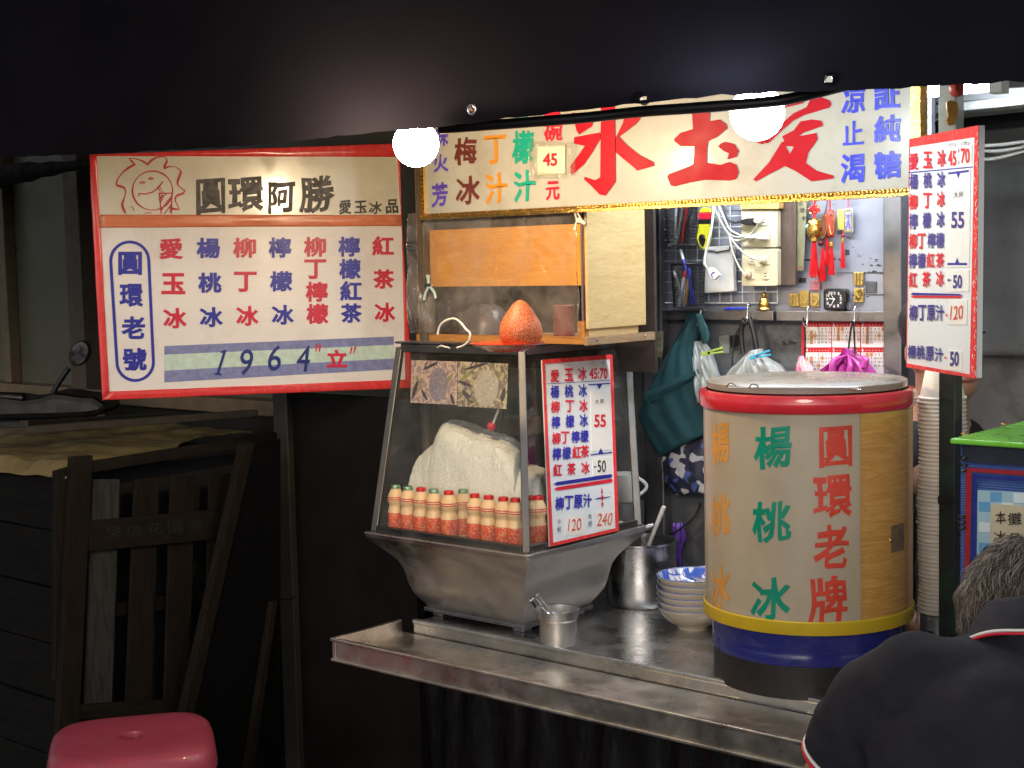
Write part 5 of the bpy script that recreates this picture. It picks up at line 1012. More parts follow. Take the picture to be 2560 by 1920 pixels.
def cord(par, pts, w, r=.0016, mat=None): MB().tube([hang(ZE, x, y, w) for x, y in pts], r, 6).build('cord', mat or TAS, par, smooth=60)
t = thing('hanging_charm', 'largest gold lion charm with a red knot and long tassel', 'charm', hang(ZE, 318, 720, .02), 'lucky charms under the banner')
cord(t, [(325, -30), (322, 100)], .02, .003); mb = MB()
for dx, dy in ((0, -14), (-26, 8), (26, 8), (0, 26), (-14, -4), (14, -4)): mb.tube([hang(ZE, 318 + dx + 17 * math.cos(a), 140 + dy + 15 * math.sin(a), .021 + .003 * math.sin(2 * a)) for a in [math.tau * k / 12 for k in range(12)]], .0016, 6, closed=True)
mb.build('knot', TAS, t, smooth=60); mb = MB()
for k in range(6): mb.tube([hang(ZE, 318 + 40 * math.cos(math.tau * k / 6 + .3) + 11 * math.cos(a), 143 + 34 * math.sin(math.tau * k / 6 + .3) + 10 * math.sin(a), .02) for a in [math.tau * q / 10 for q in range(10)]], .0012, 6, closed=True)
mb.build('gold_loops', GOLD, t, smooth=60); cord(t, [(318, 175), (318, 225)], .02, .0035)
c = hang(ZE, 318, 310, .024); mb = MB(); mb.lathe([(.0005, .028), (.007, .026), (.0135, .018), (.0125, .008), (.0155, 0), (.0145, -.010), (.010, -.018), (.0005, -.02)], c, 22, fn=lambda q, a: q + V((q.x, q.y, 0)) * .22 * math.sin(5 * a + q.z * 350)); mb.build('gold_head', GOLD, t, smooth=70)
MB().lathe([(.006 * math.sin(math.pi * k / 8) + 1e-4, -.006 * math.cos(math.pi * k / 8)) for k in range(9)], hang(ZE, 262, 288, .022), 14).build('jade_bead', M('jade', (.3, .48, .45), .2), t, smooth=80); tassel(t, 315, 380, 715, 78, .022)
t = thing('hanging_charm', 'charm with a dark wooden plaque and gold edge behind the lion charm', 'charm', hang(ZE, 385, 740, .014), 'lucky charms under the banner')
cord(t, [(428, -30), (424, 90), (400, 200)], .014, .002, STEEL_DARK); MB().slab(BW, ZE, ell(395, 285, 24, 95, 20, .08), .010, .018).build('plaque', M('dark_plaque', (.14, .05, .03), .3), t, bevel=.001); MB().tube([hang(ZE, x, y, .0185) for x, y in ell(395, 285, 26, 98, 26, .08)], .0014, 6, closed=True).build('gold_edge', GOLD, t, smooth=60)
MB().lathe([(.007 * math.sin(math.pi * k / 8) + 1e-4, -.007 * math.cos(math.pi * k / 8)) for k in range(9)], hang(ZE, 370, 425, .018), 14).build('dark_bead', M('garnet', (.12, .01, .02), .15), t, smooth=80); tassel(t, 385, 470, 745, 56, .016, False)
t = thing('hanging_charm', 'charm with a tall red cloth pouch right of the lion charm', 'charm', hang(ZE, 455, 700, .02), 'lucky charms under the banner')
cord(t, [(446, -30), (448, 150)], .02, .002); MB().loft(BW, ZE, [((415, 150), (480, 150), .006), ((418, 200), (484, 200), .014), ((425, 320), (490, 320), .014), ((432, 375), (482, 375), .006)], .02, sub=3).build('pouch', M('red_brocade', (.42, .035, .03), .5, var=.4, vs=90), t, smooth=80)
MB().tube([hang(ZE, x, y, .0275) for x, y in ell(462, 265, 20, 85, 24, -.03)], .0012, 6, closed=True).build('gold_trim', GOLD, t, smooth=60); tassel(t, 425, 385, 615, 44, .014, False); tassel(t, 460, 425, 695, 46, .021)
t = thing('hanging_charm', 'small red tassel charm under a clear tag at the right of the charms', 'charm', hang(ZE, 552, 640, .012), 'lucky charms under the banner')
cord(t, [(598, 60), (597, 140)], .012, .001); MB().slab(BW, ZE, rrect(510, 145, 560, 312, 6), .006, .009).build('yellow_tag', M('yellow_card', (.55, .5, .12), .4, var=.2), t); MB().slab(BW, ZE, rrect(560, 140, 638, 338, 10), .011, .014).build('silver_tag', M('silver_card', (.45, .48, .42), .25, .4, var=.2), t, bevel=.001)
MB().tube([hang(ZE, x, y, .0145) for x, y in rrect(570, 155, 628, 325, 8)], .0008, 6, closed=True).build('tag_border', GOLD, t); mb = MB(); mb.ribbon(BW, ZE, [(598, 180), (598, 230), (582, 310)], .003, .0148); mb.ribbon(BW, ZE, [(598, 230), (614, 310)], .003, .0149); mb.ribbon(BW, ZE, [(575, 190), (598, 205), (622, 190)], .003, .015); mb.build('tag_drawing', PURPLE_INK, t)
cord(t, [(552, 312), (555, 350)], .012, .0008); MB().lathe([(.0042 * math.sin(math.pi * k / 8) + 1e-4, -.0042 * math.cos(math.pi * k / 8)) for k in range(9)], hang(ZE, 556, 362, .013), 12).build('bead', M('berry_bead', (.3, .01, .05), .2), t, smooth=80); tassel(t, 553, 390, 632, 34, .012)
t = MB(); t.tube([hang(ZE, 600 + 38 * math.cos(a), 18 + 36 * math.sin(a), .016) for a in [math.tau * k / 24 for k in range(24)]], .0018, 8, closed=True)
tag(t.build('key_ring', CHROME, org=hang(ZE, 600, 18), smooth=60), 'steel key ring just under the banner edge above the clear tag', 'key ring')
# calendar
t = thing('wall_calendar', 'red and white year calendar hung below the rail', 'calendar', hang(ZE, 590, 1610, .01))
MB().slab(BW, ZE, [(212, 1075), (938, 1070), (936, 1900), (212, 1900)], .004, .007).build('sheet', M('calendar_red', (.50, .02, .03), .4, bump=.02), t)
mb = MB(); blk = MB(); hol = MB(); hd_ = MB(); cp = planeY(YB - .007); WD = [3, 6, 6, 2, 4, 0]; ND = [31, 28, 31, 30, 31, 30]
cols = ((245, 458), (466, 696), (706, 934)); rws = ((1118, 1288), (1330, 1512), (1555, 1730)); ST = [4, 0, 0, 3, 5, 1]
for m in range(6):
    (xa, xb), (ya, yb) = cols[m % 3], rws[m // 3]; mb.flat(cp, ZE, [(xa, ya), (xb, ya), (xb, yb), (xa, yb)], .0006)
    put(hd_, cp, ZE, str(m + 1), xa + 12, ya - 20, 15, 26, .02, .0008)
    for d in range(7): hd_.flat(cp, ZE, ell(xa + 40 + d * (xb - xa - 50) / 6.5, ya - 16, 4, 3, 6), .0008)
    for d in range(1, ND[m] + 1):
        k = d + ST[m] - 1; gx, gy = k % 7, k // 7; x = xa + 18 + gx * (xb - xa - 32) / 6; y = ya + 18 + gy * (yb - ya - 30) / 5
        if gx == 1 or (d * 7 + m * 5) % 13 == 0: hol.flat(cp, ZE, [(x - 15, y - 16), (x + 15, y - 16), (x + 15, y + 16), (x - 15, y + 16)], .0009)
        put(blk, cp, ZE, str(d), x, y, 10 if d < 10 and d != 1 else (5 if d == 1 else 21), 18, .01, .0012)
for m in range(6, 9): (xa, xb), (ya, yb) = cols[m % 3], rws[2]; mb.flat(cp, ZE, [(xa, ya), (xb, ya), (xb, yb), (xa, yb)], .0006)
mb.build('month_panels', M('calendar_white', (.76, .74, .72), .5, bump=.02), t); hol.build('tinted_days', M('tan_print', (.62, .34, .18), .5), t); blk.build('day_numbers', BLACK_INK, t); hd_.build('month_numbers', WHITE_INK, t)
# dark green apron, bags, straps
AP = M('teal_cloth', (.008, .055, .068), .8, var=.2, vs=12, bump=.5, bs=700)
t = thing('apron', 'dark teal cloth apron hanging from the rail hook', 'apron', hang(Z5, 240, 615, .04))
MB().loft(BW, Z5, [((308, 2), (350, 8), .016), ((296, 40), (352, 40), .03), ((268, 95), (345, 95), .04), ((225, 170), (332, 160), .05), ((170, 270), (345, 250), .055), ((118, 370), (358, 340), .055), ((96, 442), (368, 410), .05), ((132, 525), (373, 465), .045), ((182, 614), (374, 520), .035)], .045, n=110, pleat=.10, k=3, seed=1).build('cloth', AP, t, smooth=180)
MB().loft(BW, Z5, [((335, 5), (362, 10), .012), ((345, 50), (380, 50), .016), ((362, 100), (396, 95), .014), ((368, 135), (392, 130), .01)], .06, n=24, pleat=.2).build('strap', AP, t, smooth=180)
mb = MB(); mb.loft(BW, Z5, [((120, 345), (350, 240), .010), ((118, 365), (352, 262), .016), ((135, 395), (330, 280), .006)], .070, n=30, pleat=.3); mb.build('pocket_fold', AP, t, smooth=180)
BAGM = M('frosted_bag', (.62, .66, .66), .25, var=.15, vs=30, bump=1.0, bs=28, sc=(3, 3, .6), trans=.45, coat=.4)
def bag(nm, lab, cat, zf, rows, w, mat, pleat=.3, k=7, seed=0, n=80): 
    return tag(MB().loft(BW, zf, rows, w, n=n, pleat=pleat, k=k, seed=seed).build(nm, mat, org=hang(zf, *rows[-1][0], w), smooth=180), lab, cat)
bag('plastic_bag', 'narrow clear plastic bag beside the teal apron, pinched by a green peg', 'plastic bag', Z5, [((328, 125), (368, 122), .02), ((326, 170), (395, 160), .035), ((335, 230), (420, 225), .05), ((345, 300), (440, 295), .06), ((350, 380), (440, 380), .05)], .04, BAGM, .35, 8, 2)
bag('plastic_bag', 'wide clear plastic bag spreading behind the barrel lid, pinched by a blue peg', 'plastic bag', Z5, [((572, 165), (612, 155), .02), ((540, 195), (635, 190), .04), ((500, 230), (690, 225), .06), ((455, 285), (735, 275), .07), ((435, 330), (760, 320), .07), ((440, 380), (760, 380), .05)], .05, BAGM, .35, 11, 4)
MAG = M('magenta_ribbon', (.58, .07, .42), .22, var=.12, vs=12, bump=.25, bs=40, coat=.5)
mt = thing('ribbon_bow', 'shiny magenta gift ribbon bow hanging in front of the calendar', 'ribbon bow', hang(ZE, 600, 1560, .05))
MB().loft(BW, ZE, [((575, 1290), (640, 1310), .02), ((560, 1335), (655, 1345), .03), ((500, 1380), (720, 1375), .04), ((420, 1440), (770, 1430), .05), ((330, 1520), (840, 1530), .06), ((300, 1570), (880, 1585), .06), ((320, 1640), (880, 1640), .04)], .045, n=110, pleat=.5, k=12, seed=3).build('body', MAG, mt, smooth=35)
for i, (a, b, c_, wd_) in enumerate((((600, 1350), (540, 1400), (470, 1480), 60), ((610, 1350), (620, 1440), (590, 1560), 70), ((620, 1345), (690, 1420), (740, 1540), 66), ((620, 1340), (740, 1370), (730, 1460), 70), ((590, 1350), (480, 1400), (470, 1560), 56))):
    p = [hang(ZE, *q, .075 + .008 * i * (j > 0)) for j, q in enumerate((a, b, c_))]; cc = curve(p, 8); wv_ = (hang(ZE, 600 + wd_, 1400, .075) - hang(ZE, 600, 1400, .075)).length / 2
    MB().grid(lambda u, v: cc[int(round(v * 16))] + V((1, -.5 + .4 * i % 1, .25 - .1 * i)).normalized() * (u - .5) * 2 * wv_ * (.35 + .65 * math.sin(min(1, v * 1.2 + .15) * 1.57)) + V((0, -.008 * math.sin(u * 3.1), 0)), 6, 16).build('ribbon_loop', MAG, mt, smooth=60, solid=.0006)
bag('striped_bag', 'small pink and white striped bag tied with black string left of the bow', 'plastic bag', ZE, [((200, 1358), (235, 1360), .02), ((190, 1410), (262, 1405), .03), ((178, 1480), (300, 1470), .04), ((165, 1560), (320, 1550), .05), ((160, 1640), (330, 1640), .05)], .045, (lambda: print_mat('pink_stripe', [(.5, .02, .08), (.72, .66, .66), (.55, .05, .2), (.74, .70, .70)], 16, .3, .4))(), .3, 7, 1, 60)
for lab, pts in (('thin black string from the rail hook to the striped bag', ((225, 1045), (238, 1100), (242, 1250), (238, 1370))), ('doubled black string from the rail hook to the magenta bow', ((635, 1070), (612, 1200), (602, 1300)))):
    p = [hang(ZE, x, y, .05) for x, y in pts]; tag(MB().tube(curve(p), .0022, 6).build('string', BLACK_PL, org=p[0], smooth=60), lab, 'string')
p = [hang(ZE, x, y, .052) for x, y in ((640, 1070), (650, 1200), (656, 1360))]; tag(MB().tube(curve(p), .0022, 6).build('string', BLACK_PL, org=p[0], smooth=60), 'right strand of black string above the magenta bow', 'string')
st_ = thing('black_straps', 'pair of black straps hanging from the rail over the clear bag', 'strap', hang(ZD, 1310, 1400, .045))
for a in (((1320, 1380), (1280, 1500), (1285, 1650), (1300, 1760)), ((1370, 1370), (1400, 1480), (1430, 1600), (1450, 1720))): MB().tube(curve([hang(ZD, *q, .045) for q in a]), .0065, 8).build('strap', BLACK_PL, st_, smooth=60)
p = [hang(ZD, *q, .05) for q in ((1300, 1430), (1225, 1540), (1190, 1680), (1180, 1900))]; tag(MB().tube(curve(p), .0022, 6).build('cable', BLACK_PL, org=p[0], smooth=60), 'thin black cable curving down left of the straps', 'cable')
def peg(zf, a, b, mat, lab, w):
    t = thing('clothes_peg', lab, 'clothes peg', hang(zf, *a, w)); A_, B_ = hang(zf, *a, w), hang(zf, *b, w); d = (B_ - A_)
    n_ = d.cross(V((0, 1, 0))).normalized()
    for s_ in (-1, 1): MB().bar(A_ + n_ * s_ * .0015, B_ + n_ * s_ * .005, .008, .0045, up=n_).build('arm', mat, t, bevel=.001)
    MB().tube([A_ + d * .4 + V((0, -.006, 0)), A_ + d * .4 + V((0, .006, 0))], .0035, 8).build('spring', CHROME, t, smooth=50)
peg(Z5, (362, 180), (452, 160), M('lime_plastic', (.38, .55, .08), .35), 'lime green peg on the narrow plastic bag', .075); peg(Z5, (568, 195), (652, 172), M('sky_plastic', (.06, .42, .68), .35), 'light blue peg on the wide plastic bag', .09)
cm_, ct_, cb_ = nodes('patterned_cloth'); vo = ct_.nodes.new('ShaderNodeTexVoronoi'); vo.inputs['Scale'].default_value = 62; ct_.links.new(texco(ct_), vo.inputs['Vector']); sp_ = ct_.nodes.new('ShaderNodeSeparateColor'); ct_.links.new(vo.outputs['Color'], sp_.inputs[0])
r_ = ramp(ct_, sp_.outputs[0], [(.0, (.02, .022, .05)), (.35, (.42, .42, .44)), (.5, (.03, .03, .06)), (.68, (.07, .10, .32)), (.8, (.5, .5, .5)), (.9, (.03, .03, .05))]); ct_.nodes[-1].color_ramp.interpolation = 'CONSTANT'; ct_.links.new(r_, cb_.inputs['Base Color']); cb_.inputs['Roughness'].default_value = .5
bag('patterned_pouch', 'dark pouch with a white and blue pattern hanging under the apron', 'pouch', Z5, [((215, 560), (385, 520), .03), ((190, 640), (395, 600), .06), ((200, 710), (395, 690), .06), ((245, 772), (395, 772), .03)], .02, cm_, .08, 5, 0, 40)
bag('purple_ribbon', 'purple plastic ribbon tied to a cable behind the stock pot', 'ribbon', Z5, [((243, 895), (285, 890), .01), ((244, 950), (296, 960), .016), ((262, 985), (285, 980), .008), ((255, 1030), (278, 1030), .01), ((262, 1080), (276, 1078), .006)], .02, M('purple_plastic', (.13, .05, .38), .35), .4, 5, 0, 30)
p = [hang(Z5, *q, .03) for q in ((165, 945), (215, 945), (270, 920), (330, 870), (360, 810))]; tag(MB().tube(curve(p), .0028, 6).build('cable', BLACK_PL, org=p[0], smooth=60), 'black cable sagging behind the stock pot', 'cable')
flatbox('seal_bag', 'small clear zip bag stuck on the lower grey sheet', 'plastic bag', ZD, [(1035, 1570), (1140, 1560), (1145, 1760), (1040, 1765)], .001, .004, glass('zip_bag', (.8, .85, .85), 1.0, .25)); flatbox('foil_packet', 'silver foil packet stuck beside the zip bag', 'packet', ZD, [(1150, 1565), (1262, 1555), (1258, 1700), (1160, 1720)], .001, .006, CHROME)
# ---- left alcove between box and panel: shelf bits and phone number cards
AL = planeY(YB + .12); sh = thing('side_shelf', 'dull steel shelf unit seen between the wooden box and the rear panel', 'shelf', AL.hit(*ZD(290, 1660)))
ax0 = AL.uv(*ZD(150, 800))[0] - .35; ax1 = AL.uv(*ZD(440, 800))[0]
MB().box((ax0, YB + .12, CT), (ax1, YB + .14, 2.05)).build('back_sheet', M('alcove_sheet', (.10, .10, .12), .4, .3, var=.3), sh)
for y in (1040, 500): z = AL.uv(*ZD(290, y))[1]; MB().box((ax0, YB - .03, z - .02), (ax1, YB + .119, z)).build('shelf_board', STEEL_DARK, sh, bevel=.002)
mm = planeY(YB + .02)
def alc(nm, lab, cat, zx, zy, r, h, mat):
    p = mm.hit(*ZD(zx, zy)); z0 = AL.uv(*ZD(290, 1040 if zy > 600 else 500))[1] + .0005; p.z = z0
    return tag(MB().lathe([(.0005, 0), (r * .96, 0), (r, .003), (r, h * .85), (r * .9, h * .92), (r * .7, h), (.0005, h)], p, 24).build(nm, mat, org=p, smooth=45), lab, cat)
alc('storage_jar', 'grey jar on the middle shelf right of the wooden box', 'jar', 285, 1015, .028, .075, M('grey_jar', (.34, .33, .29), .4, var=.15)); alc('tape_roll', 'pale roll on the upper shelf right of the wooden box', 'tape roll', 262, 480, .024, .045, M('pale_roll', (.5, .5, .52), .4))
for nm, lab, q, txt in (('phone_note', 'yellowed paper with handwritten phone numbers behind the price board', [(-5, 1540), (430, 1520), (420, 1800), (-5, 1815)], (('0963285', 300, 1610, 190, 34), ('22913637', 300, 1680, 200, 34), ('25559568', 330, 1760, 220, 38))), ('phone_note', 'small yellow slip reading 018 under the blond board', [(190, 1410), (360, 1405), (360, 1530), (190, 1535)], (('018', 300, 1560, 90, 50),)), ('phone_note', 'printed white label on the upper shelf edge', [(196, 490), (348, 488), (352, 580), (200, 588)], (('233-174', 275, 515, 130, 26), ('0948-491', 275, 558, 140, 26)))):
    pln = planeY(YB - .04); t = thing(nm, lab, 'note', pln.hit(*ZD(*q[3])), None); MB().slab(pln, ZD, q, -.001, 0).build('paper', M('note_paper', (.28, .26, .15), .6, var=.12), t)
    mb = MB()
    for s_, x, y, w_, h_ in txt: put(mb, planeY(YB - .0402), ZD, s_, x, y, w_, h_, 0, .0004, .1, True)
    mb.build('handwriting', BLACK_INK, t)
# mug behind cabinet
p = planeY(2.98).hit(*ZF(285, 790)); p.z = CT + .0005
tub = tag(MB().lathe([(.0005, 0), (.05, 0), (.05, .235), (.0005, .236)], (p.x, p.y, CT), 28).build('storage_canister', STEEL_DARK, org=(p.x, p.y, CT), smooth=40), 'dull steel canister behind the ice cabinet', 'canister')
zq = CT + .2365; t = thing('mug', 'white mug on a canister behind the ice cabinet', 'mug', (p.x, p.y, zq)); MB().lathe([(.0005, 0), (.032, 0), (.035, .004), (.037, .07), (.035, .07), (.033, .006), (.0005, .005)], (p.x, p.y, zq), 30).build('body', WHITE_PL, t, smooth=50)
MB().tube([V((p.x, p.y, zq)) + R0 * (.035 + .022 * math.sin(math.pi * k / 10)) + V((0, 0, .012 + .046 * k / 10)) for k in range(11)], .0045, 8).build('handle', WHITE_PL, t, smooth=60)
# ================================================================== right side: lamp tube, beams, pole, cups, neighbour's box
LY = 2.90; tp_l = planeY(LY); ta_ = tp_l.hit(2291, 229); tb_ = tp_l.hit(2478, 210); tz = ta_.z; tx0, tx1 = -2.25, tb_.x
tl = thing('tube_lamp', 'lit white tube lamp over the stall, its end showing right of the banner', 'tube lamp', (tx1, LY, tz))
MB().tube([(tx0, LY, tz), (tx1, LY, tz)], .014, 14).build('tube', lamp('lit_tube', (.90, .95, 1), TUBE_L), tl, smooth=60)
MB().box((tx0 - .03, LY - .025, tz + .018), (tx1 + .03, LY + .025, tz + .055)).build('housing', WHITE_PL, tl, bevel=.003)
for q in (tx0 - .03, tx1 + .002): MB().box((q, LY - .018, tz - .02), (q + .028, LY + .018, tz + .0178)).build('end_cap', WHITE_PL, tl, bevel=.002)
GAL = M('galvanised', (.42, .45, .48), .4, .4, var=.1, vs=8)
def beam(p1, d1, p2, d2, h, dp, nm, lab, mat):
    a, b = hd(*p1, d1), hd(*p2, d2); e = (b - a).normalized()
    return tag(MB().bar(a - e * .45, b + e * .6, dp, h).build(nm, mat, org=a, bevel=.003), lab, 'beam')
beam((2290, 252), 3.6, (2560, 232), 3.25, .022, .05, 'roof_beam', 'upper grey steel beam under the tube lamp', GAL)
beam((2290, 283), 3.62, (2560, 255), 3.25, .020, .09, 'roof_beam', 'pale galvanised roof beam behind the pole top', M('pale_beam', (.55, .58, .58), .4, .2))
beam((2290, 325), 3.9, (2560, 300), 3.6, .035, .05, 'roof_beam', 'dark roof beam below the pale ones', BLACK_PL)
for i, (a, m, b, lab, mt) in enumerate((((2300, 325), (2340, 300), (2372, 285), 'thin pale wire behind the pole top', CLR), ((2440, 365), (2500, 362), (2580, 352), 'upper pale cable right of the tall price board', WHITE_PL), ((2440, 378), (2510, 376), (2590, 360), 'middle white cable right of the tall price board', WHITE_PL), ((2440, 398), (2490, 396), (2580, 372), 'lowest sagging white cable right of the tall price board', WHITE_PL), ((2440, 370), (2510, 385), (2590, 350), 'grey cable crossing the white ones', CLR))):
    p = [hd(*q, 3.5 + .02 * i) for q in (a, m, b)]; tag(MB().tube(curve(p), .0042 if i else .002, 8).build('cable', mt, org=p[0], smooth=60), lab, 'cable')
GW = hy(2500, 700, 4.3).y
wm = M('grey_plaster', (.38, .36, .35), .8, var=.22, vs=2.5, bump=.4, bs=30, dirt=(.18, .165, .15), damt=.7, dscale=2.5)
gx = hy(2400, 700, 4.2).x
tag(MB().box((gx - 2.2, 4.2, 0), (gx + 4, 4.35, 3.2)).build('plaster_wall', wm, org=(gx, 4.2, 0)), 'stained grey plaster wall behind the tall price board', 'wall')
cw = planeY(4.1); cr = MB()
def curt(u, v): p = cw.hit(2390 + 900 * u, 890 - 480 * v); p.y = 4.12 + .012 * math.sin(u * 22) + .01 * mnoise.noise(V((u * 5, v * 5, 0))); return p
cr.grid(curt, 60, 30); tag(cr.build('wall_sheet', M('grey_sheet_cloth', (.42, .42, .42), .7, var=.2, vs=4, dirt=(.2, .19, .18), damt=.5, dscale=4), org=curt(0, 0), smooth=180, solid=.002), 'grey rumpled sheet hung on the plaster wall', 'sheet')
# pole
PD = 2.86; pa_ = hd(2378, 260, PD); pxw = .036
ptop = V((pa_.x, pa_.y, 2.02)); pbot = V((pa_.x, pa_.y, 0.0))
pole = thing('steel_pole', 'black square steel pole with a green edge carrying the tall price board', 'pole', pbot)
def sq(c, s_, z): return [V((c.x + s_ * i, c.y + s_ * j, z)) for i, j in ((-1, -1), (1, -1), (1, 1), (-1, 1))]
MB().hexa(sq(pbot, .017, 0), sq(pbot, .017, 2.02)).build('tube', M('black_green_paint', (.018, .022, .018), .35, var=.4, vs=9, dirt=(.02, .09, .05), damt=.6, dscale=5), pole, bevel=.002)
MB().hexa(sq(pbot, .0185, 1.13), sq(pbot, .0185, 1.145)).build('collar', BLACK_PL, pole, bevel=.001)
zt_a, zt_b = EYE.z + (634 - 330) / FOC * PD, EYE.z + (634 - 232) / FOC * PD
MB().hexa(sq(pbot, .0182, zt_a - .02), sq(pbot, .0182, 2.0)).build('clear_wrap', M('milky_wrap', (.46, .47, .45), .2, var=.15, bump=.6, bs=60, coat=.5), pole, bevel=.002)
fp_ = Plane(pbot - F0 * .028, R0, UP)
MB().slab(fp_, ZA, [(525, 400), (560, 375), (640, 395), (655, 470), (640, 560), (600, 630), (545, 635), (522, 580), (545, 540), (530, 470)], -.006, .002).build('orange_tape', M('amber_tape', (.60, .27, .05), .3, var=.15), pole, bevel=.001)
MB().loft(fp_, ZA, [((552, 215), (705, 215), .03), ((555, 290), (698, 290), .036), ((580, 328), (690, 322), .03), ((600, 338), (660, 335), .014)], .004, n=24, sub=3).build('red_wrap', M('red_rag', (.50, .03, .015), .45, var=.15), pole, smooth=180)
# stack of upturned paper cups
CD = 2.98; cc_ = hd(2355, 1300, CD); cr_ = 57.5 / FOC * CD
def zc(py): return EYE.z - (py - 634) / FOC * CD
z_lo, z_hi = zc(1528), zc(992); ncup = 54; pit = (z_hi - z_lo) / (ncup - 1)
cpm = M('cup_paper', (.80, .74, .64), .45, var=.03, bump=.03); hcup = zc(920) - zc(992)
hold = thing('cup_holder', 'dull steel can holding the tall stack of paper cups', 'can', (cc_.x, cc_.y, CT)); MB().lathe([(.0005, 0), (cr_ * .93, 0), (cr_ * .93, z_lo - CT - .004), (.0005, z_lo - CT - .003)], (cc_.x, cc_.y, CT), 40).build('body', STEEL_DARK, hold, smooth=40); MB().lathe([(cr_ * .94, .03), (cr_ * .96, .032), (cr_ * .96, .04), (cr_ * .94, .042)], (cc_.x, cc_.y, CT), 40).build('hoop', STEEL, hold, smooth=40)
def paper_cup(top): 
    t = thing('paper_cup', 'x', 'paper cup', (cc_.x, cc_.y, z_lo), 'upturned paper cups in the tall stack'); c = (cc_.x, cc_.y, z_lo)
    MB().lathe([(cr_ * .95, .0035), (cr_ * .70, hcup), (cr_ * .68, hcup + .001)] + ([(cr_ * .66, hcup - .004), (.0005, hcup - .004)] if top else []), c, 48).build('wall', cpm, t, smooth=40)
    MB().tube([V(c) + V((cr_ * .965 * math.cos(a), cr_ * .965 * math.sin(a), .003)) for a in [math.tau * k / 48 for k in range(48)]], .0033, 8, closed=True).build('rolled_rim', cpm, t, smooth=70); return t
cu = paper_cup(False); cu['label'] = 'upturned cream paper cup somewhere in the tall stack behind the pole'
for k in range(ncup - 1):
    o = cu if k == 0 else copy_tree(cu); o.location = (cc_.x + RN.uniform(-.0008, .0008) + .002 * math.sin(k * .2), cc_.y + RN.uniform(-.0008, .0008), z_lo + pit * k)
ct = paper_cup(True); ct.location = (cc_.x, cc_.y, z_hi); ct['label'] = 'topmost upturned paper cup of the tall stack, with a round green mark'; del ct['group']
# printed mark on the top cup
aa = math.atan2(-F0.y, -F0.x); zmk = .058; 
MB().grid(lambda u, v: V((cc_.x, cc_.y, z_lo)) + V(((cr_ * (.95 - .25 * (zmk + .011 * (v - .5) * 2) / hcup) + .0006) * math.cos(aa + (u - .5) * .55 - .05), (cr_ * (.95 - .25 * (zmk + .011 * (v - .5) * 2) / hcup) + .0006) * math.sin(aa + (u - .5) * .55 - .05), zmk + .011 * (v - .5) * 2)), 8, 4).build('round_mark', M('mark_green', (.10, .20, .20), .4), ct)
slv = MB(); slv.grid(lambda u, v: V((cc_.x, cc_.y, z_lo - .03 + v * .30)) + V((math.cos(u * math.tau), math.sin(u * math.tau), 0)) * (cr_ * 1.10 + .006 * mnoise.noise(V((math.cos(u * math.tau) * 2, math.sin(u * math.tau) * 2, v * 6)))), 60, 30, closed=True)
tag(slv.build('plastic_sleeve', glass('sleeve_film', (.94, .94, .94), 1.0, .12, (.7, .68, .65), .5, .1), org=(cc_.x, cc_.y, z_lo), smooth=180), 'clear plastic sleeve round the lower half of the cup stack', 'plastic sleeve')
# neighbour's blue box with a green lid
NY = hd(2394, 1100, 2.66).y; NP = planeY(NY); nl, nz1 = NP.uv(2402, 1108); nb_ = thing('blue_box', 'blue corrugated box with a bright green lid and red and navy tape frames', 'box', (nl + .3, NY + .25, 0))
nx1 = nl + .75; ny1 = NY + .52
bcm = M('blue_corrugated', (.035, .085, .30), .35, var=.08, bump=0, coat=.2); t_ = bcm.node_tree; wv = t_.nodes.new('ShaderNodeTexWave'); wv.bands_direction = 'Z'; wv.inputs['Scale'].default_value = 70; t_.links.new(texco(t_), wv.inputs[0]); bumpn(t_, t_.nodes['Principled BSDF'], wv.outputs['Fac'], .5, .002)
MB().box((nl, NY, 0), (nx1, ny1, nz1)).build('body', bcm, nb_)
MB().box((nl - .012, NY - .02, nz1), (nx1 + .02, ny1 + .02, nz1 + .010)).build('green_lid', M('green_lid', (.17, .52, .05), .3, var=.05, coat=.3), nb_, bevel=.003)
zk = NP.uv(2480, 1160)[1]; MB().box((nl + .004, NY - .003, zk), (nx1, NY - .0004, nz1 - .001)).build('dark_tape', M('dark_tape', (.025, .03, .05), .3, bump=.3, bs=20), nb_)
def nbar(zpts, nm, mat, w): return MB().flat(NP, ZB, zpts, w).build(nm, mat, nb_)
nbar([(555, 985), (1500, 1040), (1500, 1085), (605, 1020)], 'red_tape', M('wine_tape', (.30, .02, .03), .3), .003); nbar([(555, 985), (605, 1018), (585, 1900), (545, 1900)], 'red_tape', bpy.data.materials['wine_tape'], .0034)
NVT = M('navy_tape', (.02, .03, .22), .3); nbar([(610, 1040), (1500, 1090), (1500, 1122), (612, 1068)], 'navy_tape', NVT, .003); nbar([(612, 1040), (640, 1040), (630, 1900), (605, 1900)], 'navy_tape', NVT, .0034)
nt_ = thing('notice_paper', 'light blue checked paper with a handwritten note on the blue box', 'notice', NP.hit(*ZB(660, 1900)))
MB().slab(NP, ZB, [(650, 1165), (1500, 1205), (1500, 2000), (640, 2000)], .0005, .002).build('sheet', M('pale_blue_paper', (.30, .47, .58), .5, var=.08), nt_)
lb = MB(); wbm = MB(); ckp = [(x, y) for x in range(10) for y in range(8) if (x + y) % 2]
for x, y in ckp: (lb if (x + y) % 4 == 1 else wbm).flat(NP, ZB, [(660 + x * 92, 1175 + y * 82 + x * 4), (660 + x * 92 + 90, 1175 + y * 82 + x * 4 + 4), (660 + x * 92 + 90, 1175 + y * 82 + 80 + x * 4), (660 + x * 92, 1175 + y * 82 + 78 + x * 4)], .0024)
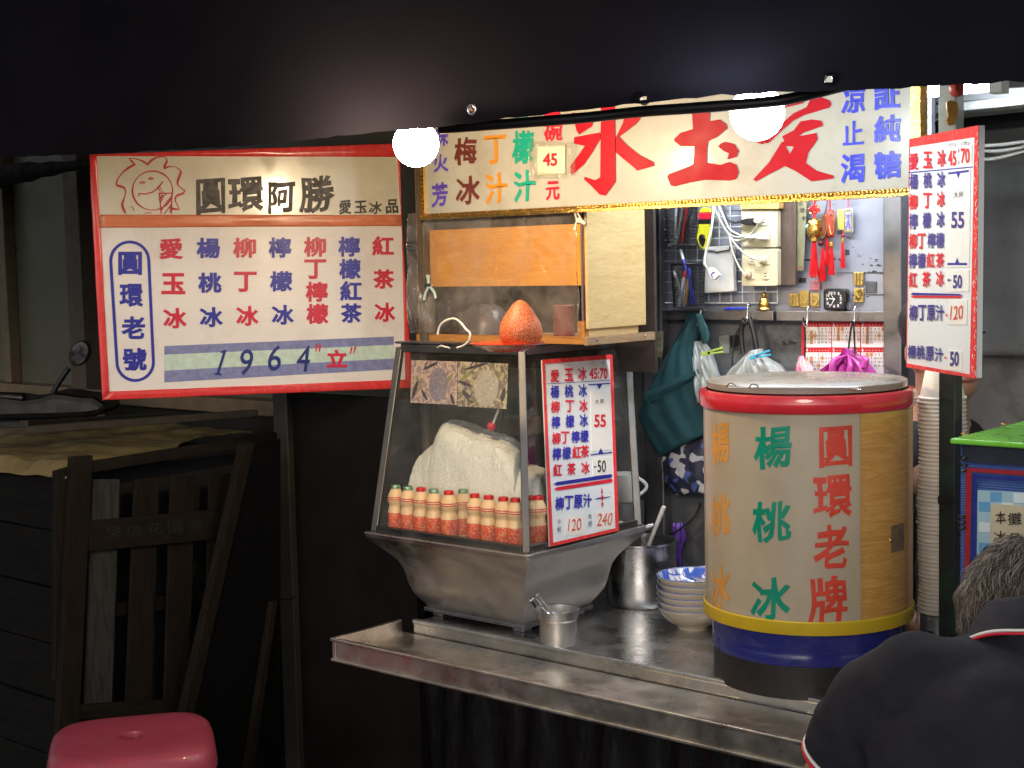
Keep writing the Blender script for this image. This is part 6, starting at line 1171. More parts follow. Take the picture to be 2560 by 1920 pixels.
lb.build('blue_checks', M('check_blue', (.10, .30, .55), .5), nt_); wbm.build('white_checks', M('check_white', (.55, .66, .70), .5), nt_)
MB().slab(NP, ZB, [(755, 1275), (1500, 1310), (1500, 2000), (745, 2000)], .0026, .0034).build('note', M('kraft_note', (.46, .42, .30), .6), nt_)
mb = MB()
for ch, x, y, w_, h_ in (('本', 835, 1385, 85, 100), ('攤', 945, 1395, 110, 100), ('的', 1075, 1400, 100, 95), ('冰', 825, 1540, 95, 100), ('品', 945, 1550, 100, 85), ('都', 1075, 1560, 95, 95)): put(mb, NP, ZB, ch, x, y, w_, h_, .012, .0045, brush=True)
mb.build('handwriting', BLACK_INK, nt_)
for zx, zy in ((540, 718), (860, 640)):
    q = hz(*ZB(zx, zy), nz1 + .010); MB().lathe([(.0005, .003), (.005, .0025), (.0058, 0)], q, 12).build('lid_screw', GOLD, nb_, smooth=50)
for zx, zy in ((535, 905), (540, 965), (530, 1005), (520, 1375), (525, 1420), (525, 1462)):
    q = [NP.hit(*ZB(zx + dx, zy + dy), .004) for dx, dy in ((-32, -14), (-8, 8), (20, 4), (30, -6))]; MB().tube(curve(q), .0022, 6).build('cable_tie', BLACK_PL, nb_, smooth=60)

# ================================================================== left side: dark panel, crates, back wall, scooter, stool
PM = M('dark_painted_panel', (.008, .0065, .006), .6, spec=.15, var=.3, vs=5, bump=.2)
LP = planeY(2.74); dl = LP.uv(740, 1300)[0]; dr = LP.uv(1040, 1400)[0]
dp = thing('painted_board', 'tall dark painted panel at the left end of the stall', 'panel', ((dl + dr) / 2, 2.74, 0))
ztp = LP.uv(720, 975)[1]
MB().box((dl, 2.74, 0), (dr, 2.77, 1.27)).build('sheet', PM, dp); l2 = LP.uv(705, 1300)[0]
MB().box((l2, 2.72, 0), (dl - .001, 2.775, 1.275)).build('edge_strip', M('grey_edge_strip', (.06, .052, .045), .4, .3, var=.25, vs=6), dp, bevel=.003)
q = [LP.hit(*ZF_, .022) for ZF_ in ((682, 1495), (690, 1490), (700, 1496), (720, 1498), (740, 1490))]; MB().tube(curve(q), .0016, 6).build('wire', CHROME, dp, smooth=60)
# crate cabinet
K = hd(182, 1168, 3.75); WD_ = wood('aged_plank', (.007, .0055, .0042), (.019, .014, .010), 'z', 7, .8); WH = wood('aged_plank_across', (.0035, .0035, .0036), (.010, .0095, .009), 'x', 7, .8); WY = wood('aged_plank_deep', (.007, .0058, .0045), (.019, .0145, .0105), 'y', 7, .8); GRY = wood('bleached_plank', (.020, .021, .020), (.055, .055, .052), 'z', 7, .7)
ck = thing('wooden_crate', 'large dark crate of rough planks with a slatted side and a lettered board', 'crate', (K.x - .3, K.y + .5, 0)); ztop = K.z
FPk = planeY(K.y); SPk = planeX(K.x + .02)
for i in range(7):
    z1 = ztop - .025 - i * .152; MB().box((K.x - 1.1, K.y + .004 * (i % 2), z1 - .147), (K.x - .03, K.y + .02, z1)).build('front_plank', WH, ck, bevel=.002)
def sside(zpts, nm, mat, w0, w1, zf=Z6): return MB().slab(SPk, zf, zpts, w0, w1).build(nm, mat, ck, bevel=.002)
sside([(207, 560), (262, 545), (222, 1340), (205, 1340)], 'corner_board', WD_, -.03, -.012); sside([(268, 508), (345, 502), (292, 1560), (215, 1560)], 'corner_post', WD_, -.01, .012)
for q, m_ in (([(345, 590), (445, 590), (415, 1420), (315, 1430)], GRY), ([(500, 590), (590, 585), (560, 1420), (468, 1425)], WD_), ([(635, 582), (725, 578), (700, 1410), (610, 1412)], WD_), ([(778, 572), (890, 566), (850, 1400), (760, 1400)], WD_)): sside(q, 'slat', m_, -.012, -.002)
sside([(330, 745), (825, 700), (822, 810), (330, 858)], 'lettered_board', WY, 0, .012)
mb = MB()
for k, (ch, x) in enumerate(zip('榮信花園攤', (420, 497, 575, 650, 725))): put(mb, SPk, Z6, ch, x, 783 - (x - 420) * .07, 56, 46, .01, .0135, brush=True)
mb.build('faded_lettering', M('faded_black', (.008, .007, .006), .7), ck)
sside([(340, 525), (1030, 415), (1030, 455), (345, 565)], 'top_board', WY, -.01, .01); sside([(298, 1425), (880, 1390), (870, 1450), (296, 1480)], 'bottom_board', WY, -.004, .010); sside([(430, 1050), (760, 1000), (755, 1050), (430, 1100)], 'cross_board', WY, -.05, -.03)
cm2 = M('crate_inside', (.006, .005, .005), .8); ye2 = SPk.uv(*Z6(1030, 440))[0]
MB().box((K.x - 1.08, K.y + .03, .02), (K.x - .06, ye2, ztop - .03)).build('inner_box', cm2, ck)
# yellow cloth over the crate
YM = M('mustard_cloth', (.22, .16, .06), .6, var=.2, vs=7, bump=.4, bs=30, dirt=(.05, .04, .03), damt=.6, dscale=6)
def cloth(u, v):
    x = K.x + .05 - 1.15 * u; y = K.y - .03 + (ye2 - K.y + .10) * v
    z = ztop + .005 + .010 * mnoise.noise(V((u * 5, v * 6, 0))) + .006 * mnoise.noise(V((u * 14, v * 14, 2)))
    e = min(u * 1.15, v * (ye2 - K.y)); 
    if e < .04: z -= (.04 - e) * .9 * (1 + .5 * mnoise.noise(V((u * 9, v * 9, 1))))
    return V((x, y, z))
mb = MB(); mb.grid(cloth, 90, 110); mb.f = [f for f in mb.f if mnoise.noise(V((sum((mb.v[i] for i in f), V((0, 0, 0))) / 4 * 3.2))) < .33]
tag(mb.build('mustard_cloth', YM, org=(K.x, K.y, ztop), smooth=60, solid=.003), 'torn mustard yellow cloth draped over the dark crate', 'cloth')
for (p1, p2, dd, lab) in (((-40, 1083), (640, 1032), 4.3, 'long pale wooden lath lying across behind the mustard cloth'), ((60, 1060), (420, 1040), 4.6, 'dark wooden lath behind the long pale one')):
    a, b = hd(*p1, dd - .25), hd(*p2, dd + .35); tag(MB().bar(a, b, .03, .02).build('wooden_lath', wood('lath_wood', (.07, .055, .04), (.14, .11, .08), 'x', 7, .6) if 'pale' in lab[:12] else DARK_WOOD, org=a, bevel=.002), lab, 'lath')
# leaning dark board
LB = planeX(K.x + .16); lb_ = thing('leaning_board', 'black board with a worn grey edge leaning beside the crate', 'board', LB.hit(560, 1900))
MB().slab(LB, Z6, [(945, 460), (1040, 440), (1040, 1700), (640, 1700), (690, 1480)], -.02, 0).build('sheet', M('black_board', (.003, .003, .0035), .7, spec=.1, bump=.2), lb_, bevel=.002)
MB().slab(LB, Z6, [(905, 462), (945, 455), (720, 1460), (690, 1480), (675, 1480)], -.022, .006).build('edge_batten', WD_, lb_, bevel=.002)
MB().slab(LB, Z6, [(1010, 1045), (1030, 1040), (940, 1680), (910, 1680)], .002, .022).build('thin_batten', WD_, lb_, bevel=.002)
# back wall on the left
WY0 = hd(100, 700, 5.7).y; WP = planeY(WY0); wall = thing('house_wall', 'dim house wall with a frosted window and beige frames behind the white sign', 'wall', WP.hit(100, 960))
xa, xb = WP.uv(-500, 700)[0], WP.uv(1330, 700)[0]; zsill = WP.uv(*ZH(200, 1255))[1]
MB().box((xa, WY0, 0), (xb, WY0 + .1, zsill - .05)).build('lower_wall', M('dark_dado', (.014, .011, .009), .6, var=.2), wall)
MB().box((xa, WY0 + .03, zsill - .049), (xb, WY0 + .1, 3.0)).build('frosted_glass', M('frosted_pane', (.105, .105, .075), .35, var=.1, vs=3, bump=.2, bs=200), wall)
for zx0, zx1, mt in ((18, 52, 'beige'), (395, 470, 'brown')):
    u0_, u1_ = WP.uv(*ZH(zx0, 700))[0], WP.uv(*ZH(zx1, 700))[0]
    MB().box((u0_, WY0 - .02 if mt == 'beige' else WY0 - .05, zsill if mt == 'beige' else 0), (u1_, WY0 + .029, 3.0)).build('mullion' if mt == 'beige' else 'pillar', M(mt + '_frame', (.15, .11, .065) if mt == 'beige' else (.075, .055, .04), .5, var=.2), wall, bevel=.004)
MB().box((xa, WY0 - .05, zsill - .05), (xb, WY0 + .028, zsill)).build('sill', bpy.data.materials['beige_frame'], wall, bevel=.004)
u0_, u1_ = WP.uv(*ZH(560, 1450))[0], WP.uv(*ZH(602, 1450))[0]; MB().box((u0_, WY0 - .06, 0), (u1_, WY0 - .051, zsill - .06)).build('door_post', bpy.data.materials['beige_frame'], wall, bevel=.003)
MB().box((u1_ + .1, WY0 - .06, zsill - .28), (xb, WY0 - .051, zsill - .24)).build('lower_rail', bpy.data.materials['beige_frame'], wall, bevel=.003)
rp = planeY(WY0 - .35); a, b = rp.hit(*ZH(-60, 208)), rp.hit(*ZH(455, 140)); ra = MB(); n = 14
pts = [a + (b - a) * (k / n) for k in range(n + 1)]; ra.tube(pts, [.046 + .010 * mnoise.noise(V((k * .6, 0, 0))) - .0025 * k for k in range(n + 1)], 14)
tag(ra.build('rolled_awning', M('dark_cloth_roll', (.018, .015, .013), .8, var=.4, bump=.6, bs=60), org=a, smooth=60), 'dark rolled up cloth hanging across the window at the left edge', 'cloth roll')
# scooter in the dark
sd = 4.95; scp = Plane(hd(120, 960, sd), R0, UP); scm = M('scooter_black', (.0025, .0025, .003), .5, bump=.05)
sct = thing('scooter', 'dark scooter with one round mirror standing behind the crate', 'scooter', (scp.hit(120, 960).x, scp.hit(120, 960).y, 0))
MB().slab(scp, ZH, [(-120, 1320), (20, 1322), (110, 1334), (200, 1322), (262, 1300), (330, 1306), (400, 1318), (470, 1320), (520, 1350), (546, 1386), (505, 1412), (440, 1424), (300, 1430), (-120, 1440)], -.16, .05).build('cowl', scm, sct, bevel=.02)
MB().tube(curve([scp.hit(*ZH(*q), .02) for q in ((-140, 1330), (0, 1318), (120, 1326))]), .016, 10).build('handlebar', scm, sct, smooth=60)
MB().tube(curve([scp.hit(*ZH(*q)) for q in ((265, 1310), (285, 1270), (320, 1215), (348, 1175))]), [.011] * 3 + [.009] * 22, 10).build('mirror_stem', scm, sct, smooth=60)
mr = MB(); mr.slab(scp, ZH, ell(398, 1100, 50, 68, 28, .45), -.03, .004); mo = mr.build('mirror', scm, sct, bevel=.006); MB().slab(scp, ZH, ell(398, 1100, 43, 60, 28, .45), .0045, .006).build('mirror_glass', M('mirror_glass', (.05, .05, .05), .06, .8, bump=0), mo)
c = scp.hit(*ZH(200, 1420)); MB().slab(scp, ZH, [(-120, 1425), (430, 1422), (425, 1700), (380, 2100), (-120, 2100)], -.20, .0).build('leg_shield', scm, sct, bevel=.03)
w_ = MB(); wc = V((c.x - .25, c.y + .3, .22)); w_.tube([wc + V((.2 * math.cos(a) * .76, .2 * math.cos(a) * -.65, .2 * math.sin(a))) for a in [math.tau * k / 28 for k in range(28)]], .05, 10, closed=True); w_.build('wheel', BLACK_PL, sct, smooth=60)
# pink plastic stool
zs_ = .60; sc_ = hz(330, 1838, zs_); hw = .176
stl = thing('plastic_stool', 'dark pink plastic stool with rounded seat and a hole in its middle', 'stool', (sc_.x, sc_.y, 0))
sm_ = M('pink_plastic', (.34, .045, .08), .45, var=.12, vs=9, bump=.1, bs=60, dirt=(.24, .05, .07), damt=.5, dscale=9, coat=.15)
ang0 = math.atan2(R0.y, R0.x) + .25; Ms = Matrix.Rotation(ang0, 4, 'Z')
def sqr(a, r, p=4.2): return r / ((abs(math.cos(a)) ** p + abs(math.sin(a)) ** p) ** (1 / p))
def stool_pt(a, r, z): q = Ms @ V((sqr(a, r) * math.cos(a), sqr(a, r) * math.sin(a), 0)); return V((sc_.x + q.x, sc_.y + q.y, z))
n = 72; rows_ = [(.029, zs_ - .07, 1), (.0285, zs_ - .005, 1), (.030, zs_ - .0005, 1), (hw * .45, zs_ + .001, 0), (hw * .8, zs_ + .0, 0), (hw * .92, zs_ - .004, 0), (hw * .985, zs_ - .014, 0), (hw * 1.015, zs_ - .030, 0), (hw * 1.03, zs_ - .055, 0), (hw * 1.01, zs_ - .057, 0), (hw * .99, zs_ - .03, 0), (hw * .93, zs_ - .016, 0), (.032, zs_ - .012, 1), (.032, zs_ - .07, 1)]
mb = MB(); vs = []
for r, z, rd in rows_:
    for k in range(n): a = math.tau * k / n; vs.append(V((sc_.x + r * math.cos(a + ang0), sc_.y + r * math.sin(a + ang0), z)) if rd else stool_pt(a, r, z))
mb.add(vs, [[i * n + j, i * n + (j + 1) % n, (i + 1) * n + (j + 1) % n, (i + 1) * n + j] for i in range(len(rows_) - 1) for j in range(n)]); mb.build('seat', sm_, stl, smooth=35)
for k in range(4):
    a = math.pi / 4 + k * math.pi / 2; m2 = MB(); rr_ = []
    for z, o_, hwid in ((zs_ - .05, .985, .62), (zs_ - .10, 1.02, .40), (zs_ - .16, 1.05, .26), (zs_ - .35, 1.16, .2), (.0, 1.34, .17)):
        ring_ = [stool_pt(a + hwid * (q / 5 - 1), hw * o_, z) for q in range(11)] + [stool_pt(a + hwid * (1 - q / 5), hw * (o_ - .10), z) for q in range(11)]; rr_.append(ring_)
    vs = [p for r_ in rr_ for p in r_]; m = 22; m2.add(vs, [[i * m + j, i * m + (j + 1) % m, (i + 1) * m + (j + 1) % m, (i + 1) * m + j] for i in range(4) for j in range(m)] + [list(range(m)), list(range(4 * m, 5 * m))[::-1]]); m2.build('leg', sm_, stl, smooth=40)
# ================================================================== people
SKIN = M('skin', (.42, .22, .15), .5, var=.08, vs=30, bump=.15, bs=300, sss=.15)
def skinbody(name, chains, parent_label, mat, org):
    """one continuous skin grown over connected joints: chains of (point, radius); a chain may start at an earlier joint's index"""
    me = bpy.data.meshes.new(name); vs = []; es = []; rs = []
    for start, pts in chains:
        prev = start
        for p, r in pts:
            vs.append(V(p) - V(org)); rs.append(r if isinstance(r, tuple) else (r, r)); i = len(vs) - 1
            if prev is not None: es.append((prev, i))
            prev = i
    me.from_pydata(vs, es, []); o = bpy.data.objects.new(name, me); COL.objects.link(o); o.location = org
    o.modifiers.new('skin', 'SKIN'); sk = me.skin_vertices[0].data
    for i, r in enumerate(rs): sk[i].radius = r; sk[i].use_root = (i == 0)
    s_ = o.modifiers.new('sub', 'SUBSURF'); s_.levels = 2; s_.render_levels = 2
    bpy.context.view_layer.update()
    m2 = bpy.data.meshes.new_from_object(o.evaluated_get(bpy.context.evaluated_depsgraph_get())); o.modifiers.clear(); o.data = m2
    m2.materials.clear(); m2.materials.append(mat); m2.shade_smooth(); return o
def remesh(mb, name, mat, par, vox=.009, sm=10, it=None):
    o = mb.build(name, mat, par); r = o.modifiers.new('re', 'REMESH'); r.mode = 'VOXEL'; r.voxel_size = vox
    s_ = o.modifiers.new('sm', 'SMOOTH'); s_.factor = .5; s_.iterations = sm
    bpy.context.view_layer.update(); m2 = bpy.data.meshes.new_from_object(o.evaluated_get(bpy.context.evaluated_depsgraph_get())); o.modifiers.clear(); o.data = m2
    m2.materials.clear(); m2.materials.append(mat); m2.shade_smooth(); return o
def ball(mb, c, rx, ry, rz, ax_=None, n=20):
    Mx = ax_ or Matrix.Identity(3)
    mb.lathe([(math.sin(math.pi * k / 12) + 1e-4 * (k in (0, 12)), -math.cos(math.pi * k / 12)) for k in range(13)], c, n, fn=lambda p, a: Mx @ V((p.x * rx, p.y * ry, p.z * rz)))
def limb(mb, a, b, ra, rb, n=16): mb.tube([V(a) + (V(b) - V(a)) * (k / 4) for k in range(5)], [ra + (rb - ra) * k / 4 for k in range(5)], n); ball(mb, a, ra, ra, ra); ball(mb, b, rb, rb, rb)

# ---- the customer: seen from behind, bent over his table
g = rad(-14); FW_ = (F0 * math.cos(g) - R0 * math.sin(g)).normalized(); RT = (R0 * math.cos(g) + F0 * math.sin(g)).normalized()   # where he faces, and his right
HM = hd(2575, 1700, 2.02); HM.z = 0
def L(x, y, z): return HM + RT * x + FW_ * y + UP * z
AX = Matrix((RT, FW_, UP)).transposed()
MB_ = [(None, [(L(0, -.16, .50), (.15, .12)), (L(0, -.14, .64), (.15, .115)), (L(0, -.08, .82), (.165, .12)), (L(0, .00, .95), (.14, .09)), (L(0, .07, 1.02), (.075, .07)), (L(0, .12, 1.05), (.056, .056)), (L(0, .16, 1.07), (.058, .062)), (L(0, .18, 1.11), (.062, .070)), (L(0, .175, 1.155), (.048, .054))])]
n0 = 9
def arm(sx):
    base = sum(len(c[1]) for c in MB_)
    MB_.append((3, [(L(sx * .15, .02, .97), .05), (L(sx * .240, .037, .915), .052), (L(sx * .285, .08, .82), .046), (L(sx * .285, .13, .75), .042), (L(sx * .24, .27, .75), .034), (L(sx * .17, .38, .775), (.026, .021)), (L(sx * .15, .425, .78), (.033, .015)), (L(sx * .14, .45, .78), (.034, .013))]))
    palm = base + 6
    for k, (ox, ln) in enumerate(((-.027, .062), (-.009, .072), (.009, .068), (.026, .052))):
        d0 = L(sx * .14 + ox, .475, .78); MB_.append((palm + 1, [(d0, .0085), (d0 + FW_ * ln * .5 + UP * .008, .0082), (d0 + FW_ * ln * .8 - UP * .008, .0075), (d0 + FW_ * ln - UP * .022, .0065)]))
    q = L(sx * .14 - sx * .036, .42, .776); MB_.append((base + 5, [(q, .0105), (q + FW_ * .03 - RT * sx * .012, .0095), (q + FW_ * .055 - RT * sx * .014 - UP * .006, .008)]))
def leg(sx): MB_.append((0, [(L(sx * .10, -.10, .48), .085), (L(sx * .15, .12, .50), .075), (L(sx * .18, .30, .49), .058), (L(sx * .17, .30, .30), .052), (L(sx * .16, .27, .09), .036), (L(sx * .16, .30, .045), .04), (L(sx * .17, .40, .03), .03)]))
arm(-1); arm(1); leg(-1); leg(1)
man = skinbody('person', MB_, '', SKIN, L(0, 0, 0)); tag(man, 'grey haired man in a black polo shirt seen from behind, bent forward beside the counter', 'person')
hc = L(.012, .175, 1.088)
# face and ears
def H(x, y, z): return hc + RT * x + FW_ * y + UP * z
ee = MB(); ball(ee, H(-.083, .0, -.012), .010, .022, .031, AX); ball(ee, H(.083, .0, -.012), .010, .022, .031, AX); ball(ee, H(0, .088, -.03), .013, .016, .02, AX); ball(ee, H(0, 0, -.005), .076, .085, .098, AX); ball(ee, H(0, .035, -.06), .05, .05, .04, AX); limb(ee, L(0, .07, 1.0), H(0, -.02, -.04), .052, .054)
remesh(ee, 'head_skin', SKIN, man, .006, 4)
for sx in (-1, 1): e_ = MB(); ball(e_, H(sx * .03, .073, .01), .011, .008, .008, AX); e_.build('eye', WHITE_PL, man, smooth=80)
m_ = MB(); ball(m_, H(0, .073, -.06), .022, .006, .005, AX); m_.build('mouth', M('lips', (.3, .1, .08), .5), man, smooth=80)
# polo shirt
sh = MB()
ball(sh, L(0, -.13, .62), .20, .145, .17, AX); ball(sh, L(0, -.09, .78), .205, .145, .17, AX); ball(sh, L(0, -.03, .93), .225, .135, .15, AX)
limb(sh, L(-.15, .0, 1.010), L(.15, .0, 1.010), .080, .080); limb(sh, L(-.07, .03, 1.03), L(.07, .03, 1.03), .062, .062); limb(sh, L(0, .02, 1.03), L(0, .065, 1.066), .074, .062); limb(sh, L(-.11, .01, 1.0), L(-.03, .04, 1.055), .06, .05); limb(sh, L(.11, .01, 1.0), L(.03, .04, 1.055), .06, .05)
for sx in (-1, 1): limb(sh, L(sx * .15, .0, 1.015), L(sx * .186, .012, 1.000), .080, .074); limb(sh, L(sx * .186, .012, 1.0), L(sx * .236, .035, .925), .074, .066)
for k in range(8): ball(sh, L(-.16 + .045 * k, -.15 + .01 * abs(k - 3.5), .86 - .01 * k), .03, .012, .10, AX)
POLO = M('black_pique', (.020, .020, .030), .8, var=.15, vs=14, bump=.6, bs=900, spec=.25)
polo = remesh(sh, 'polo_shirt', POLO, man, .010, 12)
for v in polo.data.vertices:
    p = v.co; v.co = p + v.normal * (.009 * mnoise.noise(V((p.x * 8, p.y * 8, p.z * 4))) + .012 * abs(mnoise.noise(V((p.x * 14 + p.z * 10, p.y * 9, p.z * 7 - p.x * 6)))) + .004 * math.sin(p.z * 60 + 9 * mnoise.noise(p * 6)) * max(0, mnoise.noise(p * 5)))
for v in polo.data.vertices:        # soft pulls running from the armpits across the back
    p = v.co + HM
    for sx in (-1, 1):
        d = p - L(sx * .20, -.02, .90); x, z = d.dot(RT), d.z; r = d.length
        if .03 < r < .30:
            an = math.atan2(z, -sx * x); k = min(1, (r - .03) / .05) * (1 - (r - .03) / .27)
            v.co = v.co + v.normal * (.0065 * k * (abs(math.sin(an * 4.2 + 1.6 * mnoise.noise(p * 7) + sx)) ** .6 - .6))
# collar with red and white tipping, sleeve tipping
NA = (FW_ * .50 + UP * .87).normalized(); NF = (FW_ * .87 - UP * .50).normalized()
def collar(u, v):
    a = rad(-90 - 150 + 300 * u); r1 = .063 + .030 * v ** 1.3 + .004 * math.sin(v * 3.14)
    return L(.012, .088, 1.116) - NA * (.060 * v) + RT * (r1 * 1.08 * math.cos(a)) + NF * (r1 * math.sin(a)) + UP * .004 * mnoise.noise(V((u * 7, v, 0)))
mb = MB(); mb.grid(collar, 48, 8); cl_ = mb.build('collar', POLO, polo, smooth=180, solid=.003)
for dv, r_, mt, nm in ((1.0, .0022, RED_INK, 'red_tipping'), (.93, .0030, WHITE_INK, 'white_tipping')): MB().tube([collar(k / 48, dv) + (collar(k / 48, 1) - collar(k / 48, .5)).normalized() * .001 for k in range(49)], r_, 6).build(nm, mt, polo, smooth=60)
for sx in (-1, 1):
    A_, B_ = L(sx * .236, .035, .925), L(sx * .250, .043, .896); d = (B_ - A_).normalized(); e1 = d.cross(FW_).normalized(); e2 = d.cross(e1)
    for off_, mt, nm in ((0, RED_INK, 'red_tipping'), (-.006, WHITE_INK, 'white_tipping')): MB().tube([B_ + d * (off_ + .004) + (e1 * math.cos(t) + e2 * math.sin(t)) * .0615 for t in [math.tau * k / 32 for k in range(32)]], .0026, 6, closed=True).build(nm, mt, polo, smooth=60)
tr = MB(); limb(tr, L(0, -.16, .50), L(0, -.12, .55), .19, .185)
for sx in (-1, 1): limb(tr, L(sx * .10, -.10, .49), L(sx * .18, .31, .49), .095, .072); limb(tr, L(sx * .18, .31, .49), L(sx * .165, .27, .10), .07, .055)
remesh(tr, 'trousers', M('dark_trousers', (.02, .02, .025), .9), man, .012, 8)
# hair: a cap plus many short strands
hm_, ht, hb = nodes('grey_hair'); gi = ht.nodes.new('ShaderNodeNewGeometry'); ht.links.new(ramp(ht, gi.outputs['Random Per Island'], [(.0, (.02, .016, .013)), (.4, (.07, .055, .045)), (.65, (.22, .18, .15)), (.9, (.5, .45, .4))]), hb.inputs['Base Color']); hb.inputs['Roughness'].default_value = .42
def headpt(th, ph, k=1.0): return hc + RT * (.090 * k * math.sin(ph) * math.cos(th)) + FW_ * (.093 * k * math.sin(ph) * math.sin(th)) + UP * (.106 * k * math.cos(ph))
hp_ = MB(); ball(hp_, hc + UP * .006 - FW_ * .004, .079, .090, .098, AX); 
RH = random.Random(5); strands = MB(); AXT = AX.transposed()
hv, hf = [], []
for i in range(20000):
    u = RH.uniform(-.62, 1); ph = math.acos(u); th = RH.uniform(0, math.tau); p = headpt(th, ph, .97); lc = AXT @ (p - hc)
    if lc.y > .03 and lc.z < .02: continue
    if lc.z < -.035 and abs(lc.x) > .062 and lc.y > -.02: continue
    if lc.z < -.055 and lc.y > -.02: continue
    nrm_ = (RT * (lc.x / .0064) + FW_ * (lc.y / .0086) + UP * (lc.z / .01)).normalized()
    crown = hc + UP * .085 + FW_ * .01 + RT * .01
    dr = (p - crown); dr = (dr - nrm_ * dr.dot(nrm_)); dr = dr.normalized() if dr.length > 1e-4 else RT
    sw = nrm_.cross(dr); ln = RH.uniform(.018, .034) * (1 if lc.z > -.03 else .6); sd_ = math.sin(lc.x * 60 + lc.z * 40) * .5 + RH.gauss(0, .35)
    sd_ = 1.1 * mnoise.noise(lc * 38) + RH.gauss(0, .18); lf = .26 + .16 * mnoise.noise(lc * 55) + RH.uniform(0, .12)
    pts = [p, p + nrm_ * ln * lf + dr * ln * .25 + sw * sd_ * ln * .15, p + nrm_ * ln * (lf + .08) + dr * ln * .65 + sw * sd_ * ln * .5, p + nrm_ * ln * (lf - .08) + dr * ln * 1.0 + sw * sd_ * ln * .9]
    wv = (sw * math.cos(i) + nrm_ * math.sin(i)) * .00032; b = len(hv)
    for q, k in zip(pts, (1, 1, .8, .2)): hv += [q - wv * k, q + wv * k]
    hf += [[b, b + 1, b + 3, b + 2], [b + 2, b + 3, b + 5, b + 4], [b + 4, b + 5, b + 7, b + 6]]
strands.add(hv, hf)
hair = strands.build('hair', hm_, man)
cp2 = MB(); cv, cf = [], []
for j in range(15):
    for k in range(40): cv.append(headpt(math.tau * k / 40, .02 + 2.05 * j / 14, .985))
cp2.add(cv, [[j * 40 + k, j * 40 + (k + 1) % 40, (j + 1) * 40 + (k + 1) % 40, (j + 1) * 40 + k] for j in range(14) for k in range(40)])
cp2.f = [f for f in cp2.f if not ((AXT @ (sum((cp2.v[i] for i in f), V((0, 0, 0))) / 4 - hc)).y > .035 and (AXT @ (sum((cp2.v[i] for i in f), V((0, 0, 0))) / 4 - hc)).z < .03) and not ((AXT @ (sum((cp2.v[i] for i in f), V((0, 0, 0))) / 4 - hc)).z < -.03 and (AXT @ (sum((cp2.v[i] for i in f), V((0, 0, 0))) / 4 - hc)).y > -.02)]
cp2.build('hair_base', M('dark_scalp_hair', (.02, .017, .015), .7), hair, smooth=180)
# his stool, below the frame
sb = thing('plastic_stool', 'plain stool under the seated man', 'stool', L(0, -.14, 0)); MB().box(tuple(L(0, -.14, .36) - V((.13, .13, 0))), tuple(L(0, -.14, .385) + V((.13, .13, 0)))).build('seat', sm_, sb, bevel=.01)
for i in (-1, 1):
    for j in (-1, 1): c = L(0, -.14, 0); MB().hexa(sq(c + V((i * .13, j * .13, 0)), .016, 0), sq(c + V((i * .105, j * .105, 0)), .02, .36)).build('leg', sm_, sb)

# ---- the stall keeper: standing behind the barrel, face hidden by the price board
VM = hd(2352, 900, 3.22); VM.z = 0; vF = (-F0 * .9 + R0 * .35).normalized(); vR = vF.cross(UP).normalized()
def K_(x, y, z): return VM + vR * x + vF * y + UP * z
vz = EYE.z - (868 - 634) / FOC * 3.22                     # head centre height
AV = Matrix((vR, vF, UP)).transposed()
ch_ = [(None, [(K_(0, 0, .88), (.13, .11)), (K_(0, 0, 1.02), (.13, .10)), (K_(0, 0, vz - .30), (.15, .10)), (K_(0, -.01, vz - .20), (.09, .07)), (K_(0, 0, vz - .12), (.056, .056)), (K_(0, .015, vz - .05), (.062, .072)), (K_(0, .01, vz + .04), (.072, .085)), (K_(0, .0, vz + .10), (.045, .055))])]
def varm(sx):
    base = sum(len(c[1]) for c in ch_)
    ch_.append((2, [(K_(sx * .17, 0, vz - .26), .056), (K_(sx * .22, .02, vz - .42), .044), (K_(sx * .22, .06, vz - .54), .038), (K_(sx * .14, .19, vz - .58), .031), (K_(sx * .10, .25, vz - .59), (.026, .02)), (K_(sx * .09, .29, vz - .59), (.033, .014))]))
    for k, (ox, ln) in enumerate(((-.026, .058), (-.009, .068), (.009, .064), (.026, .05))):
        q = K_(sx * .08 + ox, .315, vz - .59); ch_.append((base + 5, [(q, .0085), (q + vF * ln * .5 + UP * .006, .008), (q + vF * ln * .95 - UP * .012, .0065)]))
    q = K_(sx * .045, .27, vz - .59); ch_.append((base + 4, [(q, .010), (q + vF * .035 - vR * sx * .012, .0085)]))
for sx in (-1, 1): varm(sx)
for sx in (-1, 1): ch_.append((0, [(K_(sx * .09, 0, .80), .085), (K_(sx * .10, .01, .48), .06), (K_(sx * .10, -.01, .10), .038), (K_(sx * .10, .03, .045), .04), (K_(sx * .10, .13, .03), .03)]))
ven = skinbody('person', ch_, '', SKIN, K_(0, 0, 0)); tag(ven, 'person in a black lettered T-shirt standing behind the barrel, face hidden by the price board', 'person')
hd2 = MB(); ball(hd2, K_(0, .01, vz + .01), .070, .088, .108, AV); ball(hd2, K_(0, .04, vz - .075), .052, .055, .04, AV); ball(hd2, K_(0, .108, vz - .015), .014, .016, .022, AV)
for sx in (-1, 1): ball(hd2, K_(sx * .073, -.005, vz - .01), .010, .022, .034, AV)
limb(hd2, K_(0, -.01, vz - .22), K_(0, .01, vz - .08), .062, .056); remesh(hd2, 'head_skin', SKIN, ven, .006, 4)
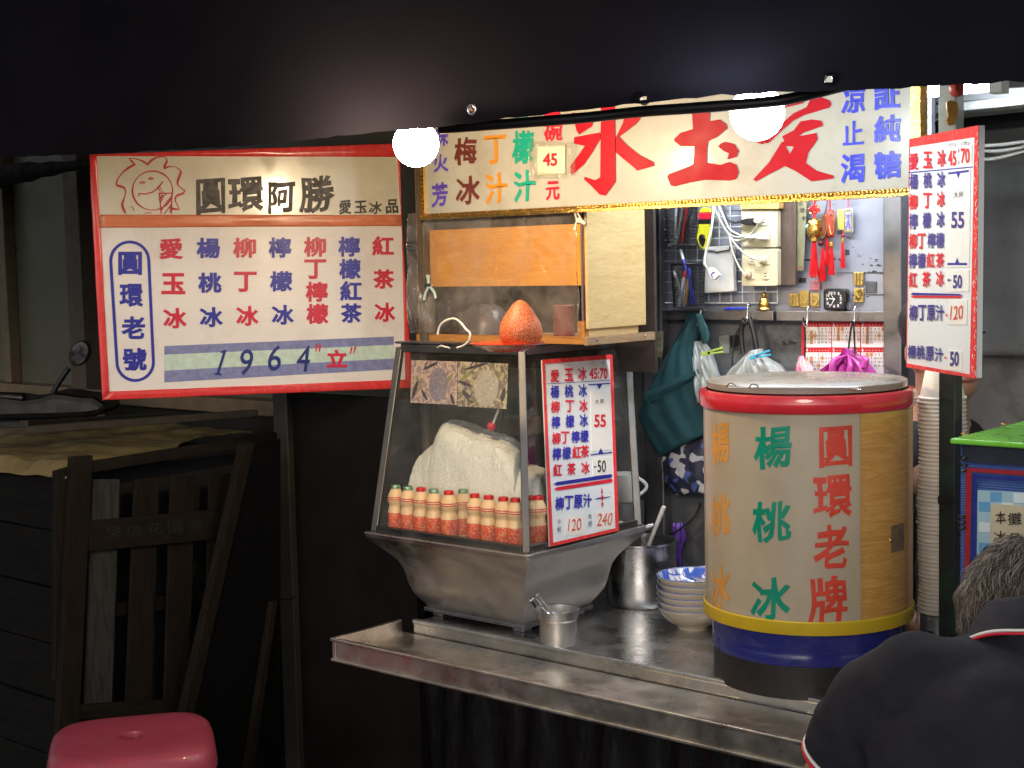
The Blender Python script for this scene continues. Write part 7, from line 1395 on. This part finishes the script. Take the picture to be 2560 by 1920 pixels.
for sx in (-1, 1): e_ = MB(); ball(e_, K_(sx * .030, .082, vz + .018), .011, .009, .0065, AV); ey = e_.build('eye', WHITE_PL, ven, smooth=80); e_ = MB(); ball(e_, K_(sx * .030, .090, vz + .018), .005, .003, .005, AV); e_.build('iris', BLACK_PL, ey, smooth=80); e_ = MB(); ball(e_, K_(sx * .032, .090, vz + .036), .016, .004, .003, AV); e_.build('eyebrow', BLACK_PL, ven, smooth=80)
m_ = MB(); ball(m_, K_(0, .095, vz - .062), .024, .006, .006, AV); m_.build('mouth', bpy.data.materials['lips'], ven, smooth=80)
hv2 = MB(); ball(hv2, K_(.004, -.014, vz + .052), .073, .092, .078, AV); remesh(hv2, 'hair', M('black_hair', (.012, .011, .011), .5, bump=.8, bs=200, sc=(1, 1, .2)), ven, .008, 2)
ts = MB(); limb(ts, K_(0, 0, .90), K_(0, 0, vz - .36), .145, .16); limb(ts, K_(-.13, 0, vz - .26), K_(.13, 0, vz - .26), .072, .072); limb(ts, K_(-.05, 0, vz - .21), K_(.05, 0, vz - .21), .06, .06); ball(ts, K_(0, .02, vz - .38), .18, .12, .16, AV)
for sx in (-1, 1): limb(ts, K_(sx * .15, 0, vz - .26), K_(sx * .23, .02, vz - .44), .074, .066)
tsh = remesh(ts, 't_shirt', M('black_cotton', (.010, .010, .013), .9, bump=.3, bs=500), ven, .010, 8)
tp_ = Plane(K_(0, .165, vz - .35), vR, UP); sp3 = Plane(VM - F0 * .178, R0, UP)
def sput(items, mat, nm):
    mb = MB()
    for ch, x, y, w_, h_ in items: put(mb, sp3, ZB, ch, x, y, w_, h_, .03, .0)
    # wrap the print onto the shirt front
    out = MB()
    bv_ = tsh.data; import_bvh = __import__('mathutils.bvhtree', fromlist=['BVHTree']).BVHTree; tree = import_bvh.FromPolygons([v.co + world_org(tsh) for v in bv_.vertices], [list(p.vertices) for p in bv_.polygons])
    vv_ = []
    for v in mb.v:
        h = tree.ray_cast(v - F0 * .3, F0); vv_.append((h[0] - F0 * .002) if h[0] is not None else v)
    out.add(vv_, mb.f); return out.build(nm, mat, tsh)
sput([('SQUARE', 110, 822, 150, 26), ('T', 152, 962, 52, 62)], WHITE_INK, 'white_print'); sput([('S', 130, 905, 36, 40), ('mm', 148, 1012, 56, 26)], RED_INK, 'red_print')
tr2 = MB(); limb(tr2, K_(0, 0, .86), K_(0, 0, .92), .14, .14)
for sx in (-1, 1): limb(tr2, K_(sx * .09, 0, .84), K_(sx * .10, 0, .10), .09, .06)
remesh(tr2, 'trousers', bpy.data.materials['dark_trousers'], ven, .014, 6)
